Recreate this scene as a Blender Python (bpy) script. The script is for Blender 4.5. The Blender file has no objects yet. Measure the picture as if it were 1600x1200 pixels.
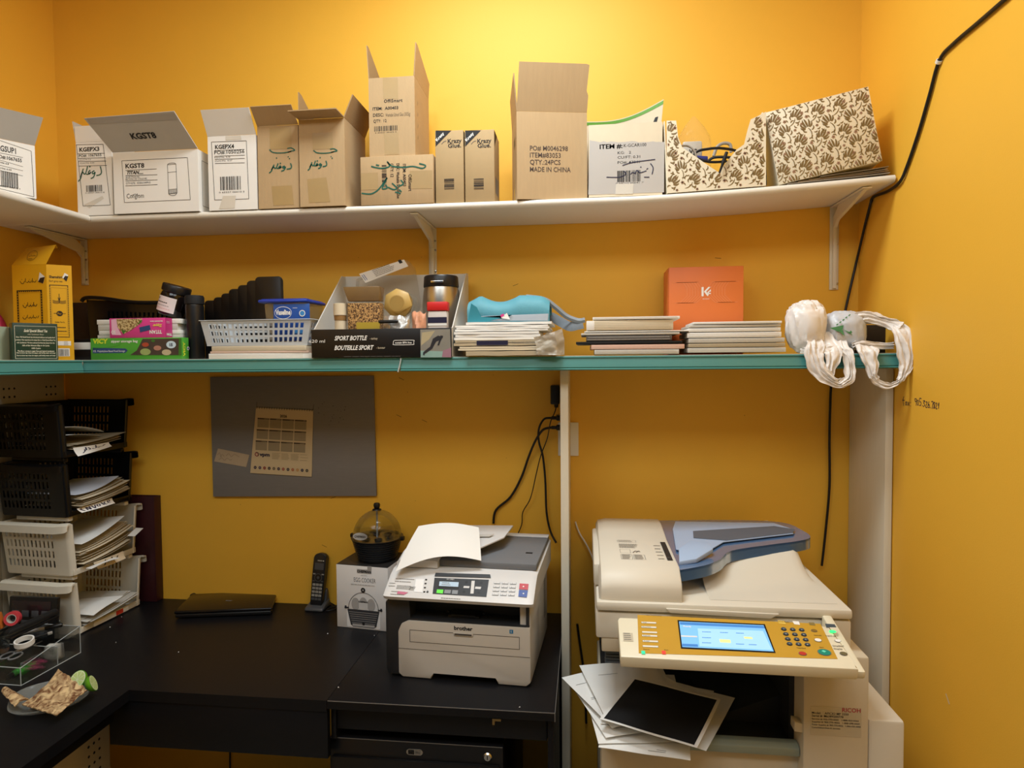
import bpy, bmesh, math, random
from math import sin, cos, pi, radians as rad
from mathutils import Vector as V, Matrix as Mx, noise
S = bpy.context.scene
COL = S.collection
R = random.Random(7)

# ---------------------------------------------------------------- camera
F, HCAM, DCAM = 1000.0, 1.61, 2.2
cd = bpy.data.cameras.new('camera'); cam = bpy.data.objects.new('camera', cd); COL.objects.link(cam)
cd.sensor_fit = 'HORIZONTAL'; cd.sensor_width = 36; cd.lens = 36*F/1600; cd.clip_start = .02
CR = Mx.Rotation(rad(6.53), 3, 'Z') @ Mx.Rotation(rad(90-2.11), 3, 'X') @ Mx.Rotation(rad(-.455), 3, 'Z')
CP = V((0, -DCAM, HCAM))
cam.matrix_world = Mx.Translation(CP) @ CR.to_4x4()
S.camera = cam

# ---------------------------------------------------------------- world, lights, exposure
w = bpy.data.worlds.new('world'); S.world = w; w.use_nodes = True
w.node_tree.nodes['Background'].inputs[0].default_value = (.88, .95, 1, 1)
w.node_tree.nodes['Background'].inputs[1].default_value = .09
def area(name, loc, sx, sy, power, col, rot=(0, 0, 0)):
    l = bpy.data.lights.new(name, 'AREA'); l.shape = 'RECTANGLE'; l.size = sx; l.size_y = sy
    l.energy = power; l.color = col
    o = bpy.data.objects.new(name, l); COL.objects.link(o); o.location = loc; o.rotation_euler = rot
    return o
area('ceiling_lamp_near', (-.25, -.78, 3.12), .7, .4, 27, (.87, .955, 1))
area('ceiling_lamp_left', (-1.0, -2.3, 3.12), 1.1, 1.0, 20, (.87, .955, 1))
area('ceiling_lamp_right', (.30, -2.3, 3.12), 1.1, 1.0, 17, (.87, .955, 1))
S.view_settings.view_transform = 'Standard'; S.view_settings.look = 'None'
S.view_settings.exposure = 0.0; S.view_settings.gamma = 1.0
S.view_settings.use_curve_mapping = False

# ---------------------------------------------------------------- pixel ray -> point at a known real depth / height
class Fr:
    """a thing's own frame: base point + turn about the vertical (and optional roll)"""
    def __init__(s, loc=(0, 0, 0), yaw=0, tilt=None):
        s.loc = V(loc); s.yaw = yaw
        s.m = Mx.Translation(s.loc) @ Mx.Rotation(yaw, 4, 'Z')
        if tilt: s.m = s.m @ tilt
        s.i = s.m.inverted()
WF = Fr()
def at(u, v, y=None, z=None, x=None, fr=WF):
    r = CR @ V(((u-800)/F, -(v-600)/F, -1)); c = fr.i @ CP; r = fr.i.to_3x3() @ r
    t = (y-c.y)/r.y if y is not None else (z-c.z)/r.z if z is not None else (x-c.x)/r.x
    return c + t*r

# ---------------------------------------------------------------- materials
def lin(c):
    if isinstance(c, str): c = [int(c[i:i+2], 16) for i in (0, 2, 4)]
    return [((x/255+.055)/1.055)**2.4 if x > 10 else x/255/12.92 for x in c]
MATS = {}
def mat(name, c, rough=.6, var=.06, scale=25, bump=0, metal=0, trans=0, ior=1.45, alpha=1, emit=0, spec=.5, bscale=None, stretch=None, sss=0):
    m = bpy.data.materials.new(name); m.use_nodes = True; nt = m.node_tree; n = nt.nodes; L = nt.links
    b = n['Principled BSDF']; rgb = lin(c)
    b.inputs['Roughness'].default_value = rough; b.inputs['Metallic'].default_value = metal
    b.inputs['Specular IOR Level'].default_value = spec; b.inputs['IOR'].default_value = ior
    tc = n.new('ShaderNodeTexCoord'); mp = n.new('ShaderNodeMapping'); L.new(tc.outputs['Object'], mp.inputs[0])
    if stretch: mp.inputs['Scale'].default_value = stretch
    nz = n.new('ShaderNodeTexNoise'); nz.inputs['Scale'].default_value = scale; nz.inputs['Detail'].default_value = 4
    L.new(mp.outputs[0], nz.inputs['Vector'])
    mx = n.new('ShaderNodeMix'); mx.data_type = 'RGBA'
    mx.inputs['A'].default_value = [x*(1-var) for x in rgb]+[1]; mx.inputs['B'].default_value = [min(1, x*(1+var)) for x in rgb]+[1]
    L.new(nz.outputs['Fac'], mx.inputs['Factor']); L.new(mx.outputs['Result'], b.inputs['Base Color'])
    if trans: b.inputs['Transmission Weight'].default_value = trans
    if alpha < 1: b.inputs['Alpha'].default_value = alpha
    if sss: b.inputs['Subsurface Weight'].default_value = sss
    if emit:
        L.new(mx.outputs['Result'], b.inputs['Emission Color']); b.inputs['Emission Strength'].default_value = emit
    if bump:
        nb = n.new('ShaderNodeTexNoise'); nb.inputs['Scale'].default_value = bscale or scale*4; nb.inputs['Detail'].default_value = 3
        L.new(mp.outputs[0], nb.inputs['Vector'])
        bp = n.new('ShaderNodeBump'); bp.inputs['Strength'].default_value = bump; bp.inputs['Distance'].default_value = .002
        L.new(nb.outputs['Fac'], bp.inputs['Height']); L.new(bp.outputs[0], b.inputs['Normal'])
    MATS[name] = m
    return m
WALL = mat('yellow_orange_paint', 'F0B83C', .55, .03, 4, .12, bscale=260)
WHITE = mat('white_paint', 'E9E6DE', .5, .03, 8, .05)
SHELFW = mat('white_laminate', 'E6E0D4', .42, .03, 5)
BRKT = mat('white_enamel', 'E4DCC8', .4, .03, 12)
CEIL = mat('ceiling_white', 'F0EDE6', .8, .02, 6)
FLOORM = mat('floor_grey_vinyl', '8A8378', .5, .12, 6)
TEAL = mat('teal_plastic_rail', '4A8882', .28, .05, 9, spec=.6)
SHELFT = mat('cream_steel', 'D9D5C6', .4, .03, 10)
DESKB = mat('black_ash_laminate', '111114', .4, .2, 30, .08, spec=.3, stretch=(1, 8, 8))
PANELW = mat('cream_melamine', 'DCD4C0', .5, .05, 16, stretch=(6, 6, .6))
BLACK = mat('black_plastic', '131315', .35, .15, 20)
BLACKM = mat('black_matte', '0E0E10', .7, .15, 20)
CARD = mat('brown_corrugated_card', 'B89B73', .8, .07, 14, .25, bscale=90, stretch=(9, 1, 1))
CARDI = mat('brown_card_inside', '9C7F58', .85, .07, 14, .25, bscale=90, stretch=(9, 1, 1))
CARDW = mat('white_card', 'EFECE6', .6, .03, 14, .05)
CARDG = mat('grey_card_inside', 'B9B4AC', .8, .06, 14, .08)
KRAFT = mat('kraft_card', 'B0956B', .75, .05, 40)
INK = mat('black_ink', '1C1A1A', .6, .1)
INKG = mat('green_marker_ink', '0C5A4A', .5, .15)
INKN = mat('navy_pen_ink', '1F1D3C', .5, .15)
INKGREY = mat('grey_ink', '77736E', .6, .1)
TAPE = mat('packing_tape', 'AC9062', .3, .06, 30)
TAPEC = mat('clear_tape', 'D8D2C6', .2, .05, 30)
PAPER = mat('white_paper', 'F1EFEA', .7, .03, 6)
PAPERC = mat('cream_paper', 'DDCFB4', .75, .06, 30)
PAPERT = mat('tan_paper', 'B79C74', .75, .1, 60, stretch=(1, 1, 20))
CORD = mat('black_cord', '141112', .45, .1)
CHROME = mat('chrome_metal', 'C8C8C8', .2, .03, metal=1)
STEEL = mat('brushed_steel', 'B5B0A8', .3, .05, 30, metal=1)

# ---------------------------------------------------------------- mesh builder
class Face:
    """a drawing plane on a face: origin, right, up (unit) - ink lies a hair above it"""
    def __init__(s, o, X, Y, w=1, h=1, lift=.0005):
        s.X = V(X).normalized(); s.Y = V(Y).normalized(); s.n = s.X.cross(s.Y); s.o = V(o)+s.n*lift; s.w = w; s.h = h
    def p(s, a, b, k=0): return s.o+s.X*a+s.Y*b+s.n*k
TXT = {}
def textgeo(s, bold, spacing):
    k = (s, bold, spacing)
    if k not in TXT:
        c = bpy.data.curves.new('t', 'FONT'); c.body = s; c.offset = bold; c.resolution_u = 2; c.space_character = spacing
        o = bpy.data.objects.new('t', c); me = bpy.data.meshes.new_from_object(o)
        vs = [(v.co.x, v.co.y) for v in me.vertices]; fs = [tuple(p.vertices) for p in me.polygons]
        bpy.data.objects.remove(o); bpy.data.curves.remove(c); bpy.data.meshes.remove(me)
        TXT[k] = (vs, fs)
    return TXT[k]
class B:
    def __init__(s): s.v = []; s.f = []; s.mi = []; s.ms = []
    def k(s, m):
        if m not in s.ms: s.ms.append(m)
        return s.ms.index(m)
    def add(s, vs, fs, m, T=None):
        o = len(s.v); k = s.k(m)
        s.v += [tuple(T @ V(v)) if T else tuple(v) for v in vs]
        for f in fs: s.f.append(tuple(i+o for i in f)); s.mi.append(k)
        return s
    def box(s, a, b, m, bev=0, seg=2, T=None):
        """corner a to corner b"""
        x0, y0, z0 = a; x1, y1, z1 = b
        vs = [(x, y, z) for z in (z0, z1) for y in (y0, y1) for x in (x0, x1)]
        fs = [(0, 2, 3, 1), (4, 5, 7, 6), (0, 1, 5, 4), (2, 6, 7, 3), (0, 4, 6, 2), (1, 3, 7, 5)]
        return s.poly(vs, fs, m, bev, seg, T)
    def poly(s, vs, fs, m, bev=0, seg=2, T=None):
        if bev:
            bm = bmesh.new(); bv = [bm.verts.new(v) for v in vs]
            for f in fs: bm.faces.new([bv[i] for i in f])
            bmesh.ops.bevel(bm, geom=bm.edges[:], offset=bev, segments=seg, affect='EDGES', profile=.5, clamp_overlap=True)
            bm.verts.index_update(); vs = [v.co[:] for v in bm.verts]; fs = [tuple(v.index for v in f.verts) for f in bm.faces]; bm.free()
        return s.add(vs, fs, m, T)
    def prism(s, pts, ext, m, bev=0, seg=2):
        """closed outline (3D points) swept along ext"""
        n = len(pts); e = V(ext); p = [V(q) for q in pts]
        nn = V((0, 0, 0))
        for i in range(n): nn += p[i].cross(p[(i+1) % n])
        if nn.dot(e) > 0: p.reverse()
        vs = [q[:] for q in p]+[(q+e)[:] for q in p]
        fs = [tuple(range(n)), tuple(range(2*n-1, n-1, -1))]+[(i, i+n, (i+1) % n+n, (i+1) % n) for i in range(n)]
        return s.poly(vs, fs, m, bev, seg)
    def loft(s, rings, m, caps=True):
        n = len(rings[0]); vs = [tuple(p) for r in rings for p in r]; fs = []
        for j in range(len(rings)-1):
            for i in range(n): fs.append((j*n+i, j*n+(i+1) % n, (j+1)*n+(i+1) % n, (j+1)*n+i))
        if caps: fs += [tuple(range(n-1, -1, -1)), tuple(range((len(rings)-1)*n, len(rings)*n))]
        return s.add(vs, fs, m)
    def tube(s, path, r, m, n=8, smooth=0, flat=1.0):
        p = [V(q) for q in path]
        if smooth: p = spline(p, smooth)
        rings = []; up = V((.13, .31, .94))
        for i, q in enumerate(p):
            t = (p[min(i+1, len(p)-1)]-p[max(i-1, 0)]).normalized()
            a = t.cross(up); a = a.normalized() if a.length > 1e-4 else t.orthogonal().normalized(); b = a.cross(t); up = b
            rr = r[min(i, len(r)-1)] if isinstance(r, (list, tuple)) else r
            rings.append([q+(a*cos(2*pi*k/n)+b*sin(2*pi*k/n)*flat)*rr for k in range(n)])
        return s.loft(rings, m)
    def lathe(s, prof, m, n=24, c=(0, 0, 0), T=None, cap=True):
        c = V(c); rings = [[c+V((r*cos(2*pi*k/n), r*sin(2*pi*k/n), z)) for k in range(n)] for r, z in prof]
        if T: rings = [[T @ p for p in r] for r in rings]
        return s.loft(rings, m, cap)
    def grid(s, fn, nu, nv, m, th=0, m2=None):
        """surface fn(a,b), a,b in 0..1; th gives it thickness"""
        P = [[V(fn(i/nu, j/nv)) for i in range(nu+1)] for j in range(nv+1)]
        def quads(o, flip): return [(o+j*(nu+1)+i, o+j*(nu+1)+i+1, o+(j+1)*(nu+1)+i+1, o+(j+1)*(nu+1)+i)[::-1 if flip else 1] for j in range(nv) for i in range(nu)]
        vs = [p for r in P for p in r]
        if not th: return s.add(vs, quads(0, 0), m)
        N = []
        for j in range(nv+1):
            for i in range(nu+1):
                a = P[j][min(i+1, nu)]-P[j][max(i-1, 0)]; b = P[min(j+1, nv)][i]-P[max(j-1, 0)][i]; N.append(a.cross(b).normalized())
        lo = [p-nn*th for p, nn in zip(vs, N)]; o = len(vs)
        s.add(vs+lo, quads(0, 0)+quads(o, 1), m)
        rim = [(i, 0) for i in range(nu)]+[(nu, j) for j in range(nv)]+[(i, nv) for i in range(nu, 0, -1)]+[(0, j) for j in range(nv, 0, -1)]
        ids = [j*(nu+1)+i for i, j in rim]; base = len(s.v)-2*o; k = s.k(m2 or m)
        for a, b in zip(ids, ids[1:]+ids[:1]): s.f.append((base+b, base+a, base+o+a, base+o+b)); s.mi.append(k)
        return s
    # ---- flat marks on a Face
    def quad(s, fc, a, b, w, h, m, k=0):
        return s.add([fc.p(a, b, k), fc.p(a+w, b, k), fc.p(a+w, b+h, k), fc.p(a, b+h, k)], [(0, 1, 2, 3)], m)
    def shape(s, fc, pts, m, k=0): return s.add([fc.p(a, b, k) for a, b in pts], [tuple(range(len(pts)))], m)
    def disc(s, fc, a, b, r, m, k=0, n=20, ry=None): return s.shape(fc, [(a+r*cos(2*pi*i/n), b+(ry or r)*sin(2*pi*i/n)) for i in range(n)], m, k)
    def ring(s, fc, a, b, r, t, m, k=0, n=24, ry=None):
        q = (ry or r)/r
        vs = [fc.p(a+rr*cos(2*pi*i/n), b+rr*q*sin(2*pi*i/n), k) for rr in (r-t, r) for i in range(n)]
        return s.add(vs, [(i, i+n, (i+1) % n+n, (i+1) % n) for i in range(n)], m)
    def frame(s, fc, a, b, w, h, t, m, k=0):
        for q in ((a, b, w, t), (a, b+h-t, w, t), (a, b+t, t, h-2*t), (a+w-t, b+t, t, h-2*t)): s.quad(fc, *q, m, k)
        return s
    def text(s, fc, t, a, b, h, m, w=None, bold=0, al='l', sh=0, k=0, rot=0, sp=1):
        vs, fs = textgeo(t, bold, sp)
        if not vs: return s
        x0 = min(v[0] for v in vs); x1 = max(v[0] for v in vs); sc = h/.69; sx = sc if w is None else w/(x1-x0)
        W = (x1-x0)*sx; off = {'l': 0, 'c': -W/2, 'r': -W}[al]
        pts = [((x-x0)*sx+off+sh*y*sc, y*sc) for x, y in vs]; cr, sr = cos(rot), sin(rot)
        return s.add([fc.p(a+x*cr-y*sr, b+x*sr+y*cr, k) for x, y in pts], fs, m)
    def stroke(s, fc, pl, a, b, w, h, t, m, k=0):
        """pen strokes given in a unit box, drawn at a,b with size w,h and pen width t"""
        for line in pl:
            p = [V((a+x*w, b+y*h, 0)) for x, y in line]
            if len(p) == 1: s.disc(fc, p[0].x, p[0].y, t*.7, m, k, 8); continue
            if len(p) > 2: p = spline(p, 4)
            L = []; Rr = []
            for i, q in enumerate(p):
                d = (p[min(i+1, len(p)-1)]-p[max(i-1, 0)]).normalized(); nn = V((-d.y, d.x, 0))*t/2
                L.append(q+nn); Rr.append(q-nn)
            vs = [fc.p(q.x, q.y, k) for q in L+Rr]; n = len(p)
            s.add(vs, [(i+n, i+n+1, i+1, i) for i in range(n-1)], m)
        return s
    def barcode(s, fc, a, b, w, h, m, n=22, vert=False, k=0):
        r = random.Random(int(a*1e4)+n); x = 0; ws = [r.choice((1, 1, 2, 3)) for _ in range(2*n)]; T = sum(ws)
        for i, q in enumerate(ws):
            if i % 2 == 0:
                if vert: s.quad(fc, a, b+h*x/T, w, h*q/T, m, k)
                else: s.quad(fc, a+w*x/T, b, w*q/T, h, m, k)
            x += q
        return s
    def lines(s, fc, a, b, w, h, n, m, t=None, seed=1, k=0, words=True):
        """n rows of tiny unreadable print"""
        r = random.Random(seed); t = t or h/n*.45
        for i in range(n):
            y = b+h*(n-1-i)/max(1, n-1) if n > 1 else b; x = a; end = a+w*(1 if not words else r.uniform(.75, 1))
            while x < end:
                q = min(r.uniform(.04, .13)*w, end-x); s.quad(fc, x, y, q*.86, t, m, k); x += q
        return s
    def build(s, name, parent=None, fr=None, sharp=38):
        me = bpy.data.meshes.new(name); me.from_pydata(s.v, [], s.f)
        for m in s.ms: me.materials.append(m)
        me.polygons.foreach_set('material_index', s.mi); me.polygons.foreach_set('use_smooth', [True]*len(s.f))
        me.update(); me.set_sharp_from_angle(angle=rad(sharp))
        o = bpy.data.objects.new(name, me); COL.objects.link(o)
        if parent: o.parent = parent
        if fr: o.matrix_world = fr.m
        return o
def spline(p, n):
    out = []
    for i in range(len(p)-1):
        a, b, c, d = p[max(i-1, 0)], p[i], p[i+1], p[min(i+2, len(p)-1)]
        for j in range(n):
            t = j/n; out.append(.5*((2*b)+(c-a)*t+(2*a-5*b+4*c-d)*t*t+(3*b-a-3*c+d)*t**3))
    return out+[p[-1]]
def tag(o, label, cat, group=None, kind=None):
    o['label'] = label; o['category'] = cat
    if group: o['group'] = group
    if kind: o['kind'] = kind
    return o
def thing(name, label, cat, fr, group=None):
    o = bpy.data.objects.new(name, None); COL.objects.link(o); o.empty_display_size = .05; o.matrix_world = fr.m
    return tag(o, label, cat, group)
def struct(b, name):
    o = b.build(name); o['kind'] = 'structure'; return o
def arc(cx, cy, r, a0, a1, n): return [(cx+r*cos(rad(a0+(a1-a0)*i/n)), cy+r*sin(rad(a0+(a1-a0)*i/n))) for i in range(n+1)]
def front(u, v, fr, y=0): q = at(u, v, y=y, fr=fr); return (q.x, q.z)
def vadd(a, b): return tuple(V(a)+V(b))

# ---------------------------------------------------------------- the setting
XL, XR = -1.943, .881
ZD = .731                      # desk height
ZT = 1.622                     # teal shelf top
def shelf_z(x):                # the long top shelf sags and lifts towards its right end
    t = max(0, (x-.15)/.73); return 2.094+.034*t**1.4
b = B().box((XL-.1, 0, 0), (XR+.1, .1, 3.15), WALL)
fw = Face((0, 0, 0), (1, 0, 0), (0, 0, 1))
SCUFF = mat('wall_scuff', '6A3F0C', .7, .3)
for i in range(34):
    x = R.uniform(-1.4, .7); z = R.uniform(.85, 2.0); l = R.choice((.002, .003, .012, .02)); a = R.uniform(-.5, .5)
    b.stroke(fw, [[(0, 0), (cos(a), sin(a))]], x, z, l, l, .0014, SCUFF)
struct(b, 'wall_back')
struct(B().box((XL-.1, -3.6, 0), (XL, 0, 3.15), WALL), 'wall_left')
b = B().box((XR, -3.6, 0), (XR+.1, 0, 3.15), WALL)
q0 = at(1411, 634, x=XR); q1 = at(1466, 636, x=XR)
fr_ = Face((XR, q0.y, q0.z), (0, -1, 0), (0, 0, 1)); L_ = q0.y-q1.y
hand = [[(.03, 1), (.0, .6), (.03, 0)], [(-.02, .6), (.05, .6)], [(.11, .5), (.07, .3), (.1, .1), (.12, .5), (.13, .1)], [(.15, .5), (.2, .1)], [(.2, .5), (.15, .1)], [(.24, .45)], [(.24, .1)],
  [(.41, .9), (.36, .9), (.37, .65), (.41, .7), (.41, .9), (.4, .2)], [(.44, .8), (.43, .4), (.46, .3), (.47, .7), (.44, .8)], [(.55, 1), (.5, 1), (.5, .7), (.54, .6), (.53, .3), (.49, .3)], [(.58, .3)],
  [(.6, .8), (.65, .8), (.61, .6), (.65, .4), (.6, .2)], [(.67, .7), (.71, .7), (.67, .2), (.72, .2)], [(.76, .8), (.73, .3), (.77, .2), (.77, .5), (.74, .4)], [(.8, .2)],
  [(.82, .8), (.87, .8), (.84, .1)], [(.91, .8), (.88, .65), (.92, .3), (.88, .2), (.92, .6), (.91, .8)], [(.94, .7), (.97, .7), (.94, .2), (.98, .2)], [(1.0, .5), (1.02, .8), (1.01, .2)]]
b.stroke(fr_, hand, 0, 0, L_, .026, .0022, INKN)
q = at(1478, 1095, x=XR); f2 = Face((XR, q.y, q.z), (0, -1, 0), (0, 0, 1))
b.stroke(f2, [[(0, 1), (.5, .5), (1, 0)]], 0, 0, .016, .018, .004, PAPERC)
struct(b, 'wall_right')
struct(B().box((XL-.1, -3.6, -.05), (XR+.1, .1, 0), FLOORM), 'floor')
struct(B().box((XL-.1, -3.6, 3.15), (XR+.1, .1, 3.2), CEIL), 'ceiling')

# ---------------------------------------------------------------- white top shelves and their brackets
SF = -.262
def shelf_board(x0, x1, y0, y1, nx, ny, zf):
    b = B(); r = .011
    prof = [(0, 0), (0, -.02)]
    # rounded slab: lofted cross-section along its length
    def ring(x, along):
        z = zf(x)
        return z
    return b
b = B(); rings = []
for i in range(41):
    x = XL+.004+(XR-XL-.012)*i/40; z = shelf_z(x); rr = []
    for a in range(9):
        t = pi/2+pi*a/8; rr.append((x, SF+.011+.011*cos(t), z-.011+.011*sin(t)))
    rr += [(x, -.002, z-.022), (x, -.002, z)]
    rings.append(rr)
o = b.loft(rings, SHELFW).build('wall_shelf')
tag(o, 'long white shelf of cartons on the orange back wall, lifted at its right end', 'shelf')
b = B(); rings = []
for i in range(2):
    y = SF-.001-1.1*i; z = shelf_z(-1.7); rr = []
    for a in range(9):
        t = pi/2-pi*a/8; rr.append((-1.612+.011*cos(t), y, z-.011+.011*sin(t)))
    rr += [(XL+.004, y, z-.022), (XL+.004, y, z)]
    rings.append(rr)
o = b.loft(rings, SHELFW).build('wall_shelf')
tag(o, 'white shelf on the left wall carrying one white carton, cut off by the frame', 'shelf')
BG = 'white brackets under the long top shelf'
def bracket(u, label, drop):
    x = at(u, 350, y=0).x; z = shelf_z(x)-.0222; fr = Fr((x, -.001, z)); t = thing('shelf_bracket', label, 'bracket', fr, BG)
    bb = B().box((-.014, -.004, -drop), (.014, 0, -.002), BRKT, .0015).box((-.006, -.012, -drop+.004), (.006, -.004, -.03), BRKT, .002)
    for zz in (-.045, -drop*.45, -drop+.02): bb.lathe([(0.0001, 0), (.0035, 0), (.0035, .003), (.0001, .0035)], STEEL, 10, T=Mx.Translation((.0098, -.004, zz)) @ Mx.Rotation(pi/2, 4, 'X'))
    bb.build('wall_leg', t)
    B().box((-.013, -.245, -.006), (.013, -.006, -.002), BRKT, .001).build('shelf_arm', t)
    p = [(-.005, -.235, -.006), (-.005, -.05, -.006), (-.005, -.012, -.03), (-.005, -.012, -.07), (-.005, -.035, -.05), (-.005, -.2, -.016)]
    B().prism([(x_, y, z_-.0005) for x_, y, z_ in p], (.010, 0, 0), BRKT).build('gusset', t)
    return t
bracket(131, 'white bracket at the left end, above the yellow tea carton', .17)
bracket(676, 'white bracket in the middle of the shelf, above the steel travel mug', .17)
bracket(1303, 'white bracket at the right end, above the crumpled plastic bag', .27)

# ---------------------------------------------------------------- teal edged shelves
TF = -.325
def rail(b, p0, p1, out):
    """price rail section swept from p0 to p1; out = unit direction it faces"""
    out = V(out); sec = [(0, -.002), (.006, -.002), (.007, -.006), (.004, -.009), (.010, -.034), (.008, -.0365), (.012, -.040), (.009, -.043), (0, -.043)]
    rings = [[V(p)+out*a+V((0, 0, c)) for a, c in sec] for p in (p0, p1)]
    b.loft(rings, TEAL)
ZR = ZT-.001
xs = at(626, 568, y=TF).x
sh = thing('steel_shelf', 'long cream steel shelf with teal front rails, under the white shelf', 'shelf', Fr((XL, 0, ZT)))
XS1 = XR-.004
b = B().box((.001, TF, -.022), (XS1-XL, -.018, 0), SHELFT, .001); b.build('shelf_board', sh)
for xa, xb in ((-1.587, xs-.002), (xs+.002, XS1)):
    b = B(); rail(b, (xa-XL, TF-.0003, .001), (xb-XL, TF-.0003, .001), (0, -1, 0)); b.build('price_rail', sh)
b = B().tube([(xs-XL-.004, TF-.016, -.044), (xs-XL+.002, TF-.014, -.02), (xs-XL+.005, TF-.0135, -.003)], .0022, mat('clear_plastic_bit', 'E9EEEE', .15, 0, trans=.5), smooth=4)
b.build('rail_clip', sh)
sl = thing('steel_shelf', 'short cream steel shelf with teal rail along the left wall, below the yellow tea carton', 'shelf', Fr((XL, TF-.014, ZT)))
XLE = -1.588
B().box((.004, -1.0, -.022), (XLE-XL, -.0005, 0), SHELFT, .001).build('shelf_board', sl)
b = B(); rail(b, (XLE-XL+.0003, -1.0, .001), (XLE-XL+.0003, -.0005, .001), (1, 0, 0)); b.build('price_rail', sl)
# uprights and perforated back panels on the left wall
PERF = mat('perforated_beige_steel', 'B8AF9A', .5, .05, 10)
HOLE = mat('dark_hole', '0B0A09', .9, 0)
for ya, yb, lab in ((-.30, -.02, 'beige perforated steel back panel on the left wall, corner side'), ):
    b = B().box((XL+.0005, ya, .02), (XL+.012, yb, 1.59), PERF, .001)
    fc = Face((XL+.012, yb, 0), (0, -1, 0), (0, 0, 1)); fc = Face((XL+.012, ya, 0), (0, 1, 0), (0, 0, 1))
    for k in range(52):
        for c in (.03, .05, .07, .20, .22, .24): b.disc(fc, c, .1+k*.028, .004, HOLE, 0, 8)
    tag(b.build('perforated_panel'), lab, 'panel')
b = B().box((XL+.0005, -1.5, .02), (XL+.012, -.305, 1.59), PERF, .001)
fc = Face((XL+.012, -1.5, 0), (0, 1, 0), (0, 0, 1))
for k in range(52):
    for c in (.3, .32, .34, .7, .72, .74, 1.1, 1.12, 1.14): b.disc(fc, c, .1+k*.028, .004, HOLE, 0, 8)
tag(b.build('perforated_panel'), 'beige perforated steel back panel behind the black letter bins', 'panel')
# cream side panels carrying the shelf
x0 = at(875.5, 640, y=-.27).x; x1 = at(888, 640, y=-.27).x
o = B().box((x0, -.27, 0), (x1, -.0085, ZT-.0445), PANELW, .001).build('side_panel'); tag(o, 'narrow cream upright panel between the printer desk and the copier', 'panel')
xr0 = at(1384, 640, y=-.255).x; xr1 = at(1400, 640, y=-.255).x
o = B().box((xr0, -.255, 0), (min(xr1, XR-.003), -.002, ZT-.0445), PANELW, .001).build('side_panel'); tag(o, 'wide cream upright panel right of the copier, against the right wall', 'panel')
# ---------------------------------------------------------------- desks
CHAIRZ = ZD
xA = at(200, 1079, z=ZD).x; xB = at(512, 1093, z=ZD).x; xC = at(867, 1116, z=ZD).x; yF = -.636
EDGE = mat('worn_laminate_edge', '6E6A66', .5, .2, 60)
ds = thing('desk', 'L-shaped black corner desk with a deep apron, carrying the closed laptop and the letter bins', 'desk', Fr((XL, 0, 0)))
l_ = [(.016, -1.62), (xA-XL, -1.62), (xA-XL, yF), (xB-XL-.0008, yF), (xB-XL-.0008, -.003), (.016, -.003)]
B().prism([(x, y, ZD-.03) for x, y in l_], (0, 0, .03), DESKB).build('desk_top', ds)
B().box((xA-XL-.05, -1.60, ZD-.075), (xA-XL-.03, yF-.02, ZD-.0305), DESKB, .001).build('apron', ds)
za = at(365, 1176, y=yF+.004).z
xl_ = at(171, 1140, y=yF+.004).x
B().box((xl_-XL, yF+.004, za), (xB-XL-.001, yF+.022, ZD-.0305), DESKB, .001).build('apron', ds)
dr = thing('desk', 'black desk section under the fax printer, with a pale worn edge', 'desk', Fr((xB, 0, 0)))
W_ = xC-xB
zcab = min(at(515, 1153, y=-.60).z, at(786, 1173, y=-.60).z, ZD-.13)+.015
b = B().box((0, yF, ZD-.022), (W_, -.003, ZD), DESKB, .001)
b.box((.002, yF-.0006, ZD-.0014), (W_+.0006, yF+.0006, ZD+.0004), EDGE).box((W_-.0006, yF, ZD-.0014), (W_+.0008, -.01, ZD+.0004), EDGE).box((W_-.0012, yF-.0007, ZD-.022), (W_+.0009, yF+.001, ZD), EDGE)
b.build('desk_top', dr)
B().box((W_-.02, yF+.02, .01), (W_-.004, -.01, ZD-.0225), DESKB, .001).build('side_panel', dr)
B().box((.0006, yF+.024, zcab), (.014, -.032, ZD-.0225), DESKB, .001).build('side_panel', dr)
B().box((.0145, yF+.03, ZD-.09), (W_-.022, yF+.045, ZD-.0225), DESKB, .001).build('apron', dr)
B().box((.004, -.03, .3), (W_-.022, -.012, ZD-.0225), DESKB, .001).build('back_panel', dr)
b = B().prism([(0, 0, 0), (.022, 0, 0), (.022, 0, -.006), (.006, 0, -.006), (.006, 0, -.016), (0, 0, -.016)], (0, .015, 0), mat('brass_tab', 'A58A5A', .4, .1, metal=1))
for q in b.v[:]: pass
o = b.build('latch_plate', dr); o.location = (at(770, 1130, y=yF+.02).x-xB, yF+.012, ZD-.03)
# black filing cabinet below the desk
q0 = at(515, 1153, y=-.60); q1 = at(786, 1173, y=-.60)
zc = min(q0.z, q1.z, ZD-.13)+.012
fc_ = thing('filing_cabinet', 'black steel filing cabinet with a round lock, under the fax printer desk', 'cabinet', Fr((q0.x, -.60, 0)))
w_ = q1.x-q0.x
b = B().box((0, 0, .01), (w_, .5, zc), BLACK, .002)
b.box((.001, -.0006, zc-.0012), (w_-.001, .0006, zc+.0003), EDGE); b.build('body', fc_)
for i, (z0, z1) in enumerate(((zc-.36, zc-.045), (zc-.60+.02, zc-.365))):
    d = B().box((.008, -.012, z0), (w_-.008, -.0005, z1), BLACK, .003).build('drawer', fc_)
    B().box((w_*.32, -.02, z1-.06), (w_*.68, -.0125, z1-.045), BLACK, .003).build('handle', d)
fcf = Face((0, 0, 0), (1, 0, 0), (0, 0, 1))
q = at(648, 1178, y=-.6, fr=Fr()); px_, pz_ = q.x-fc_.location.x, zc-.026
b = B().prism([(px_+x, -.0003, pz_+z) for x, z in arc(-.014, 0, .008, 90, 270, 8)+arc(.014, 0, .008, -90, 90, 8)], (0, -.0015, 0), STEEL)
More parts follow.
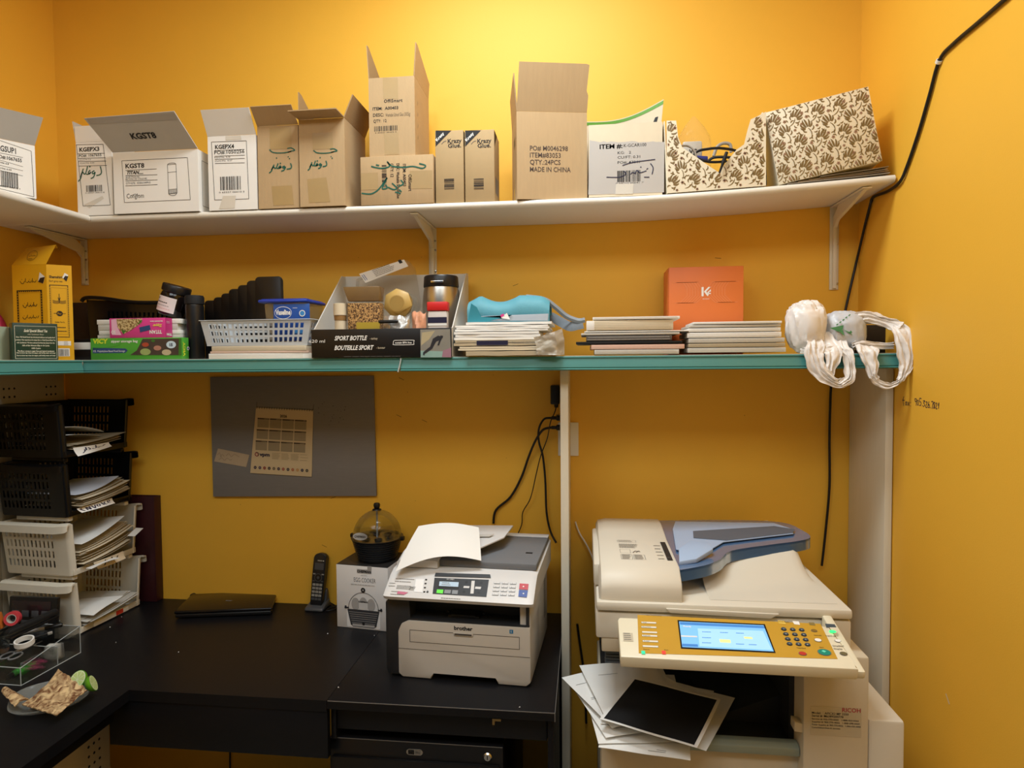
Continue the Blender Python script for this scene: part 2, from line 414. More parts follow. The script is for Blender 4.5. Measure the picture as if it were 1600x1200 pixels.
f3 = Face((px_, -.0018, pz_), (1, 0, 0), (0, 0, 1))
b.quad(f3, -.017, -.006, .016, .012, BLACK).text(f3, 'Pro', -.016, -.003, .006, PAPER, w=.014).quad(f3, .001, -.006, .015, .012, INKGREY).text(f3, 'Office', .0015, -.003, .006, PAPER, w=.013)
b.build('maker_badge', fc_)
q = at(762, 1187, y=-.6); px_ = q.x-fc_.location.x
b = B().lathe([(.0115, 0), (.0115, .003), (.0085, .006), (.0001, .0065)], CHROME, 20, T=Mx.Translation((px_, -.0003, zc-.026)) @ Mx.Rotation(pi/2, 4, 'X'))
b.box((px_-.0012, -.0072, zc-.031), (px_+.0012, -.0063, zc-.021), BLACKM); b.build('lock', fc_)
o = B().tube([(at(363, 1168, y=-.01).x, -.006, .66), (at(363, 1180, y=-.01).x+.003, -.006, .5), (at(363, 1180, y=-.01).x-.01, -.006, .2), (at(363, 1180, y=-.01).x, -.03, .004)], .003, CORD, smooth=6).build('black_cable')
tag(o, 'thin black cable hanging on the wall below the desk apron', 'cable')
# crumbs on the desk
CR_ = []
for u, v in ((190, 964), (172, 980), (181, 1004), (279, 1019), (512, 990), (529, 1074), (812, 1105), (585, 993)):
    p = at(u, v, z=ZD+.0006); bb = B(); r = .0022 if u in (529, 812, 172) else .0016
    bb.add([(r, 0, .0), (-.5*r, r, 0), (-.6*r, -r, 0), (.2*r, .2*r, 1.3*r), (r*.6, -r*.7, r*.7)], [(0, 1, 3), (1, 2, 3), (2, 4, 3), (4, 0, 3), (0, 2, 1), (0, 4, 2)], PAPER)
    o = bb.build('crumb', fr=Fr((p.x, p.y, ZD+.0005), R.uniform(0, 6)))
    tag(o, 'tiny white crumb lying on the black desk', 'crumb', 'crumbs on the black desk')

# ---------------------------------------------------------------- big office copier
CPY = mat('copier_ivory', 'DDD6C6', .45, .03, 6, .04)
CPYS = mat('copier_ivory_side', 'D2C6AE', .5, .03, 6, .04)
CPYD = mat('copier_dark_cavity', '24262A', .55, .1, 10)
LOUV = mat('copier_blue_grey', '4D5763', .5, .1, 14)
GRNG = mat('copier_grey_green', '8E9A90', .45, .05, 8)
TRB = mat('translucent_blue_tray', '54749E', .12, .02, 8, trans=.35, ior=1.2)
LBL = mat('light_blue_plastic', 'A9BEDC', .35, .03, 8)
GOLD = mat('gold_panel', 'C79A33', .4, .05, 12)
PANW = mat('panel_ivory', 'E6DEC4', .4, .03, 10)
DKB = mat('keypad_grey', '46525C', .35, .08, 30)
YC = -.63                                  # plane of the scanner front
cx0 = at(931, 951, y=YC).x; cx1 = at(1331, 967, y=YC).x
zl0 = at(931, 952, y=YC).z; zl1 = at(931, 938, y=YC).z
zl0 = (at(940, 953, y=YC).z+at(1320, 968, y=YC).z)/2; zl1 = zl0+.024
ct = Fr((cx0, YC, 0)); cp = thing('copier', 'large ivory office copier with a lit touch screen, standing right of the cream upright panel', 'copier', ct)
W = cx1-cx0; DB = -YC-.05
zs0 = zl0-.07                              # scanner unit bottom
L = lambda u, v, y=0, **k: at(u, v, fr=ct, **(k or {'y': y}))
zb = L(960, 1158, 0).z                     # bottom of the output bay
zbt = L(960, 1135, 0).z
xcol = L(1252, 1080, -.02).x; xce = L(1354, 1090, -.02).x
# lower cabinet with paper trays
b = B().box((.012, .0, .05), (W-.002, DB, zb-.001), CPYS, .006)
fb = Face((0, 0, 0), (1, 0, 0), (0, 0, 1))
b.quad(fb, .012, zb-.17, xcol-.02, .003, CPYD).quad(fb, .012, zb-.34, xcol-.02, .003, CPYD); b.build('cabinet', cp)
b = B().prism([(0, 0, zb), (0, 0, zb+.018), (0, .012, zb+.026), (0, .03, zb+.026), (0, .03, zb)], (xcol-.014, 0, 0), GRNG, .002)
o = b.build('tray_front_edge', cp); o.location.x = .012; o.location.y = -.02
# output bay: dark floor, back and inner right wall
b = B().box((.02, .02, zb+.0003), (xcol+.001, DB-.02, zb+.010), CPYD, .001).box((.02, DB-.05, zb+.011), (xcol, DB-.02, zs0-.003), CPYD).box((xcol-.012, .03, zb+.011), (xcol, DB-.06, zs0-.003), CPYD)
b.prism([(xcol-.20, .1, zb+.011), (xcol-.013, .1, zb+.011), (xcol-.013, .1, zb+.085)], (0, .38, 0), CPYD); b.build('output_bay', cp)
b = B(); xv = L(945, 1020, .03).x
for k in range(9): b.box((xv+.002*(k % 2), .03, zs0-.006-.008*k-.006), (xv+.16-.008*k, .055, zs0-.006-.008*k), LOUV, .001)
b.build('vent_louvre', cp)
# right column and its rear body
ztop = L(1300, 1044, -.1).z
b = B().box((xcol, -.035, .06), (xce, DB-.02, zs0-.004), CPYS, .006)
b.prism([(xcol-.018, -.03, L(1240, 1128, -.03).z), (xcol+.004, -.03, L(1240, 1128, -.03).z-.004), (xcol+.004, -.03, L(1240, 1145, -.03).z), (xcol-.018, -.03, L(1240, 1145, -.03).z+.003)], (0, .03, 0), CPYS, .002)
q = L(1263, 1165, -.035)
f4 = Face((0, -.035, 0), (1, 0, 0), (0, 0, 1)); sx0, sz0 = L(1266, 1148, -.035).x, L(1266, 1148, -.035).z
sx1, sz1 = L(1346, 1107, -.035).x, L(1346, 1107, -.035).z; sw, sh = sx1-sx0, sz1-sz0
STK = mat('silver_label', 'C9BFA8', .45, .04)
b.quad(f4, sx0, sz0, sw, sh, STK); RED = mat('red_ink', 'B02040', .5, .05)
b.text(f4, 'RICOH', sx1-.002, sz1-.010, .0095, RED, w=sw*.36, bold=.015, al='r', k=.0003)
for i, s_ in enumerate(('Model:    AFICIO MP 3350', 'Serial #: M6389200778', 'Service #: 905-770-0000   1-888-420-0060', 'Supplies #: 905-770-4022   1-888-698-6060', 'Toner Supplies #: 905-770-4022   1-866-636-6000', 'Consolidated Data & Services')):
    b.text(f4, s_, sx0+.003, sz1-.018-.0068*i, .005 if i < 2 else .0036, INK, w=sw*(.72, .62, .92, .94, .96, .56)[i], bold=.01, k=.0003)
b.build('right_column', cp)
# duplex side unit
xs1 = L(1415, 1128, -.03).x; zsd = L(1414, 1128, -.03).z
b = B().box((xce+.001, -.03, .06), (xs1, DB-.04, zsd), CPY, .008)
fside = Face((xce, 0, zsd), (1, 0, 0), (0, 1, 0))
for k in range(5): b.quad(fside, .012, .33-.02*k, .045, .003, CPYD)
b.build('duplex_unit', cp)
# scanner unit
b = B().box((0, .0, zs0), (W, DB, zl0-.004), CPY, .006)
b.box((.014, .004, zs0-.035), (.06, .05, zs0+.002), CPYS, .003); b.build('scanner_body', cp)
# platen lid with a raised exit hump
bl = B().box((.001, -.006, zl0), (W+.001, DB-.03, zl1), CPY, .007)
c0 = L(1040, 948, -.006).x; c1 = L(1217, 955, -.006).x
bl.prism([(c0, -.0062, zl0+.015), (c0+.01, -.0062, zl0+.004), (c1-.02, -.0062, zl0-.001), (c1, -.0062, zl0+.011)], (0, -.007, 0), CPY, .002)
zh = zl1+.075
hump = []
def humpf(a, c):
    x = .28+a*(W-.30); y = .03+c*(DB-.09)
    e = min(1, max(0, (y-.06-.10*a)/.16)); s_ = e*e*(3-2*e)
    k_ = min(1, max(0, (1-a)/.07)); k_ = k_*k_*(3-2*k_)
    z = zl1+.0005+(.062*s_*(.55+.45*a)+.02*c*s_)*k_
    return (x+ .0*c, y, z)
bl.grid(humpf, 20, 20, CPY); bl.build('platen_lid', cp)
# document feeder block
zf = L(1000, 906, .005).z; xf0 = L(936, 920, .005).x; xf1 = L(1066, 915, .005).x
ztf = L(1005, 812, DB-.10).z
prof = [(.004, zl1+.0005), (.004, zf-.024), (.012, zf-.006), (.055, zf+.020), (.30, ztf-.012), (DB-.14, ztf), (DB-.07, ztf-.005), (DB-.04, ztf-.03), (DB-.035, zl1+.0005)]
fo = B(); rings = []
for x, dz, ins in ((xf0, -.02, .010), (xf0+.006, -.006, .003), (xf0+.03, 0, 0), (xf1-.004, .0, 0), (xf1, -.003, .002)):
    rings.append([(x, min(y+ins, DB-.03), z+(dz if z > zl1+.01 else 0)) for y, z in prof])
fo.loft(rings, CPY)
# printed instructions on the sloping top
p0 = V((xf0+.075, .30, ztf-.0105)); 
sl_ = V((0, .30-.055, ztf-.012-zf-.020)).normalized()
ft = Face((xf0+.060, .10, zf+.020+(ztf-.012-zf-.02)*(.10-.055)/(.30-.055)), (1, 0, 0), sl_, lift=.0012)
for k in range(2):
    for j in range(1): fo.frame(ft, .0+.033*k, 0, .030, .042, .001, INKGREY)
    fo.lines(ft, .003+.033*k, .004, .024, .034, 6, INKGREY, seed=k)
fo.lines(ft, 0, .105, .055, .035, 7, INKGREY, seed=5); fo.frame(ft, 0, .055, .028, .035, .0008, INKGREY); fo.stroke(ft, [[(0, 0), (.4, .8), (1, .5)], [(.4, .2), (.9, .9)]], .034, .06, .02, .02, .003, INKGREY); fo.lines(ft, .0, .165, .045, .012, 2, INKGREY, seed=8); fo.frame(ft, -.003, .16, .053, .02, .0007, INKGREY)
fo.quad(ft, xf1-xf0-.083, .0, .014, .17, CPYD); fo.text(ft, '3 2 1', xf1-xf0-.080, .02, .006, PAPER, w=.008); fo.lines(ft, xf1-xf0-.105, .01, .018, .12, 5, INKGREY, t=.004, seed=2)
fo.box((xf0-.012, .10, zl1+.002), (xf0+.012, DB-.12, zl1+.06), CPY, .006)
fo.build('document_feeder', cp)
# translucent blue original tray
tz0 = zf+.012; tzb = ztf-.004
xr = L(1262, 855, .30).x
def trayz(x, y): 
    return zf+.012+(ztf-.014-zf-.012)*min(1.0, (y-.02)/.34)+.012*max(0, (x-xf1)/.3)
outl = [(xf1+.001, DB-.05), (xf1+.22, DB-.06), (xr-.02, DB-.10), (xr+.012, DB-.20), (xr+.01, .31), (xr-.04, .275), (xr-.11, .25), (xf1+.16, .20), (xf1+.115, .13), (xf1+.07, .085), (xf1+.001, .05)]
pts = spline([V((x, y, 0)) for x, y in outl], 4)
top = [(p.x, p.y, trayz(p.x, p.y)) for p in pts]; lo = [(x, y, z-.006) for x, y, z in top]; n = len(top)
b = B().add(top+lo, [tuple(range(n)), tuple(range(2*n-1, n-1, -1))]+[(i, i+n, (i+1) % n+n, (i+1) % n) for i in range(n)], TRB)
sk = [(x, y, z-.030 if y < .36 else z-.012) for x, y, z in top]
k0 = next(i for i, t_ in enumerate(top) if t_[0] > xr)
b.add(top+sk, [(i, i+n, i+1+n, i+1) for i in range(k0, n-1)], TRB); tr = b.build('document_tray', cp)
inn = [(xf1+.012, .20), (xf1+.03, .40), (xf1+.05, DB-.09), (xr-.05, DB-.13), (xr-.02, DB-.2), (xr-.03, .33), (xr-.12, .30), (xf1+.15, .26), (xf1+.10, .19), (xf1+.05, .17)]
b = B(); tp = [(x, y, trayz(x, y)+.004) for x, y in inn]; b.prism(tp, (0, 0, .002), LBL)
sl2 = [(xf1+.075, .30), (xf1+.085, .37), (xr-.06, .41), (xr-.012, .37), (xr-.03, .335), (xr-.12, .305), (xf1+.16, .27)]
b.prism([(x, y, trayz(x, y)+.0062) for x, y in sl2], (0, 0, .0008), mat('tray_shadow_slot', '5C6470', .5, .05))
b.build('tray_plate', tr)
ga, gb = L(1068, 872, .13), L(1130, 872, .13)
gz = trayz(xf1+.06, .15)+.007
gp = [(xf1+.004, .085, gz-.012), (xf1+.012, .15, gz+.003), (xf1+.05, .20, gz+.012), (xf1+.098, .19, gz+.010), (xf1+.102, .155, gz+.003), (xf1+.05, .10, gz-.008)]
b = B().prism(gp, (0, 0, .012), LBL, .003); b.build('side_guide', tr)
# control panel: tilted slab
pA = L(969, 1026, -.20); pB = L(969, 966, -.075)
def PP(u, v):                              # pixel -> point on the panel plane (in copier frame)
    n_ = V((0, -(pB.z-pA.z), pB.y-pA.y)); r = CR @ V(((u-800)/F, -(v-600)/F, -1)); c = ct.i @ CP
    return c+r*((V(pA)-c).dot(n_)/r.dot(n_))
up = V((0, pB.y-pA.y, pB.z-pA.z)).normalized(); nf = V((1, 0, 0)).cross(up)
x0_, x1_ = PP(969, 1020).x, PP(1337, 1035).x
S0 = (pB-pA).length
o0 = V((x0_, pA.y, pA.z))
poly = [(0, 0), (x1_-x0_, -.006), (x1_-x0_-.008, .02), (x1_-x0_-.012, S0), (.004, S0+.004), (0, S0-.006)]
b = B().prism([o0+V((1, 0, 0))*a+up*c for a, c in poly], -nf*.028, PANW, .004)
fp = Face(o0, (1, 0, 0), up, lift=.0006)
def q2(u, v): d = PP(u, v)-o0; return d.x, d.dot(up)
def quadp(bb, pxs, m, k=0): return bb.shape(fp, [q2(*p) for p in pxs][::-1], m, k)
quadp(b, [(996, 961), (1282, 975), (1309, 1030), (998, 1021)], GOLD)
KG = mat('key_label_white', 'E8E6DA', .5, .02)
for u0_, v0_, s_ in ((1002, 969, 'Copy'), (1002, 976, 'Document'), (1003, 984, ''), (1003, 989.5, 'Facsimile'), (1004, 998, 'Printer'), (1004, 1006, '')):
    a_, c_ = q2(u0_, v0_+4); b.quad(fp, a_, c_-.003, .034, .0062, INKGREY, .0003); b.quad(fp, a_+.0005, c_-.0025, .033, .005, KG, .0006)
    if s_: b.text(fp, s_, a_+.003, c_-.0015, .003, INK, k=.0009)
for u0_, v0_, s_ in ((1022, 963, 'User Tools/Counter'), (1010, 1016, 'Data In'), (1041, 1017, 'Alert')): b.text(fp, s_, *q2(u0_, v0_), .003, INK, k=.0009, al='c')
a_, c_ = q2(974, 1002); b.quad(fp, a_, c_, .022, .028, STK, .0004).lines(fp, a_+.002, c_+.004, .018, .02, 4, INKGREY, t=.0025, k=.0008)
for u0_, v0_, s_ in ((1222, 974, ''), (1245, 975, ''), (1268, 978, ''), (1283, 982, '')): pass
for r_ in range(4):
    for c in range(3):
        u_ = 1225+14*c+2.9*r_+(-.5 if r_ == 0 else 0); v_ = 984+7.7*r_+.6*c; b.disc(fp, *q2(u_, v_), .0062, CPYD, .0006, 16, .005); b.disc(fp, *q2(u_, v_-1), .0054, DKB, .0012, 16, .0044)
        b.text(fp, '123456789*0#'[3*r_+c], q2(u_, v_)[0], q2(u_, v_)[1]-.001, .003, PAPER, al='c', k=.0016)
for u_, v_, r_, mm in ((1278, 1001, .007, PAPER), (1309, 1002, .006, PAPER), (1318, 1022, .007, mat('olive_key', '6E6648', .4, .05)), (1272, 986, .006, mat('brown_key', '8A6A2C', .4, .05)), (1254, 1022, .0075, mat('stop_red_key', 'C03A30', .35, .04)), (1288, 1020, .0125, mat('start_green_key', '1E8C78', .3, .04))):
    b.disc(fp, *q2(u_, v_), r_*1.12, INKGREY, .0008, 20, r_*.85); b.disc(fp, *q2(u_, v_), r_, mm, .0014, 20, r_*.74)
b.shape(fp, [(q2(1287, 1019)[0]+x, q2(1287, 1019)[1]+y) for x, y in ((0, -.004), (.005, 0), (0, .004), (-.005, 0))], mat('start_mark', '6FE0C0', .3, 0), .0018)
for u_, v_, s_, h_ in ((1300, 995, 'Login/Logout', .0034), (1310, 1011, 'Simplified', .0042), (1310, 1015.5, 'Display', .0042), (1252, 1014, 'Clear/Stop', .003), (1284, 1013, 'Start', .003), (1278, 994, 'Interrupt', .003), (1225, 973, 'Check Modes', .003)): b.text(fp, s_, *q2(u_, v_), h_, INK, al='c', k=.0009, bold=.01)
quadp(b, [(1289, 975), (1304, 976), (1307, 981), (1291, 981)], DKB, .0005)
quadp(b, [(1215, 970), (1226, 971), (1228, 976), (1217, 975)], mat('orange_tag', 'E8C45A', .4, .02), .0006); quadp(b, [(1238, 971), (1248, 971.5), (1250, 977), (1241, 976)], PAPER, .0006); quadp(b, [(1263, 973), (1272, 973.5), (1274, 978), (1265, 977)], mat('dim_key', '8B7A48', .4, .02), .0006)
cpn = b.build('control_panel', cp)
LEDG = mat('green_led', '30E070', .3, 0, emit=1.5); b = B().disc(fp, *q2(1301, 988), .0075, LEDG, .0016, 20, .005); b.build('power_lamp', cpn)
SCR = mat('lcd_backlit_blue', '78B4E8', .25, .03, 40, emit=.5); SCW = mat('lcd_pale', '9CCBEE', .25, .02, emit=.5); SCD = mat('lcd_bar', '4680C4', .25, .02, emit=.4); SCY = mat('lcd_yellow', 'DCD88A', .25, .02, emit=.7)
b = B(); quadp(b, [(1058.5, 969.5), (1195, 976), (1212, 1021), (1064, 1014)], BLACK, .0007); quadp(b, [(1061, 972), (1193, 978), (1209, 1019), (1066, 1012)], SCR, .0012)
quadp(b, [(1090, 983), (1192, 987), (1206, 1017), (1093, 1011)], SCW, .0015); quadp(b, [(1062, 973), (1193, 979), (1195, 983), (1062.5, 977)], SCD, .0015)
quadp(b, [(1064, 994), (1089, 995), (1089.5, 997), (1064, 996)], PAPER, .0016); quadp(b, [(1066, 1007), (1090, 1008), (1091, 1012), (1066, 1011)], SCD, .0016)
quadp(b, [(1124, 1000), (1141, 1001), (1142, 1006), (1125, 1005)], SCY, .0018); quadp(b, [(1162, 996), (1175, 997), (1176, 1000), (1163, 999)], SCY, .0018)
b.text(fp, 'Ready', q2(1068, 981)[0], q2(1068, 981)[1], .005, PAPER, k=.002, bold=.02)
for u_, v_ in ((1097, 989), (1125, 990), (1150, 991), (1097, 998), (1097, 1006), (1150, 1008), (1170, 1009)): b.lines(fp, q2(u_, v_)[0], q2(u_, v_)[1], .022, .004, 1, SCD, t=.002, seed=u_, k=.002)
b.build('touch_screen', cpn)
# shelf-like right end of the panel
xrr = L(1354, 1048, -.195).x
b = B().prism([(x1_-.004, -.195, pA.z-.012), (x1_-.004, -.002, pB.z-.002), (x1_-.004, -.002, pA.z-.03), (x1_-.004, -.19, pA.z-.03)], (xrr-x1_+.004, 0, 0), PANW, .005); b.build('panel_side_rest', cp)
b = B().box((x0_+.01, -.15, pA.z-.033), (xrr-.012, .0, pA.z-.0305), CPYS); b.build('panel_underside', cp)
for u_, m_ in ((1005, mat('green_lens', '35C79A', .3, 0, emit=.7)), (1037, mat('red_lens', 'E24038', .3, 0, emit=.7))):
    a_, c_ = q2(u_, 1020); B().quad(fp, a_-.004, c_-.006, .008, .010, m_, .0016).build('data_lamp', cpn)
# papers delivered into the bay
PG = 'printed sheets fanned out in the copier output bay'
def sheet(name, label, cat, u, v, zz, yaw, wd, dp, m, curl=.0, group=None, bend=0, border=None, ink=0, frame_=ct, yy=None):
    p = at(u, v, z=zz) if yy is None else at(u, v, y=yy)
    def fn(a, c): x = (a-.5)*wd; y = (c-.5)*dp; return (x, y, curl*((2*abs(a-.5))**3)*.6+curl*((2*abs(c-.5))**3)*.4+bend*(a-.5)+.0006*sin(9*a+5*c))
    bb = B().grid(fn, 10, 10, m, th=.0005)
    if border:
        def g(a, c):
            p_ = fn(.035+.93*a, .03+.94*c); return (p_[0], p_[1], p_[2]+.0005)
        bb.grid(g, 10, 10, border)
    if ink:
        rr = random.Random(ink)
        for _ in range(9):
            a0 = rr.uniform(.05, .7); c0 = rr.uniform(.05, .92); l_ = rr.uniform(.1, .3); vs = [V(fn(a0+da, c0+dc))+V((0, 0, .0006)) for da, dc in ((0, 0), (l_, 0), (l_, .006), (0, .006))]; bb.add(vs, [(0, 1, 2, 3)], INKGREY)
    return tag(bb.build(name, fr=Fr((p.x, p.y, zz if yy is None else p.z), rad(yaw))), label, cat, group)
zp = zb+.0275
SH = [(1010, 1128, -4, 'sheet at the very bottom of the copier output pile'), (985, 1112, 12, ''), (1040, 1105, -14, ''), (975, 1098, 24, ''), (1000, 1090, 3, ''), (1062, 1110, -22, ''), (968, 1082, 33, ''), (990, 1078, 10, ''), (1015, 1085, 40, ''), (983, 1072, 18, '')]
for i, (u, v, yw, _) in enumerate(SH):
    sheet('paper_sheet', 'white printed sheet fanned out under the black print in the copier bay', 'paper', u, v, zp+.0042*i, yw-4, .21, .27, PAPER, 0, PG, ink=i+1)
sheet('black_print', 'solid black printed photo sheet with a white border, on top of the copier output pile', 'print', 1034, 1108, zp+.045, -24, .235, .235, PAPER, .0, border=BLACKM)
# ---------------------------------------------------------------- fax printer on the desk
PRN = mat('printer_light_grey', 'CFCBC4', .42, .03, 8, .03)
PRNS = mat('printer_silver_panel', 'DAD9D8', .35, .03, 8)
PRND = mat('printer_charcoal', '2B2D31', .45, .08, 12)
PRNL = mat('printer_grey_lid', '74767A', .5, .06, 14, .05)
GREYP = mat('mid_grey_plastic', '8B8F94', .4, .04, 14)
a0 = at(624, 1058, z=ZD); a1 = at(831, 1075, z=ZD)
pyaw = math.atan2(a1.y-a0.y, a1.x-a0.x); pf = Fr((a0.x, a0.y, ZD), pyaw)
L = lambda u, v, y=0, **k: at(u, v, fr=pf, **(k or {'y': y}))
pr = thing('printer', 'light grey fax printer with a sheet on top, standing on the black desk', 'printer', pf)
WP = L(829, 1050, 0).x; DP = .36
H0 = L(640, 937, -.02).z                    # underside of the control panel
H1 = L(700, 898, .0).z
xl = L(606, 960, .02).x
# base body: front shell with a paper tray and a dark left cheek
zt_ = L(720, 1020, 0).z; zo = L(720, 975, 0).z
b = B()
xi = L(622, 1000, 0).x
pl = [(xi, .012), (xi+.012, .002), (L(674, 1062, 0).x, .002), (L(676, 1050, 0).x, .022), (L(776, 1058, 0).x, .022), (L(778, 1071, 0).x, .002), (WP-.012, .002), (WP, .012), (WP, zo), (xi+.03, zo), (xi+.010, zo-.010), (xi, zo-.032)]
b.prism([(x, 0, z) for x, z in pl], (0, DP*.5, 0), PRN, .0035)
b.prism([(WP-.03, .012, .008), (WP, .012, .008), (WP+.0, .012, H0-.01), (WP-.03, .012, H0-.01)], (0, DP, 0), PRN, .003)
b.box((xl+.01, .03, .008), (WP-.01, DP, zo-.006), PRN, .004).box((xl+.01, .095, zo-.006), (WP-.01, DP, H0-.01), PRN, .004)
fp2 = Face((0, 0, 0), (1, 0, 0), (0, 0, 1), lift=.0008)
ln = mat('panel_gap', '4A4744', .6, .05)
zs = L(720, 1020, 0).z; b.quad(fp2, xi+.001, L(640, 1014, 0).z, WP-xi-.002, .0012, ln)
m0 = L(640, 984, 0); m1 = L(812, 1015, 0)
b.frame(fp2, m0.x, m1.z, m1.x-m0.x, L(640, 984, 0).z-L(640, 1003, 0).z, .0012, ln)
q = L(724, 983, 0); b.text(fp2, 'brother', q.x, q.z-.003, .0105, INK, w=.052, bold=.03, al='c')
q = L(724, 990, 0); b.prism([(q.x-.028, -.0004, q.z+.002), (q.x+.028, -.0004, q.z+.002), (q.x+.026, -.0004, q.z-.006), (q.x-.026, -.0004, q.z-.006)], (0, -.003, 0), PRN, .001).quad(Face((0, -.0034, 0), (1, 0, 0), (0, 0, 1)), q.x-.024, q.z-.004, .048, .0045, ln)
q = L(799, 987, 0); b.quad(fp2, q.x-.005, q.z-.005, .010, .0105, mat('energy_blue', '2F7FB4', .5, .03)); b.text(fp2, 'E', q.x, q.z-.002, .005, PAPER, k=.0004, al='c')
fs = Face((WP, 0, 0), (0, 1, 0), (0, 0, 1), lift=.0006)
for k in range(16): b.quad(fs, DP-.075, .075+.0075*k, .04, .003, ln)
b.build('body', pr)
b = B(); b.prism([(xl, .004, .02), (xl+.006, .004, .006), (xi+.006, .004, .006), (xi-.001, .004, .03), (xi-.001, .004, zo-.03), (xi+.012, .004, zo-.008), (xi+.032, .004, zo+.001), (WP-.003, .004, zo+.001), (WP-.003, .004, zo+.004), (xl+.07, .004, zo+.004), (xl+.07, .004, H0-.006), (xl+.012, .004, H0-.006), (xl, .004, H0-.02)], (0, .05, 0), PRND, .002)
b.prism([(xl-.006, .02, .02), (xl+.002, .02, .008), (xl+.002, .02, H0-.01), (xl-.006, .02, H0-.02)], (0, DP-.06, 0), PRN, .003)
b.box((xl+.02, .08, zo-.03), (WP-.02, .09, H0), PRND).box((xl+.02, .005, zo-.002), (WP-.012, .08, zo+.001), PRND).box((WP-.012, .004, zo+.002), (WP-.004, .09, H0-.004), PRND)
b.build('charcoal_cheek', pr)
q = L(727, 962, .05); b = B().box((q.x-.045, .03, zo+.001), (q.x+.045, .078, zo+.010), BLACK, .003).box((q.x-.035, .026, zo+.009), (q.x+.035, .03, zo+.014), BLACK, .002).box((q.x-.055, .055, zo+.001), (q.x-.047, .065, zo+.012), BLACK, .002).box((q.x+.047, .055, zo+.001), (q.x+.055, .065, zo+.012), BLACK, .002); b.build('exit_tray_flap', pr)
# scanner deck with the tilted control panel
xa_ = L(600, 905, -.015).x; xb_ = WP+.012
pTop = L(640, 897, .035); pBot = L(640, 934, -.028)
sec = [(-.028, pBot.z), (.035, pTop.z), (.06, pTop.z+.012), (DP+.02, pTop.z+.020), (DP+.02, H0), (.0, H0-.002), (-.022, pBot.z-.010)]
rings = []
for x, s_ in ((xa_, .75), (xa_+.006, .93), (xa_+.02, 1), (xb_-.02, 1), (xb_-.006, .93), (xb_, .75)):
    cz = H0+.012; cy = .16; rings.append([(x, cy+(y-cy)*(.9+.1*s_) if y < .03 else y, cz+(z-cz)*(.6+.4*s_)) for y, z in sec])
b = B().loft(rings, PRNS)
o0p = V((0, -.028, pBot.z)); upp = V((0, .063, pTop.z-pBot.z)).normalized(); fcp = Face(o0p, (1, 0, 0), upp, lift=.0006)
nn_ = V((1, 0, 0)).cross(upp)
def q3(u, v):
    r = pf.i.to_3x3() @ (CR @ V(((u-800)/F, -(v-600)/F, -1))); c = pf.i @ CP
    d = c+r*((o0p-c).dot(nn_)/r.dot(nn_))-o0p; return d.x, d.dot(upp)
def shp(bb, pxs, m, k=0): return bb.shape(fcp, [q3(*p) for p in pxs][::-1], m, k)
shp(b, [(679, 903), (764, 906), (760, 933), (676, 928)], PRND, .0004)
for u, v, r_ in ((729, 910, .004), (752, 911, .004), (725, 925, .004), (748, 926, .004)): b.disc(fcp, *q3(u, v), r_, BLACK, .0008, 16)
shp(b, [(725, 916), (734, 916.5), (733, 919.5), (724, 919)], PRNS, .0009); shp(b, [(743, 917), (752, 917.5), (751, 921), (742, 920.5)], PRNS, .0009); shp(b, [(737, 908), (742, 908), (740, 928), (735, 928)], PRNS, .0009)
for i in range(4):
    for c in range(3):
        u = 772+12.5*c-i*.9; v = 909.5+6*i+.4*c; shp(b, [(u, v), (u+10, v+.3), (u+9.6, v+3.3), (u-.4, v+3)], GREYP, .0006); shp(b, [(u+.4, v+.2), (u+9.6, v+.5), (u+9.2, v+2.6), (u, v+2.3)], PRNS, .001)
        b.text(fcp, '123456789*0#'[i*3+c], q3(u+3, v+2)[0], q3(u+3, v+2.3)[1], .0026, INK, k=.0013)
shp(b, [(812, 912), (826, 913), (825, 922), (811, 921)], mat('stop_red', 'C0303C', .4, .04), .001); shp(b, [(811, 922), (825, 923), (823, 934), (810, 932.5)], mat('start_blue', '2F4F9E', .4, .04), .001)
for v in (917, 928): b.disc(fcp, *q3(818, v), .0022, PAPER, .0014, 12)
for u, v, w_, n_, s_ in ((608, 913, .022, 2, 1), (618, 906, .055, 2, 2), (620, 917, .05, 3, 3), (611, 926, .05, 2, 4), (640, 919, .018, 3, 6), (690, 932, .06, 1, 5)): x_, y_ = q3(u, v); b.lines(fcp, x_, y_-.006, w_, .009, n_, INKGREY, t=.0016, seed=s_, k=.0006)
for v in (906, 912, 918.5, 925): x_, y_ = q3(666-(v-906)*.15, v); b.quad(fcp, x_-.003, y_-.002, .0055, .0042, INK, .0006); 
shp(b, [(650, 905), (663, 905), (660, 926), (647, 925)], mat('panel_white_outline', 'F2F2F2', .4, .02), .0003); b.disc(fcp, *q3(668, 925), .003, INK, .0006, 12); b.disc(fcp, *q3(668, 923.8), .002, GREYP, .0009, 12)
shp(b, [(622, 924), (638, 926), (632, 929.5), (620, 928)], mat('pink_swoosh', 'C9708A', .5, .03), .0007)
shp(b, [(681, 895.5), (766, 898), (767, 903.5), (679, 901)], PRND, .0012)
b.text(fcp, 'MFC-7840N', q3(704, 905.5)[0], q3(704, 906.5)[1], .003, PAPER, al='c', k=.0009)
b.build('control_panel', pr)
LCDP = mat('printer_lcd', 'AFC4D6', .3, .05, 60, emit=.25); b = B(); shp(b, [(686, 908), (718, 909.5), (716.5, 920.5), (684, 919)], BLACK, .0008); shp(b, [(687, 909), (717, 910.3), (716, 917.5), (686, 916)], LCDP, .0012); b.lines(fcp, q3(690, 915)[0], q3(690, 914.5)[1], .026, .006, 2, INKGREY, t=.002, seed=3, k=.0015); b.build('lcd', pr)
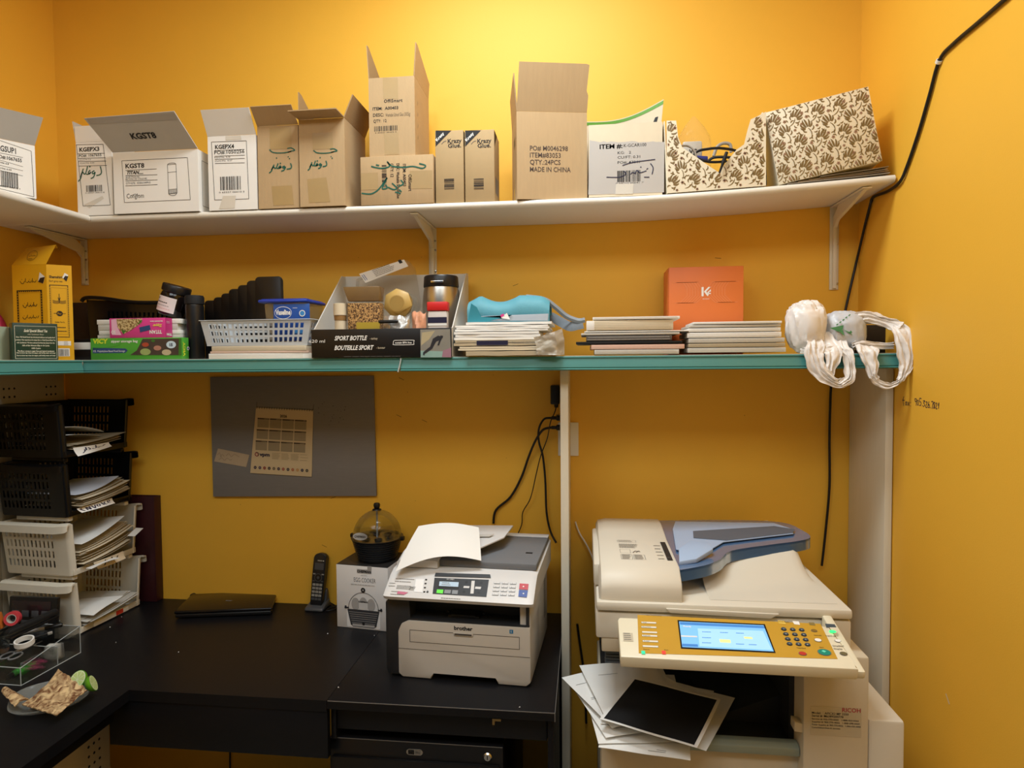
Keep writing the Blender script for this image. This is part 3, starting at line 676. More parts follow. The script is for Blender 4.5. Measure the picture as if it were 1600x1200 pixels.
GRL = mat('green_lit_key', '62D04A', .3, .03, emit=.5); b = B(); shp(b, [(683, 921.5), (693, 922), (692, 928), (682, 927)], GRL, .0012); b.build('green_key', pr)
b = B(); shp(b, [(695, 922), (705, 922.5), (704, 928), (694, 927.5)], GREYP, .0012); shp(b, [(707, 922.5), (716, 923), (715, 929), (706, 928.5)], GREYP, .0012); b.build('grey_keys', pr)
# lid on the scanner deck and document feeder
ztd = pTop.z+.012
b = B().box((xa_+.115, .075, ztd+.001), (xb_-.004, DP+.01, ztd+.020), PRNL, .004)
b.box((xb_-.05, .17, ztd+.0203), (xb_-.03, .18, ztd+.021), BLACKM).box((xb_-.33, DP-.02, ztd+.0205), (xb_-.004, DP+.012, ztd+.024), PRNS, .001); b.build('scanner_lid', pr)
xf = xa_+.012; zfd = L(650, 824, .30).z
sec = [(.055, ztd+.002), (.055, ztd+.022), (.09, ztd+.038), (.20, ztd+.050), (.31, ztd+.053), (.34, ztd+.04), (.34, ztd+.002)]
b = B().loft([[(x, y, ztd+(z-ztd)*s_) for y, z in sec] for x, s_ in ((xf, .6), (xf+.008, .93), (xf+.02, 1), (xf+.112, 1), (xf+.12, .9))], PRNS); b.build('feeder_cover', pr)
tz = ztd+.043
tpl = [(xf+.10, .10, ztd+.035), (xf+.225, .105, tz), (xf+.285, .20, tz+.010), (xf+.29, .33, tz+.012), (xf+.07, .335, tz+.004), (xf+.07, .2, tz-.002)]
b = B().prism(tpl, (0, 0, .005), PRNS, .0015); 
b.prism([(xf+.17, .20, tz+.009), (xf+.24, .20, tz+.014), (xf+.25, .22, tz+.0155), (xf+.18, .22, tz+.011)], (0, 0, .002), PRN); b.build('document_tray', pr)
# the curled white sheet lying on the feeder tray
za_ = tz+.012
cs = [L(618, 893, y=.012), L(752, 876, y=.055), L(748, 824, y=.205), L(654, 822, y=.17)]
def shf(a, c):
    p = cs[0]*(1-a)*(1-c)+cs[1]*a*(1-c)+cs[2]*a*c+cs[3]*(1-a)*c
    return p+V((0, 0, .026*sin(pi*a)*(1-.55*c)+.006*sin(pi*c)))
o = B().grid(shf, 18, 18, PAPER, th=.0006).build('paper_sheet', fr=pf)
tag(o, 'blank white sheet curling over the top of the fax printer', 'paper')

# ---------------------------------------------------------------- egg cooker box and egg cooker
a0 = at(527, 979, z=ZD); a1 = at(603, 987, z=ZD)
eyaw = math.atan2(a1.y-a0.y, a1.x-a0.x); ef = Fr((a0.x, a0.y, ZD+.0006), eyaw)
L = lambda u, v, y=0, **k: at(u, v, fr=ef, **(k or {'y': y}))
eh = L(526, 881, 0).z; ew = .185; ed = .165
EWH = mat('glossy_white_card', 'E4E0DD', .35, .03, 14); PGR = mat('print_grey', 'A9A4A0', .5, .03); PDK = mat('print_dark', '36363A', .5, .06)
b = B().box((0, 0, 0), (ew, ed, eh-.0012), EWH, .0012).box((.0005, .0005, eh-.0011), (ew-.0005, ed-.0005, eh), mat('box_top_black', '2A2827', .45, .06))
fe = Face((0, 0, 0), (1, 0, 0), (0, 0, 1), lift=.0006)
def e2(u, v): q = L(u, v, 0); return q.x, q.z
x_, z_ = e2(569, 892); b.quad(fe, x_-.026, z_-.008, .052, .013, PGR).text(fe, 'CHEFMAN', x_, z_-.006, .0075, INK, w=.050, bold=.04, al='c', k=.0004).quad(fe, x_+.012, z_+.005, .015, .012, PGR, .0002)
x_, z_ = e2(569, 899); b.text(fe, 'ELECTRIC', x_, z_-.002, .0035, PGR, al='c')
x_, z_ = e2(570, 910); b.text(fe, 'EGG COOKER', x_, z_, .0145, PDK, w=.078, al='c', bold=-.01)
x_, z_ = e2(572, 915); b.lines(fe, x_-.055, z_, .11, .002, 1, PGR, t=.0022)
cx_, cz_ = e2(568, 953); K = .00215
pot = [(-.058, 0), (.058, 0), (.046, -.052), (.038, -.058), (-.038, -.058), (-.046, -.052)]
b.ring(fe, cx_, cz_, .055, .0016, PDK, .0002, 40, .058); b.shape(fe, [(cx_-.06, cz_-.06), (cx_+.06, cz_-.06), (cx_+.06, cz_), (cx_-.06, cz_)], EWH, .0003)
for dx in (-.028, .028): b.disc(fe, cx_+dx, cz_+.018, .0145, PGR, .0004, 20, .021)
b.disc(fe, cx_, cz_+.022, .014, PGR, .00045, 20, .020); b.quad(fe, cx_-.016, cz_, .032, .024, mat('print_light', 'CFCBC8', .5, .02), .0006); b.text(fe, 'CHEFMAN', cx_, cz_+.024, .0055, INK, w=.034, bold=.03, al='c', k=.0008)
b.shape(fe, [(cx_+x, cz_+z) for x, z in pot][::-1], PDK, .0008)
for k in range(6): b.quad(fe, cx_-.052+.002*k, cz_-.010-.007*k, .104-.004*k, .0013, PGR, .001)
b.quad(fe, cx_-.040, cz_-.056, .08, .008, PGR, .001); b.disc(fe, cx_, cz_-.046, .005, INK, .0012)
for sx in (-1, 1): b.quad(fe, cx_+sx*.060-.008, cz_+.001, .016, .005, PDK, .0009).quad(fe, cx_+sx*.064-.003, cz_, .006, .010, PDK, .0009)
b.disc(fe, cx_, cz_+.066, .008, INK, .0008); b.disc(fe, cx_, cz_+.066, .003, PGR, .001)
tag(b.build('egg_cooker_box', fr=ef), 'white printed egg cooker carton with a black top, left of the fax printer', 'box')
ec = L(592, 900, z=eh+.002); g = ef.m @ V((L(590, 870, .085).x, .085, eh+.0005))
cf = Fr(g, eyaw); ek = thing('egg_cooker', 'black ribbed egg cooker with a clear dome, standing on its carton', 'egg cooker', cf)
cr = at(629, 845, y=g.y).x-at(551, 845, y=g.y).x; rr = cr/2; zr = at(590, 838, y=g.y).z-g.z; zt2 = at(590, 797, y=g.y).z-g.z
EGGB = mat('egg_cooker_black', '222428', .3, .1, 12); CLR = mat('clear_plastic', 'E8EEF0', .05, 0, trans=1, ior=1.3, alpha=.6)
prof = [(rr*.70, 0), (rr*.74, .004)]
for k in range(8): z = .008+(zr-.012)*k/8; q = rr*(.76+.2*k/8); prof += [(q, z), (q+.0016, z+.0022), (q+.0016, z+.0048), (q, z+.006)]
prof += [(rr*.98, zr-.004), (rr, zr), (rr*.94, zr), (rr*.85, zr-.008), (.001, zr-.008)]
B().lathe(prof, EGGB, 40).build('base', ek)
b = B().lathe([(rr*.84, zr-.0075), (rr*.84, zr-.004), (.001, zr-.004)], STEEL, 32); 
for k in range(6): b.lathe([(.012, 0), (.014, .006), (.012, .006), (.0105, .001)], BLACK, 16, c=(rr*.5*cos(k*1.05), rr*.5*sin(k*1.05), zr-.0035))
b.lathe([(.003, zr-.003), (.003, zt2-.006), (.0005, zt2-.005)], GREYP, 12); b.build('egg_rack', ek)
rd = rr*.93; hd = zt2-zr
outer = [(rd*cos(t), zr+.001+hd*sin(t)) for t in [pi/2*i/14 for i in range(14)]]
B().lathe(outer+[(.012, zt2)]+[(.010, zt2-.002)]+[(max(.010, r_-.002), z_-.0015) for r_, z_ in outer[::-1]], CLR, 40, cap=False).build('dome', ek)
b = B().lathe([(.016, zt2+.0005), (.014, zt2+.004), (.008, zt2+.006), (.010, zt2+.010), (.0115, zt2+.018), (.009, zt2+.024), (.0005, zt2+.026)], BLACK, 24); b.build('knob', ek)
fdm = Face((-.012, -rd*.93, zr+.012), (1, 0, 0), (0, .25, 1), lift=.002); b = B().disc(fdm, -.012, .006, .026, PGR, 0, 24, .012).text(fdm, 'CHEFMAN', -.012, .002, .007, INK, al='c', w=.04, bold=.03, k=.0005); b.build('dome_label', ek)
for sx in (-1, 1): B().box((sx*(rr+.005)-.006, -.008, zr-.008), (sx*(rr+.005)+.006, .008, zr+.006), BLACK, .003).build('lug', ek)

# ---------------------------------------------------------------- cordless phone
g = at(490, 956, z=ZD); hf = Fr((g.x, g.y+.004, ZD+.0005), rad(-2)); ph = thing('cordless_phone', 'black cordless phone standing in its grey cradle, right of the laptop', 'telephone', hf)
L = lambda u, v, y=0: at(u, v, y=y, fr=hf)
PHB = mat('phone_black', '1B1C1F', .3, .08, 16); PHG = mat('phone_grey', '4A4C50', .35, .06, 16); PHS = mat('phone_key', '9A9890', .4, .05, 20)
sec = [(-.036, .0, .010), (.036, .0, .010), (.034, .09, .012), (-.034, .09, .012)]
b = B().poly([(-.036, -.008, 0), (.036, -.008, 0), (.034, .066, 0), (-.034, .066, 0), (-.034, -.004, .012), (.034, -.004, .012), (.031, .062, .030), (-.031, .062, .030)], [(3, 2, 1, 0), (4, 5, 6, 7), (0, 1, 5, 4), (1, 2, 6, 5), (2, 3, 7, 6), (3, 0, 4, 7)], PHG, .006, 3)
b.poly([(-.030, .034, .02), (.030, .034, .02), (.030, .062, .028), (-.030, .062, .028), (-.027, .046, .06), (.027, .046, .06), (.027, .061, .065), (-.027, .061, .065)], [(3, 2, 1, 0), (4, 5, 6, 7), (0, 1, 5, 4), (1, 2, 6, 5), (2, 3, 7, 6), (3, 0, 4, 7)], PHG, .005, 3)
b.build('cradle', ph)
lean = rad(9); hh = (L(490, 866, .034).z-.014)/cos(lean); T = Mx.Translation((0.0, .012, .017)) @ Mx.Rotation(-lean, 4, 'X') @ Mx.Rotation(rad(3), 4, 'Y')
b = B(); outl = [(-.0215, 0), (.0215, 0), (.0235, hh*.5), (.0235, hh-.018)]+[(.0235*cos(rad(t)), hh-.016+.016*sin(rad(t))) for t in range(15, 166, 15)]+[(-.0235, hh-.018), (-.0235, hh*.5)]
bb = B().prism([(x, 0, z) for x, z in outl], (0, .022, 0), PHB, .004, 3)
fh = Face((0, 0, 0), (1, 0, 0), (0, 0, 1), lift=.0006)
bb.quad(fh, -.017, hh*.68, .034, hh*.13, PHG).quad(fh, -.008, hh*.845, .018, .004, PHS).disc(fh, .014, hh*.845+.002, .0018, PAPER)
bb.disc(fh, 0, hh*.53, .0145, PHG, 0, 24).disc(fh, 0, hh*.53, .012, BLACK, .0003, 24).disc(fh, 0, hh*.53, .005, PHG, .0006, 16)
for sx in (-.016, .016): bb.quad(fh, sx-.0045, hh*.585, .009, .004, PHS).quad(fh, sx-.0045, hh*.45, .009, .004, PHG)
for i in range(5):
    for c in range(3): bb.quad(fh, -.018+.0127*c, hh*(.37-.068*i), .0105, hh*.045, PHS if i < 4 else PHG, .0003).text(fh, '123456789*0#  '[i*3+c:i*3+c+1] if i < 4 else '-', -.0128+.0127*c, hh*(.37-.068*i)+.002, .0042, INK, al='c', k=.0006)
bb.v = [tuple(T @ V(p)) for p in bb.v]; bb.build('handset', ph)
o = B().tube([hf.m @ V((.03, .064, .008)), hf.m @ V((.055, .05, .004)), hf.m @ V((.070, .02, .0035)), hf.m @ V((.045, .0, .0035)), hf.m @ V((.05, .03, .0035)), hf.m @ V((.075, .055, .0035))], .0022, CORD, smooth=8).build('cord'); o.parent = ph; o.matrix_parent_inverse = hf.m.inverted()

# ---------------------------------------------------------------- closed laptop
a0 = at(272, 968, z=ZD); a1 = at(425, 962, z=ZD); a2 = at(300, 931, z=ZD+.02); a3 = at(434, 926, z=ZD+.02)
lf = Fr((a0.x, a0.y, ZD)); LOC = lambda p: lf.i @ p
c_ = [LOC(V((p.x, p.y, ZD))) for p in (a0, a1, a3, a2)]
lp = thing('laptop', 'closed glossy black laptop lying near the wall on the corner desk', 'laptop', lf)
LAP = mat('laptop_gloss_black', '141112', .16, .1, 8)
def slab(z0, z1, m, ins=0, bev=.004):
    ctr = sum(c_, V())/4; p = [c+(ctr-c).normalized()*ins for c in c_]
    return B().poly([(q.x, q.y, z0) for q in p]+[(q.x, q.y, z1) for q in p], [(3, 2, 1, 0), (4, 5, 6, 7), (0, 1, 5, 4), (1, 2, 6, 5), (2, 3, 7, 6), (3, 0, 4, 7)], m, bev, 3)
slab(.003, .017, BLACK, .003).build('base', lp)
b = slab(.0175, .028, LAP); ctr = sum(c_, V())/4; fl = Face((ctr.x, ctr.y, .028), (1, 0, 0), (0, 1, 0)); b.text(fl, 'acer', 0, -.005, .009, GREYP, w=.024, al='c', bold=.02); b.build('lid', lp)
for c in c_: q = c+(ctr-c).normalized()*.03; B().lathe([(.006, 0), (.006, .0032)], BLACKM, 12, c=(q.x, q.y, 0)).build('foot', lp)
g = at(298, 936, y=-.02); b = B().lathe([(.0115, 0), (.0115, .008), (.007, .012), (.004, .013)], BLACK, 20, T=Mx.Translation((g.x, -.0005, ZD+.013)) @ Mx.Rotation(pi/2, 4, 'X')).lathe([(.005, .0125), (.004, .016), (.001, .016)], CHROME, 16, T=Mx.Translation((g.x, -.0005, ZD+.013)) @ Mx.Rotation(pi/2, 4, 'X'))
tag(b.build('rubber_stopper'), 'small round black knob at the wall behind the laptop', 'stopper')

# ---------------------------------------------------------------- grey pin board with calendar and note
yb = -.012
c4 = [at(*p, y=yb) for p in ((333, 776), (588, 775), (583, 587), (328, 589))]
BRD = mat('grey_felt_board', '837D77', .85, .07, 22, .3, bscale=300, stretch=(1, 1, 8))
bw = (c4[1]-c4[0]); g = c4[0]; bf = Fr((g.x, -.001, g.z))
lo = [(p.x-g.x, -.0005, p.z-g.z) for p in c4]
b = B().prism(lo, (0, -.0105, 0), BRD, .001)
fbd = Face((0, -.011, 0), (1, 0, 0), (0, 0, 1))
STN = mat('board_stain', '5E5852', .9, .2)
for _ in range(26): x = R.gauss(.42, .05) if R.random() < .6 else R.gauss(.50, .012); z = R.gauss(.31, .03); b.disc(fbd, x, z, R.uniform(.0006, .0022), STN, 0, 8)
b.stroke(fbd, [[(0, 1), (.3, 0)]], .072, .155, .01, .014, .0008, PAPERC)
tag(b.build('pin_board', fr=bf), 'large grey felt pin board on the wall above the laptop', 'pin board')
yk = -.0155
k4 = [at(*p, y=yk) for p in ((391, 739), (487, 745), (491, 643), (400, 637))]
kx = (k4[1]-k4[0]); kz = (k4[3]-k4[0]); wk, hk = kx.length, kz.length
kyaw = math.atan2(kx.z, kx.x); kf = Fr((k4[0].x, -.0122, k4[0].z), 0, Mx.Rotation(-kyaw, 4, 'Y'))
cal = thing('calendar', 'year calendar page with wire binding pinned on the grey board', 'calendar', kf)
CALP = mat('calendar_paper', 'CDB58C', .7, .05, 12); CALD = mat('calendar_brown', '4A3A2A', .7, .05); CALL = mat('calendar_tint', 'A99672', .7, .06, 300)
sx = (k4[3]-k4[0]).dot(kx.normalized())
pg = [(0, 0), (wk, 0), (wk-.001, hk), (sx, hk)]
b = B().prism([(x, -.0025, z) for x, z in pg], (0, -.001, 0), CALP)
b.prism([(x*.99+.001, -.0003, z*.985+.001) for x, z in pg], (0, -.002, 0), PAPERC)
fk = Face((0, -.0035, 0), (1, 0, 0), (0, 0, 1), lift=.0004)
sk_ = lambda a, c: (a*wk+sx*c*(1-a), c*hk)
b.text(fk, '2026', sk_(.49, .875)[0], hk*.872, hk*.038, CALD, al='c', bold=.04)
mon = ['JANUARY', 'FEBRUARY', 'MARCH', 'APRIL', 'MAY', 'JUNE', 'JULY', 'AUGUST', 'SEPTEMBER', 'OCTOBER', 'NOVEMBER', 'DECEMBER']
for r_ in range(3):
    for c in range(4):
        x, z = sk_(.055+.212*c, .70-.172*r_); b.quad(fk, x, z, wk*.19, hk*.125, CALL).quad(fk, x, z+hk*.125, wk*.19, hk*.022, CALD).text(fk, mon[r_*4+c], x+wk*.18, z+hk*.13, hk*.011, CALP, al='r', k=.0003)
        for i in range(5):
            for j in range(7): b.quad(fk, x+wk*(.006+.026*j), z+hk*(.008+.023*i), wk*.013, hk*.010, CALD if False else STN, .0003)
x, z = sk_(.10, .30); b.ring(fk, x-wk*.015, z-hk*.008, wk*.035, wk*.012, CALD).ring(fk, x-wk*.022, z-hk*.012, wk*.028, wk*.007, RED, .0003, 16).text(fk, 'vpm', x+wk*.025, z-hk*.03, hk*.05, INKN, w=wk*.17, bold=.05)
for i in range(4): x, z = sk_(.34+.155*i, .27); b.lines(fk, x, z-hk*.035, wk*.135, hk*.085, 6 if i < 3 else 3, CALL, t=hk*.008, seed=i, k=.0002)
cols = ['2C2440', '4A3A55', '8A2A2A', '2A2430', '6A5A48', '3A2C40', '9A4A3A', '3A3440', 'B0603A', 'C08A50', '2A2440', '4A4238']
for i in range(12): x, z = sk_(.075+.077*i, .09); b.disc(fk, x, z, wk*.024, mat('badge_colour', cols[i], .6, .05), .0002, 14); b.quad(fk, x-wk*.013, z-.0006, wk*.026, .0012, CALP, .0005)
b.build('page', cal)
b = B()
for i in range(23): x = sx+.004+(wk-sx-.008)*i/22; b.tube([(x, -.0042, hk-.004), (x, -.006, hk), (x, -.003, hk+.0035), (x, -.0008, hk-.001)], .0007, CALD, 5)
b.tube([(sx+.002, -.002, hk+.001), (sx+.001, -.0006, hk+.02)], .0005, CALD, 5).tube([(wk-.002, -.002, hk+.001), (wk-.001, -.0006, hk+.02)], .0005, CALD, 5); b.build('wire_binding', cal)
n4 = [at(*p, y=yk) for p in ((334, 721), (384, 730), (389, 711), (340, 701))]
g = n4[0]; nf_ = Fr((g.x, -.0122, g.z))
b = B().prism([(p.x-g.x, -.0004, p.z-g.z) for p in n4], (0, -.0006, 0), mat('note_paper', 'B8A284', .75, .06, 30))
fn_ = Face((0, -.0010, 0), (1, 0, 0), (0, 0, 1)); GN = mat('pencil_script', '8B7860', .7, .05)
b.stroke(fn_, [[(0, .7), (.1, 1), (.15, .4), (.2, .8), (.3, .5)], [(.38, .6), (.5, .9), (.6, .5), (.75, .8), (.95, .45)], [(.05, .1), (.2, .3), (.3, 0), (.42, .3), (.55, .05), (.65, .2)]], .014, .004, .088, .028, .0013, GN)
tag(b.build('paper_note', fr=nf_), 'small scribbled note pinned left of the calendar on the grey board', 'note')

# ---------------------------------------------------------------- power outlet, adapter, plugs and cords
q0 = at(872, 680, y=-.004); b = B().box((0, -.006, 0), (.07, 0, .115), WHITE, .002)
for z in (.03, .085): b.quad(Face((0, -.006, 0), (1, 0, 0), (0, 0, 1)), .02, z, .004, .010, BLACKM).quad(Face((0, -.006, 0), (1, 0, 0), (0, 0, 1)), .03, z, .004, .010, BLACKM)
tag(b.build('wall_outlet', fr=Fr((q0.x, -.0006, at(872, 712, y=-.004).z))), 'white wall outlet half hidden left of the cream upright panel', 'outlet')
p0, p1 = at(860, 632, y=-.05), at(874, 602, y=-.05)
b = B().box((0, -.05, 0), (p1.x-p0.x-.001, -.001, p1.z-p0.z), BLACK, .004).lathe([(.006, -.012), (.0075, -.001)], BLACK, 12, c=((p1.x-p0.x)*.6, -.025, 0))
pad = b.build('power_adapter', fr=Fr((p0.x, -.0005, p0.z))); tag(pad, 'square black power adapter plugged in above the two plug ends', 'adapter')
xp = x0-.002
def cable(path, r, m=CORD): return B().tube([at(u, v, y=y) for u, v, y in path], r, m, smooth=6)
def cord(par, name, path, r, plug=None):
    """path: pixels with a real distance from the wall"""
    o = cable(path, r).build(name); o.parent = par; o.matrix_parent_inverse = par.matrix_world.inverted()
    if plug:
        q = at(*path[0][:2], y=path[0][2])
        p = B().lathe([(.004, 0), (.006, .004), (.0055, .016), (.0095, .020), (.0095, plug)], CORD, 12, T=Mx.Translation(q) @ Mx.Rotation(pi/2, 4, 'Y')).build('plug'); p.parent = o; p.matrix_parent_inverse = o.matrix_parent_inverse.inverted() @ par.matrix_world.inverted()
    return o
cord(pr, 'power_cord', [(861, 653, -.05), (850, 655, -.05), (842, 670, -.045), (842, 690, -.03), (848, 712, -.02), (852, 750, -.02), (854, 800, -.02), (860, 830, -.03), (869, 848, -.05)], .0036, .03)
cord(pr, 'power_cord', [(861, 668, -.052), (848, 672, -.055), (836, 690, -.04), (826, 714, -.02), (815, 745, -.012), (798, 776, -.01), (775, 797, -.01), (771, 818, -.012)], .0042, .03)
cord(pad, 'adapter_cord', [(869, 637, -.035), (866, 646, -.066), (860, 660, -.082), (855, 685, -.068), (845, 712, -.040), (838, 740, -.030), (829, 778, -.022), (817, 800, -.014), (815, 820, -.012), (804, 845, -.02)], .0018)
XW = XR-.006
t = thing('wall_cable', 'black cable pinned across the right wall and dropping past the white shelf to the copier', 'cable', Fr(at(1361, 314, x=XW)))
g = t.matrix_world.translation
run = [at(1361, 315, x=XW), at(1352, 350, x=XW), at(1345, 380, x=XW-.004)]+[at(u, v, y=y) for u, v, y in ((1338, 410, -.010), (1322, 480, -.010), (1306, 560, -.010), (1299, 600, -.010), (1297, 640, -.012), (1296, 690, -.012), (1296, 760, -.012), (1290, 830, -.014), (1284, 884, -.02))]
for p in run: p.x = min(p.x, XW)
B().tube([p-g for p in run], .004, CORD, smooth=6).build('hanging_run', t)
pts = [at(*p, x=XW) for p in ((1578, -8), (1532, 32), (1490, 68), (1468, 94), (1452, 150), (1436, 205), (1418, 258))]+[at(1406, 284, y=SF-.022), at(1392, 298, y=-.215), at(1376, 306, y=-.12), at(1361, 315, x=XW)]
for i in (7, 8, 9): pts[i].x = min(pts[i].x, XW)
for i in (8, 9): pts[i].z = min(pts[i].z, shelf_z(.87)-.028)
B().tube([p-g for p in pts], .0045, CORD, smooth=6).build('pinned_run', t)
q = at(1467, 96, x=XR-.006)
b = B().lathe([(.0075, -.004), (.0075, .004), (.0055, .004), (.0055, -.004)], WHITE, 14, T=Mx.Rotation(rad(55), 4, 'X')); b.box((-.0, .004, -.004), (.0055, .011, .003), WHITE, .001)
tag(b.build('cable_clip', fr=Fr((q.x, q.y, q.z))), 'small white clip holding the black cord on the right wall', 'clip')
t = B().tube([at(899, 815, y=-.01), at(905, 832, y=-.012), at(917, 852, y=-.02), at(926, 872, y=-.04), at(930, 890, y=-.045)], .0028, WHITE, smooth=6).build('white_cable'); tag(t, 'white cable curving down behind the left of the copier', 'cable')
t = B().tube([at(902, 975, y=-.01), at(906, 1005, y=-.012), at(911, 1040, y=-.02), at(914, 1070, y=-.02), at(916, 1130, y=-.02)], .004, CORD, smooth=6).build('black_cable'); tag(t, 'black cable hanging on the wall between the upright panel and the copier papers', 'cable')
# ---------------------------------------------------------------- stacked letter bins on the left
BINB = mat('bin_black_plastic', '0B0C0E', .26, .1, 14); BINW = mat('bin_white_plastic', 'DCD6C6', .42, .04, 10)
def slotted(b, P, nc, nr, m, mx=.1, my=.16, gx=.5, gy=.28, th=.0025):
    """wall between corners P00,P10,P11,P01 with real rectangular slots; mx,my margins, gx,gy gap share"""
    p00, p10, p11, p01 = [V(q) for q in P]
    def cuts(n, mg, g):
        c = [0, mg]; pit = (1-2*mg)/(n-g*0) if n else 0
        for i in range(n):
            c += [mg+pit*(i+1-g), mg+pit*(i+1)]
        return c+[1]
    mxs = mx if isinstance(mx, tuple) else (mx, mx); mys = my if isinstance(my, tuple) else (my, my)
    def cut2(n, m0, m1, g):
        c = [0, m0]; pit = (1-m0-m1)/(n-g)
        for i in range(n): c += [m0+pit*i+pit*(1-g)]+([m0+pit*(i+1)] if i < n-1 else [])
        return c+[1]
    xs = cut2(nc, mxs[0], mxs[1], gx); ys = cut2(nr, mys[0], mys[1], gy); nx, ny = len(xs), len(ys)
    nrm = (p10-p00).cross(p01-p00).normalized()*th
    def pt(i, j): a, c = xs[i], ys[j]; return p00*(1-a)*(1-c)+p10*a*(1-c)+p11*a*c+p01*(1-a)*c
    vs = [pt(i, j) for j in range(ny) for i in range(nx)]; vs += [v-nrm for v in vs]; o = nx*ny
    hole = lambda i, j: 0 <= i < nx-1 and 0 <= j < ny-1 and i % 2 == 1 and j % 2 == 1
    fs = []
    for j in range(ny-1):
        for i in range(nx-1):
            if hole(i, j):
                a, c, d, e = j*nx+i, j*nx+i+1, (j+1)*nx+i+1, (j+1)*nx+i
                for q, r_ in ((a, c), (c, d), (d, e), (e, a)): fs.append((q, r_, r_+o, q+o))
            else:
                a, c, d, e = j*nx+i, j*nx+i+1, (j+1)*nx+i+1, (j+1)*nx+i
                fs += [(a, c, d, e), (e+o, d+o, c+o, a+o)]
    rim = [(i, 0) for i in range(nx-1)]+[(nx-1, j) for j in range(ny-1)]+[(i, ny-1) for i in range(nx-1, 0, -1)]+[(0, j) for j in range(ny-1, 0, -1)]
    ids = [j*nx+i for i, j in rim]
    for q, r_ in zip(ids, ids[1:]+ids[:1]): fs.append((r_, q, q+o, r_+o))
    return b.add(vs, fs, m)
BW, BD, BH, FLR_ = .268, .252, .172, .014
def letter_bin(z, m, label, dy=0):
    fr = Fr((-1.631-.010*dy, -.337, z), rad(85.5)); r = thing('letter_bin', label, 'bin', fr, 'stacked letter bins on the left')
    w, d, h, f = BW, BD, BH, FLR_
    b = B()
    # near, far and back walls with slots, base, posts and rims
    slotted(b, [(0, .06, .004), (0, d, .004), (-f, d+f*.5, h), (-f, .06, h)][::-1] and [(0, d, .004), (0, .055, .004), (-f, .055, h), (-f, d+f*.5, h)], 12, 4, m, (.06, .04), (.14, .14)).build('near_side', r)
    b = B(); slotted(b, [(w, .055, .004), (w, d, .004), (w+f, d+f*.5, h), (w+f, .055, h)], 10, 4, m, (.16, .10), (.14, .14)); b.build('far_side', r)
    b = B(); slotted(b, [(w, d, .004), (0, d, .004), (-f, d+f*.5, h), (w+f, d+f*.5, h)], 12, 4, m, (.12, .12), (.14, .14)); b.build('back_side', r)
    b = B()
    b.box((.002, .012, .0), (w-.002, d-.001, .004), m)
    for s in (-1, 1):                       # rounded front posts
        xb, xt = (0, -f) if s < 0 else (w, w+f)
        for (y0, y1, k0) in ((.0, .056, 1),):
            n = 7; ring0 = []; ring1 = []
            for i in range(n+1):
                t = i/n*pi/2; ring0.append((xb-s*.016*(1-sin(t)), y0+.016*(1-cos(t)), .003)); ring1.append((xt-s*.016*(1-sin(t)), y0-.002+.016*(1-cos(t)), h))
            ring0.append((xb, y1, .003)); ring1.append((xt, y1, h))
            ring0 += [(q[0]-s*.003, q[1]+(.003 if i < n-2 else 0), q[2]) for i, q in list(enumerate(ring0))[::-1]]; ring1 += [(q[0]-s*.003, q[1]+(.003 if i < n-2 else 0), q[2]) for i, q in list(enumerate(ring1))[::-1]]
            b.loft([ring0, ring1], m)
    b.box((.004, .001, .003), (w-.004, .0045, .022), m, .001)
    b.build('tray_frame', r)
    b = B()
    for s in (-1, 1):
        xt = -f if s < 0 else w+f; q = [(xt-s*.002, -.006, h-.002), (xt+s*.014, -.002, h-.004), (xt+s*.017, .004, h-.012), (xt+s*.015, .004, h-.012), (xt+s*.012, -.001, h-.0065), (xt-s*.002, -.001, h-.0055)]
        e = d+f*.5+.004; g_ = 1 if s < 0 else .55; prof = [(xt-s*.004, h+.002), (xt+s*.010*g_, h+.001), (xt+s*.016*g_, h-.004), (xt+s*.020*g_, h-.026), (xt+s*.0165*g_, h-.026), (xt+s*.012*g_, h-.006), (xt-s*.004, h-.0035)]
        rings = []
        for y, k_ in ((-.010, .35), (-.006, .75), (.004, 1), (.04, 1), (e, 1)): rings.append([(xt+(x-xt)*(.6+.4*k_), y, h+(zq-h)*(.7+.3*k_)+(.004 if y < .03 else 0)) for x, zq in prof])
        b.loft(rings if s > 0 else [rr_[::-1] for rr_ in rings], m)
    b.box((-f, d+f*.5-.004, h-.004), (w+f, d+f*.5+.004, h), m, .001); b.build('rim', r)
    return r, fr
ZB = [ZD+.001+k*.1915 for k in range(4)]
bins = []
LB = ['lowest white letter bin, standing on the desk with papers and a red tape mark', 'upper white letter bin, overflowing with a messy pile of papers', 'lower black letter bin, with the INVOICE paper label', 'topmost black letter bin, under the teal edged shelf']
for k in range(4):
    # feet of each bin sit on the rim of the one below
    r, fr = letter_bin(ZB[k], BINW if k < 2 else BINB, LB[k], k); bins.append((r, fr))
    if k < 3:
        for s_, x in ((0, .018), (1, BW-.018)):
            B().box((x-.009, .02, BH+.0045), (x+.009, BD-.03, .1915-.0005), BINW if k < 2 else BINB, .003).build('stacking_ledge', r)
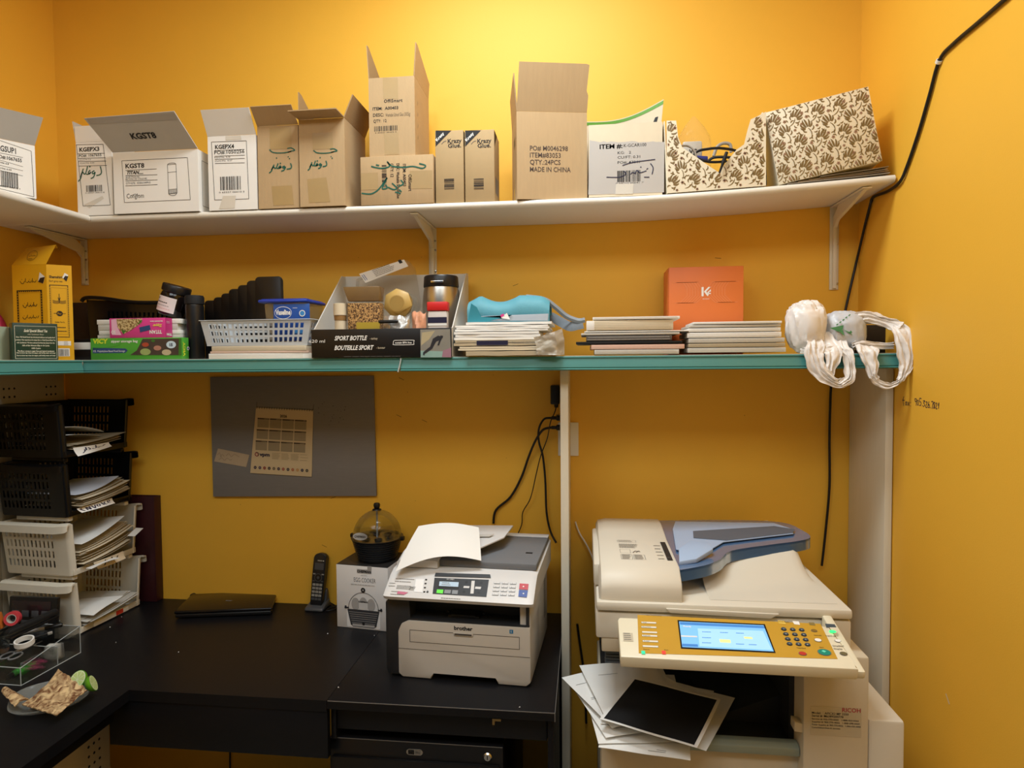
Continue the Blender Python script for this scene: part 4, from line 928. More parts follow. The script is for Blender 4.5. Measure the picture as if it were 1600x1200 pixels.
# paper labels hanging on the bin fronts
def bin_label(k, u0, u1, vt, vb, sag, text=None, pen=None, m=PAPER, col=INKN):
    r, fr = bins[k]; L = lambda u, v, y=-.020: at(u, v, y=y, fr=fr)
    a0, a1 = L(u0, vt[0]), L(u1, vt[1]); c0, c1 = L(u0+4, vb[0]), L(u1+1, vb[1])
    def fn(a, c):
        p = (c0.lerp(c1, a)).lerp(a0.lerp(a1, a), c); return p+V((0, -.010*(1-c)**2-.004*sin(pi*a), 0))
    b = B().grid(fn, 10, 6, m, th=.0004)
    if pen:
        for l in pen:
            p = [V((x, y, 0)) for x, y in l]; p = spline(p, 3) if len(p) > 2 else p
            for q, s_ in zip(p, p[1:]):
                d_ = (s_-q); nn = V((-d_.y, d_.x, 0)).normalized()*.018; 
                vs = [fn(*(t_.x, t_.y))+V((0, -.0008, 0)) for t_ in (q+nn, q-nn, s_-nn, s_+nn)]; b.add(vs, [(0, 1, 2, 3)], col)
    b.build('paper_label', r)
INV = [[(.10, .85), (.07, .75), (.08, .5), (.12, .2)], [(.2, .2), (.21, .8), (.28, .2), (.29, .8)], [(.35, .8), (.40, .2), (.45, .8)], [(.52, .3), (.49, .5), (.52, .75), (.57, .6), (.56, .35), (.52, .3)], [(.63, .85), (.68, .3)], [(.75, .8), (.71, .6), (.74, .3), (.79, .35)], [(.83, .5), (.9, .65), (.87, .85), (.82, .7), (.84, .4), (.91, .35)]]
HES = [[(.78, .7), (.86, .72), (.80, .6), (.76, .5), (.68, .55), (.64, .45), (.60, .55)], [(.58, .9), (.56, .5), (.48, .45), (.46, .55)], [(.5, .25)], [(.36, .75), (.40, .5), (.33, .42)], [(.30, .85), (.29, .45)], [(.25, .6), (.24, .4), (.16, .2)]]
HES = [l for l in HES if len(l) > 1]
bin_label(3, 114, 170, (700, 691), (713, 697), 0, pen=HES)
bin_label(2, 120, 175, (795, 778), (801, 786), 0, pen=INV)
bin_label(1, 146, 192, (879, 861), (889, 872), 0, pen=[[(x*.8+.1, y) for x, y in l] for l in HES], m=PAPERC, col=INK)
r, fr = bins[0]; L = lambda u, v, y=-.001: at(u, v, y=y, fr=fr)
b = B().box((.06, -.0022, .004), (BW-.06, .0005, .019), PAPER, .0005); b.box((BW-.115, -.0034, .006), (BW-.085, -.0023, .02), mat('red_tape', 'D8402C', .5, .05)); b.build('paper_label', r)
# paper piles (uncountable) and the loose sheets on top of them
def pile(k, label, n, z0, dz, rise, m_list, y0, seed, x0=.03, x1=.27, droop=0):
    r_ = random.Random(seed); fr = bins[k][1]; b = B()
    for i in range(n):
        yy = y0+r_.uniform(-.02, .02); xa = (x0+r_.uniform(-.01, .015))*.9; xb = (x1+r_.uniform(-.02, .005))*.885; zz_ = z0+dz*i; e = rise*(.6+.4*i/n); ang = r_.uniform(-.02, .02)
        def fn(a, c):
            return (xa+(xb-xa)*a+ang*(c-.3), yy+.19*c, zz_+e*a**1.8*(1-.5*c)-droop*(1-a)*(1-c)**3)
        b.grid(fn, 8, 5, r_.choice(m_list), th=.0006)
    o = b.build('paper_pile', fr=fr); return tag(o, label, 'papers', None, 'stuff')
PM = [PAPER, PAPERC, mat('grey_white_paper', 'CFCBC2', .7, .04), mat('aged_paper', 'B9A98C', .75, .08, 30)]
pile(3, 'pile of papers lying in the topmost black letter bin', 6, .026, .0030, .020, PM[:2]+[PM[3]], .004, 3)
pile(2, 'fanned pile of papers in the black letter bin labelled INVOICE', 13, .026, .0030, .030, [PM[3], PM[1], PM[2], PM[3]], -.012, 5)
pile(1, 'messy pile of folded papers bulging out of the upper white letter bin', 20, .026, .0030, .042, [PM[3], PM[1], PM[2], PM[1]], .002, 8)
pile(0, 'flat pile of papers in the lowest white letter bin', 8, .026, .0026, .024, [PAPER, PM[2], PAPER], -.006, 9)
def bin_sheet(k, label, fn, m=PAPER): return tag(B().grid(lambda a, c: (fn(a, c)[0]*.9,)+tuple(fn(a, c)[1:]), 12, 8, m, th=.0005).build('paper_sheet', fr=bins[k][1]), label, 'paper')
bin_sheet(3, 'large curled sheet rising at the left in the topmost black letter bin', lambda a, c: (.022+.17*a, .01+.17*c, .068+.032*cos(a*pi/2)**.8*(1-.3*c)))
bin_sheet(3, 'smaller curled sheet below the large curl in the topmost black letter bin', lambda a, c: (.022+.15*a, .002+.17*c, .056+.018*cos(a*pi/2)*(1-.3*c)))
bin_sheet(2, 'bluish white sheet lying on the fanned papers in the INVOICE bin', lambda a, c: (.022+.20*a, -.008+.19*c, .071-.004*sin(pi*a)+.030*a**2*(1-.5*c)), mat('bluish_paper', 'D9DDE8', .6, .03))
bin_sheet(1, 'long white sheet slanting up over the messy pile in the upper white letter bin', lambda a, c: (.026+.20*a, -.012+.19*c, .101+.050*a**1.5*(1-.4*c)))
bin_sheet(1, 'crumpled white sheet bulging at the front of the upper white letter bin', lambda a, c: (.02+.13*a, -.052+.022*c, .024+.014*sin(pi*a)*(1-c)*.3+.001*c), PAPER)
bin_sheet(1, 'card with punched holes poking out of the upper white letter bin', lambda a, c: (.215+.045*a, -.060+.03*c, .083+.018*a), PAPER)
bin_sheet(0, 'white sheet curling over the front of the lowest white letter bin', lambda a, c: (.035+.14*a, -.030+.17*c, .0565+.022*a*(1-c)+.002*sin(5*a)), PAPER)

# ---------------------------------------------------------------- maroon ring binder behind the bins
MRN = mat('maroon_cover', '3A161C', .45, .15, 30)
xa_ = at(186, 945, y=-.022).x; xb_ = at(258, 945, y=-.02).x; zt_ = at(262, 775, y=-.012).z
xb_ = at(243, 900, y=-.042).x; fr = Fr((xb_-.12, -.0015, ZD+.0006), 0); 
bd = thing('binder', 'tall dark maroon binder standing against the wall behind the letter bins', 'binder', fr); wv = .12; hz = zt_-ZD

B().box((0.0035, -.0365, 0), (wv-.004, -.034, hz), MRN, .001).build('cover', bd); B().box((0.0035, -.003, 0), (wv-.004, .001, hz), MRN, .001).build('cover', bd); B().box((wv-.0035, -.0375, 0), (wv, .001, hz), MRN, .0015).build('spine', bd); B().box((.01, -.0335, .006), (wv-.03, -.004, hz-.008), PAPERC).build('pages', bd)
# ---------------------------------------------------------------- clear desk organizer and what lies in it
ACR = mat('clear_acrylic', 'E6ECEE', .04, 0, trans=1, ior=1.2, alpha=.5)
of = Fr((-1.72, -.640, ZD+.0006), rad(-2)); og = thing('desk_organizer', 'clear acrylic desk organizer full of small office things, left of the glass plate', 'organizer', of)
ow, od, oh = .185, .20, .062
b = B(); t_ = .0025
b.box((0, 0, 0), (ow, od, t_), ACR, .0005).box((0, 0, t_), (ow, t_, oh*.8), ACR, .0005).box((0, od-t_, t_), (ow, od, oh+.02), ACR, .0005).box((0, t_, t_), (t_, od-t_, oh), ACR, .0005).box((ow-t_, t_, t_), (ow, od-t_, oh), ACR, .0005); b.build('tray', og)
B().box((t_, .12, t_), (ow-t_, .1225, oh*.85), ACR, .0004).build('divider', og)
B().box((.10, t_, t_), (.1022, .12, oh*.8), ACR, .0004).build('divider', og)
ACE = mat('acrylic_edge_glint', 'DDE6E8', .15, .02, trans=.4, alpha=.75); b = B(); k_ = .0013  # pale strips added along the edges, painting the light that acrylic edges catch
for q0, q1 in (((0, 0, oh*.8), (ow, 0, oh*.8)), ((ow, 0, oh*.8), (ow, od, oh+.02)), ((0, od, oh+.02), (ow, od, oh+.02)), ((ow, 0, 0), (ow, 0, oh*.8)), ((ow, od, 0), (ow, od, oh+.02)), ((0, 0, .001), (ow, 0, .001)), ((ow, 0, .001), (ow, od, .001)), ((t_, .121, oh*.85), (ow-t_, .121, oh*.85)), ((ow-.0025, .121, .002), (ow-.0025, .121, oh*.85))): b.tube([q0, q1], k_, ACE, 5)
b.build('edges', og)
Z0 = of.loc.z+t_
def put(u, v, z): return at(u, v, z=z)
p0, p1 = put(12, 1000, .836), put(88, 962, .852)
d_ = (p1-p0); yw = math.atan2(d_.y, d_.x); st = thing('stapler', 'long black stapler lying across the back of the clear organizer', 'stapler', Fr(p0, yw)); ll = d_.length
B().poly([(0, -.012, 0), (ll, -.012, .012), (ll, .012, .012), (0, .012, 0), (0, -.012, .008), (ll, -.012, .020), (ll, .012, .020), (0, .012, .008)], [(3, 2, 1, 0), (4, 5, 6, 7), (0, 1, 5, 4), (1, 2, 6, 5), (2, 3, 7, 6), (3, 0, 4, 7)], BLACK, .003).build('base', st)
B().poly([(-.005, -.011, .016), (ll+.004, -.011, .022), (ll+.004, .011, .022), (-.005, .011, .016), (0, -.009, .028), (ll, -.009, .038), (ll, .009, .038), (0, .009, .028)], [(3, 2, 1, 0), (4, 5, 6, 7), (0, 1, 5, 4), (1, 2, 6, 5), (2, 3, 7, 6), (3, 0, 4, 7)], BLACKM, .004).build('arm', st)
def stick(name, label, cat, u0, v0, z0, u1, v1, z1, parts):
    a, c = put(u0, v0, z0), put(u1, v1, z1); r = thing(name, label, cat, Fr(a))
    for nm, t0, t1, rr, m in parts:
        q0, q1 = (c-a)*t0, (c-a)*t1; B().tube([q0, q0.lerp(q1, .06), q0.lerp(q1, .94), q1], [rr*.7, rr, rr, rr*.7], m, 12).build(nm, r)
    return r
CLG = mat('clear_grey_plastic', 'B9B4AE', .15, .05, trans=.5)
stick('marker', 'clear barrelled marker with a black cap, lying on the clear organizer', 'marker', 30, 990, .815, 98, 976, .822, (('barrel', 0, .58, .0055, CLG), ('cap', .585, 1, .0065, BLACK)))
stick('pen', 'slim black pen below the clear marker in the organizer', 'pen', 40, 1000, .811, 82, 988, .814, (('barrel', 0, .8, .004, BLACKM), ('cap', .805, 1, .0045, CLG)))
stick('lighter', 'green lighter with a dark end, lying at the front of the clear organizer', 'lighter', 14, 1058, Z0+.009, 49, 1036, Z0+.009, (('metal_end', 0, .28, .0085, BLACK), ('body', .285, 1, .0085, mat('green_translucent', '3FAE3A', .25, .05))))
g = put(38, 1003, .824); b = B(); n = 20
prof = [(.020, -.007), (.024, -.007), (.024, .007), (.020, .007)]
tag(B().loft([[(r_*cos(2*pi*k/24), r_*sin(2*pi*k/24), z) for k in range(24)] for r_, z in prof+[prof[0]]], PAPER, caps=False).build('tape_ring', fr=Fr(g, .3, Mx.Rotation(rad(10), 4, 'X'))), 'white tape ring lying in the middle of the clear organizer', 'tape')
g = put(20, 966, .83); RTP = mat('coral_tape', 'D8474E', .4, .05); tr_ = thing('tape_roll', 'red tape roll standing at the back of the clear organizer', 'tape', Fr(g, rad(20), Mx.Rotation(rad(80), 4, 'X')))
for nm, ra, rb, m in (('tape', .0135, .021, RTP), ('core', .0115, .0132, PM[2])): B().loft([[(r_*cos(2*pi*k/24), r_*sin(2*pi*k/24), z) for k in range(24)] for r_, z in ((ra, -.009), (rb, -.009), (rb, .009), (ra, .009), (ra, -.009))], m, caps=False).build(nm, tr_)
g = put(60, 1037, Z0+.001); b = B(); PKB = mat('magenta_clips', '9A3A5C', .35, .2, 60)
for i in range(16): a = R.uniform(0, 6.28); x, y = R.uniform(-.018, .006), R.uniform(-.014, .008); b.tube([(x, y, .002+.0011*i), (x+.012*cos(a), y+.012*sin(a), .003+.0011*i), (x+.012*cos(a)-.005*sin(a), y+.012*sin(a)+.005*cos(a), .004+.0011*i), (x-.005*sin(a), y+.005*cos(a), .003+.0011*i)], .0014, PKB, 5)
tag(b.build('paper_clips', fr=Fr((-1.562, -.556, Z0+.001))), 'heap of magenta paper clips in the clear organizer', 'paper clips', None, 'stuff')
g = put(83, 1012, .765); b = B().box((-.016, -.010, -.028), (.016, .010, .012), PM[2], .002).box((-.010, -.0105, -.012), (-.001, -.0101, .004), INKGREY).box((.002, -.0105, -.012), (.011, -.0101, .004), INKGREY)
tag(b.build('eraser_block', fr=Fr((g.x, g.y, Z0+.0285), .2)), 'small white block beside the tape ring in the clear organizer', 'block')
sc = thing('scissors', 'scissors with dark loops lying at the left of the clear organizer', 'scissors', Fr(put(22, 1022, .789)))
for q, nm in ((-.012, 'handle'), (.014, 'handle')):
    B().tube([(q+.014*cos(t), -.01+.018*sin(t), .002*sin(t)) for t in [2*pi*i/16 for i in range(17)]], .0026, mat('scissor_grey', '77787A', .25, .05) if q < 0 else MATS['scissor_grey'], 7).build(nm, sc)
B().prism([(-.006, .008, .0), (.006, .008, .0), (.020, .075, .004), (.016, .078, .004)], (0, 0, .0018), CHROME).build('blade', sc)
B().prism([(-.008, .008, .002), (.003, .008, .002), (-.003, .080, .006), (-.007, .076, .006)], (0, 0, .0018), CHROME).build('blade', sc)
g = put(2, 1000, .825); b = B().lathe([(.020, -.03), (.024, .02), (.0225, .02), (.0185, -.028), (.001, -.028)], ACR, 24)
tag(b.build('shot_glass', fr=Fr((g.x-.004, g.y, .822))), 'small clear cup at the left edge in the organizer', 'cup')
g = put(-4, 968, .83); tag(B().box((-.03, -.012, -.03), (.012, .012, .02), mat('orange_plastic', 'C8702C', .4, .06), .004).build('glue_block', fr=Fr(g, .3, Mx.Rotation(rad(-14), 4, 'Y'))), 'orange plastic piece beside the red tape roll, cut by the frame', 'plastic piece')
# black calculator leaning on the lowest bin
a, c = at(17, 932, y=-.385), at(92, 941, y=-.385); fr = Fr((a.x, -.405, ZD+.0035), math.atan2(-.0, c.x-a.x), Mx.Rotation(rad(-6), 4, 'X')); wv = c.x-a.x; hz = a.z-ZD
cl = thing('calculator', 'black calculator leaning upright against the lowest white bin', 'calculator', fr)
b = B().box((0, 0, 0), (wv, .014, hz), BLACK, .003); f9 = Face((0, 0, 0), (1, 0, 0), (0, 0, 1))
b.build('body', cl); B().box((.012, -.002, hz-.052), (wv-.02, -.0003, hz-.012), mat('dark_display', '2E2224', .15, .1), .0006).build('display', cl)
for i in range(3):
    for j in range(4): B().box((.014+.034*j, -.003, .02+.030*i), (.014+.034*j+.024, -.0003, .02+.030*i+.02), PHG, .001).build('key', cl)
# ---------------------------------------------------------------- glass plate with flatbread and limes
GLS = mat('plate_glass', 'C4C8C4', .08, 0, trans=.55, ior=1.4, alpha=.42)
g = at(80, 1098, z=ZD); pf_ = Fr((g.x, g.y, ZD+.0006)); n = 48; Rp = .094
def pr_(r_, k): t = 2*pi*k/n; sq = 1+.05*cos(4*t+.6); return (r_*sq*cos(t)*1.0, r_*sq*sin(t)*.95)
rings = []
for r_, z in ((.001, .0), (.05, .0), (.065, .002), (.085, .012), (Rp, .020), (Rp+.001, .0215), (Rp-.001, .0225), (.083, .0155), (.063, .0055), (.05, .0035), (.001, .0035)): rings.append([(*pr_(r_, k), z) for k in range(n)])
o = B().loft(rings, GLS).build('glass_plate', fr=pf_); tag(o, 'clear glass plate with flatbread and lime, on the corner of the left desk', 'plate')
BRM = bpy.data.materials.new('browned_flatbread'); BRM.use_nodes = True; nt = BRM.node_tree; bs = nt.nodes['Principled BSDF']; bs.inputs['Roughness'].default_value = .8
tc = nt.nodes.new('ShaderNodeTexCoord'); nz = nt.nodes.new('ShaderNodeTexNoise'); nz.inputs['Scale'].default_value = 55; nz.inputs['Detail'].default_value = 5; nz.inputs['Distortion'].default_value = 1.2
rp = nt.nodes.new('ShaderNodeValToRGB'); rp.color_ramp.elements[0].position = .36; rp.color_ramp.elements[0].color = lin('6A3F1E')+[1]; rp.color_ramp.elements[1].position = .62; rp.color_ramp.elements[1].color = lin('D9BC8C')+[1]
nt.links.new(tc.outputs['Object'], nz.inputs['Vector']); nt.links.new(nz.outputs['Fac'], rp.inputs[0]); nt.links.new(rp.outputs[0], bs.inputs['Base Color'])
bp = nt.nodes.new('ShaderNodeBump'); bp.inputs['Strength'].default_value = .6; bp.inputs['Distance'].default_value = .004; nt.links.new(nz.outputs['Fac'], bp.inputs['Height']); nt.links.new(bp.outputs[0], bs.inputs['Normal'])
zpl = ZD+.014
c00, c10, c11, c01 = [at(u, v, z=z)-g for u, v, z in ((34, 1100, zpl+.016), (88, 1117, zpl+.014), (136, 1078, zpl+.028), (91, 1045, zpl+.070))]
def brd(a, c):
    p = c00*(1-a)*(1-c)+c10*a*(1-c)+c11*a*c+c01*(1-a)*c
    w_ = noise.noise(V((a*5, c*5, 1)))*.004; k_ = .006*sin(7*a)*(c if c < .5 else 1-c)
    return p+V((0, 0, w_+.006*sin(pi*a)*0-.010*sin(pi*c)*(1-a)+k_+(.006*noise.noise(V((a*9, 3, c*2))) if a in (0, 1) or c in (0, 1) else 0)))
o = B().grid(brd, 30, 24, BRM, th=.003).build('flatbread', fr=Fr(g)); tag(o, 'folded piece of browned flatbread on the glass plate', 'bread')
a, c = at(34, 1100, z=zpl+.016)-g, at(7, 1079, z=zpl+.034)-g
def tail(s_, q):
    ctr = a.lerp(c, s_); w_ = .016*(1-s_*.75); return ctr+V((.2*w_*(q-.5)*2, w_*(q-.5)*2, .007*sin(pi*q)+.003*noise.noise(V((s_*8, q*4, 0)))))
o = B().grid(tail, 14, 8, BRM, th=.004).build('flatbread', fr=Fr(g)); tag(o, 'torn browned end of flatbread curling over the left rim of the plate', 'bread')
LIMG = mat('lime_skin', '5FA01E', .35, .15, 60, .1); LIMF = mat('lime_flesh', 'C6D98A', .3, .12, 90)
def lime(u, v, z, yaw, tiltx, label, r_=.022):
    p = at(u, v, z=z); fr = Fr(p, rad(yaw), Mx.Rotation(rad(tiltx), 4, 'X')); t = thing('lime_half', label, 'lime', fr)
    B().lathe([(r_*cos(x), -r_*.9*sin(x)) for x in [pi/2*i/10 for i in range(10)]]+[(.001, -r_*.9)], LIMG, 28, cap=True).build('skin', t)
    b = B(); fc = Face((0, 0, 0), (1, 0, 0), (0, 1, 0), lift=.0006); b.disc(fc, 0, 0, r_*.94, mat('lime_pith_'+str(u), 'E4EBC4', .4, .03), 0, 28)
    for i in range(9):
        t0, t1 = 2*pi*i/9+.06, 2*pi*(i+1)/9-.06; b.shape(fc, [(r_*.08*cos((t0+t1)/2), r_*.08*sin((t0+t1)/2))]+[(r_*.84*cos(t0+(t1-t0)*j/5), r_*.84*sin(t0+(t1-t0)*j/5)) for j in range(6)], LIMF, .0006)
    b.build('flesh', t); return t
lime(121, 1062, zpl+.028, -8, 52, 'lime half with its pale cut face towards the camera, behind the flatbread', .024)
lime(146, 1067, zpl+.030, 118, 66, 'lime half turned to show its green skin, at the right of the plate', .021)

ye_ = at(171, 1150, x=-1.40).y; b = B().box((-1.413, -1.58, .01), (-1.40, ye_, ZD-.04), PERF, .001); fc = Face((-1.40, -1.58, 0), (0, 1, 0), (0, 0, 1))
for k in range(22):
    for c in [ye_+1.58-q_ for q_ in (.08, .06, .04, .27, .25, .23)]: b.disc(fc, c, .05+k*.028, .0042, HOLE, 0, 8)
tag(b.build('perforated_panel'), 'beige perforated steel panel under the front edge of the left desk', 'panel')
# ---------------------------------------------------------------- cartons on the long white shelf
class Ink:
    """writes on a thing's front (local plane y=0) at places read off the photo in zoomed crops"""
    def __init__(s, b, fr, ox, oy, sc=4.0, y=0.0, face=None):
        s.b = b; s.fr = fr; s.ox = ox; s.oy = oy; s.sc = sc; s.y = y
        s.f = face or Face((0, y, 0), (1, 0, 0), (0, 0, 1), lift=.0005)
        s.m = (at(ox+100, oy+50, y=y, fr=fr)-at(ox+101, oy+50, y=y, fr=fr)).length/sc     # metres per crop pixel
    def p(s, x, y): q = at(s.ox+x/s.sc, s.oy+y/s.sc, y=s.y, fr=s.fr); return q.x, q.z
    def t(s, t, x, y, h, m=None, w=None, **k): s.b.text(s.f, t, *s.p(x, y), h*s.m, m or INK, w=w and w*s.m, **k); return s
    def l(s, x0, y0, x1, y1, t=2.5, m=None): a = s.p(x0, y0); c = s.p(x1, y1); s.b.stroke(s.f, [[a, c]], 0, 0, 1, 1, t*s.m, m or INK); return s
    def fr4(s, p, t=2.5, m=None):
        for a, c in zip(p, p[1:]+p[:1]): s.l(*a, *c, t, m)
        return s
    def poly(s, p, m, k=0): s.b.shape(s.f, [s.p(*q) for q in p][::-1], m, k); return s
    def pen(s, lines, t, m, k=.0003): s.b.stroke(s.f, [[s.p(*q) for q in l] for l in lines], 0, 0, 1, 1, t*s.m, m, k); return s
    def bar(s, x0, y0, x1, y1, m=None, n=20, **k): a = s.p(x0, y1); c = s.p(x1, y0); s.b.barcode(s.f, *a, c[0]-a[0], c[1]-a[1], m or INK, n, **k); return s
    def ln(s, x, y, w, h, n, m=None, seed=1, **k): a = s.p(x, y+h); s.b.lines(s.f, *a, w*s.m, h*s.m, n, m or INK, seed=seed, **k); return s
BOXES = 'cartons on the long white shelf'
def carton(name, label, cat, BL, BR, top, Y, yaw=0, d=.2, m=CARD, mi=CARDI, open_=True, z=None, flaps=(), th=.003, cx=None):
    a = at(*BL, y=Y); yaw = rad(yaw)
    zz = (max(shelf_z(a.x), shelf_z(at(*BR, y=Y).x)) if z is None else z)+.0006
    fr = Fr((a.x, Y, zz), yaw); L = lambda u, v, y=0: at(u, v, y=y, fr=fr)
    w = L(*BR).x; h = L(*top).z; r = thing(name, label, cat, fr); b = B()
    if open_:
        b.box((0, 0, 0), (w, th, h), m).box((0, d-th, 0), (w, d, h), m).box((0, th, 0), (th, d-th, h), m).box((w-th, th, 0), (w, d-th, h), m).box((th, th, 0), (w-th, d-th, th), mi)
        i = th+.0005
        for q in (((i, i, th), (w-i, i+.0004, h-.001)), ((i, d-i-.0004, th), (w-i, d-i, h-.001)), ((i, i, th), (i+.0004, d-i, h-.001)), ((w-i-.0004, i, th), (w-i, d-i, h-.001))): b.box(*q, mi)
    else: b.box((0, 0, 0), (w, d, h), m, .0015)
    for side, ln_, ang, o in flaps:
        s_, c_ = sin(rad(ang)), cos(rad(ang))
        O, U, N = {'F': (V((0, 0, h)), V((w, 0, 0)), V((0, -s_, c_))), 'B': (V((w, d, h)), V((-w, 0, 0)), V((0, s_, c_))), 'L': (V((0, d, h)), V((0, -d, 0)), V((-s_, 0, c_))), 'R': (V((w, 0, h)), V((0, d, 0)), V((s_, 0, c_)))}[side]
        o = o or [(0, 0), (1, 0), (.99, 1), (.01, 1)]
        nn = U.cross(N).normalized(); p = [O+U*a_+N*(c*ln_)+V((0, 0, .0006)) for a_, c in o]
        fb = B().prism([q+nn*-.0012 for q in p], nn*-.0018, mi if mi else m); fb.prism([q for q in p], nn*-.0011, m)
        f_ = fb.build('flap', r)
    return r, b, fr, w, h
def done(b, r, name='carton_body'): return b.build(name, r)
DOGHLO = [[(.95, 1), (1.0, .62), (.93, .45), (.78, .4)], [(.70, .72), (.60, .62), (.64, .5), (.73, .62), (.66, .3), (.54, .2)], [(.52, .75), (.44, .62), (.47, .5), (.55, .62), (.42, .48), (.34, .5)], [(.5, .98)], [(.40, 1.0), (.32, .55), (.25, .5), (.2, .62), (.14, .45), (.1, .2), (.0, .0)], [(.22, .85), (.10, .3)]]
JEEB = [[(.70, .95), (.86, 1.0), (1.0, .8), (.86, .72), (.74, .62)], [(.86, .70), (.62, .58), (.34, .55), (.12, .62), (.0, .85)], [(.76, .22), (.72, .2)], [(.79, .05)], [(.28, .1)]]
def pers(ink, shape, x, y, w, h, t, m): ink.pen([[(x+a*w, y+(1-c)*h) for a, c in l] for l in shape], t, m)

# carton on the left wall's shelf, turned towards the room
p = at(59, 311, z=shelf_z(-1.7)); yw = rad(57); wl = .24
lfr = Fr((p.x-wl*cos(yw)-.004, p.y-wl*sin(yw), shelf_z(-1.7)+.0006), yw)
if True:
    fr = lfr; h = at(54, 228, x=wl, fr=fr).z if False else at(54, 228, y=0, fr=fr).z; d = .13; w = wl
    r = thing('carton', 'white carton with a grey raised flap on the left wall shelf', 'box', fr, )
    b = B()
    th = .003
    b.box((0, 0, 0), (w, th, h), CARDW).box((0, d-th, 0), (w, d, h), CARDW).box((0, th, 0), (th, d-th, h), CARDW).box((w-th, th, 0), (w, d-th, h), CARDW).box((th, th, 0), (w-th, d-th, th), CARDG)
    fI = Face((0, 0, 0), (1, 0, 0), (0, 0, 1))
    k = Ink(b, fr, 0, 60); X_ = lambda x, y: k.p(x, y)[0]
    k.fr4([(-60, 618), (195, 705), (212, 990), (-60, 925)])
    for s_, x1_, y1_, hh_, xa_, xb_, n_ in (('KGSUP1', 100, 722, 42, 0, 100, 6/5), ('PO#:1067655', 136, 775, 26, 0, 136, 11/9.6), ('KG/CTN: 6.8', 55, 790, 11, 0, 55, 1.7), ('CU/CTN: 0.59', 72, 828, 11, 0, 72, 1.5), ('0 65527 06615 1', 125, 945, 10, 0, 125, 1.15)):
        q = k.p(x1_, y1_); b.text(fI, s_, q[0], q[1], hh_*k.m*.85, INK, w=(X_(xb_, y1_)-X_(xa_, y1_))*n_, bold=.02, al='r')
    for y0_, y1_ in ((715, 745), (755, 802), (790, 828), (822, 860)): k.l(-60, y0_-12, 143, y1_, 2.2)
    q0_, q1_ = k.p(8, 925), k.p(112, 845); b.barcode(fI, q0_[0], q0_[1], q1_[0]-q0_[0], q1_[1]-q0_[1], INK)
    b.build('carton_body', r)
    s_, c_ = sin(rad(30)), cos(rad(30)); n_ = V((0, -s_, c_)); q = [V((0, 0, h)), V((w, 0, h)), V((w+.012, 0, h))+n_*.085, V((0.0, 0, h))+n_*.085]
    B().prism([x_+V((0, 0, .0006)) for x_ in q], (0, .0025, .001), CARDG).build('flap', r)

# KGEPX3
r, b, fr, w, h = carton('carton', 'narrow tall white carton in the corner with green handwriting over its label', 'box', (122, 335), (177, 333), (140, 222), -.258, d=.2, m=CARDW, mi=CARDG,
    flaps=(('F', .05, 8, [(0, 0), (.9, 0), (.62, 1), (.02, 1)]), ('L', .07, 10, None)))
k = Ink(b, fr, 0, 60)
k.fr4([(478, 665), (645, 662), (690, 1042), (520, 1048)]).t('KGEPX3', 497, 708, 22, w=124, bold=.03).t('PO#: 1067655', 494, 742, 14, w=140, bold=.01)
k.l(485, 722, 655, 718).l(490, 750, 660, 746).l(492, 770, 664, 767).l(495, 798, 668, 794).t('KG/CTN: 5.3', 498, 764, 7, w=70).t('CU/CTN: 0.36', 500, 785, 7, w=90).bar(540, 915, 640, 960).t('0 65527 00613 8', 535, 970, 6, w=118)
pers(k, DOGHLO, 490, 800, 145, 95, 6, INKG); k.poly([(525, 1040), (640, 985), (650, 1000), (560, 1062)], TAPEC); done(b, r)
# KGST8
r, b, fr, w, h = carton('carton', 'wide white carton with a leaning grey flap and a printed glue stick outline', 'box', (179, 331), (311, 325), (240, 236), -.266, d=.2, m=CARDW, mi=CARDG, flaps=(('B', .04, -60, None),))
k = Ink(b, fr, 0, 60)
k.fr4([(762, 765), (1172, 745), (1190, 1008), (778, 1026)]).t('KGST8', 785, 812, 24, w=115, bold=.03).t('TITAN', 790, 850, 18, w=75, bold=.04, sh=.3).ln(868, 840, 35, 8, 1)
k.l(785, 825, 980, 816).l(785, 858, 984, 852).l(785, 892, 985, 884).l(785, 922, 985, 914).t('GLUE STICKS 8G', 786, 873, 9, w=85).t('BATONS DE COLLE 8G', 786, 886, 9, w=130).t('QTY/QTE:  432EA/144PKG', 788, 912, 10, w=150).t('Conglom', 793, 1000, 26, w=105, bold=-.005).l(815, 985, 845, 972, 2).l(845, 972, 872, 985, 2)
k.fr4([(1047, 790), (1100, 785), (1108, 965), (1055, 972)], 2.2).l(1049, 838, 1104, 833, 2).l(1055, 945, 1108, 940, 2)
for i in range(8): k.l(1056+6.5*i, 947-.5*i, 1057+6.5*i, 976-.5*i, 2.2)
k.pen([[(1047, 790), (1060, 781), (1088, 779), (1100, 785)], [(1055, 972), (1070, 982), (1095, 980), (1108, 965)]], 2.2, INK)
rf = Ink(b, fr, 0, 60); fc = Face((w, 0, 0), (0, 1, 0), (0, 0, 1)); b.frame(fc, .02, .02, .16, h-.05, .0012, INK)
done(b, r)
O = V((0, 0, h)); n_ = V((-.03, -.083, .082)).normalized(); q = [O, O+V((w, 0, 0)), O+V((w+.012, 0, 0))+n_*.125, O+n_*.118]
fb = B().prism([x_+V((0, -.0004, .0008)) for x_ in q], (0, .0022, .002), CARDG)
nf2 = V((1, 0, 0)); upf = (q[3]-q[0]).normalized(); ff = Face(O+V((0, -.0004, .0008)), (1, 0, 0), V((0, upf.y, upf.z)), lift=.0007)
ff.n = ff.n if ff.n.y < 0 else -ff.n
b2 = fb.text(ff, 'KGST8', w*.46, .042, .018, INK, w=.085, bold=.04, al='c'); b2.quad(ff, -.02, .095, w, .02, mat('tape_on_grey', 'A8A199', .3, .04)); fb.build('flap', r)
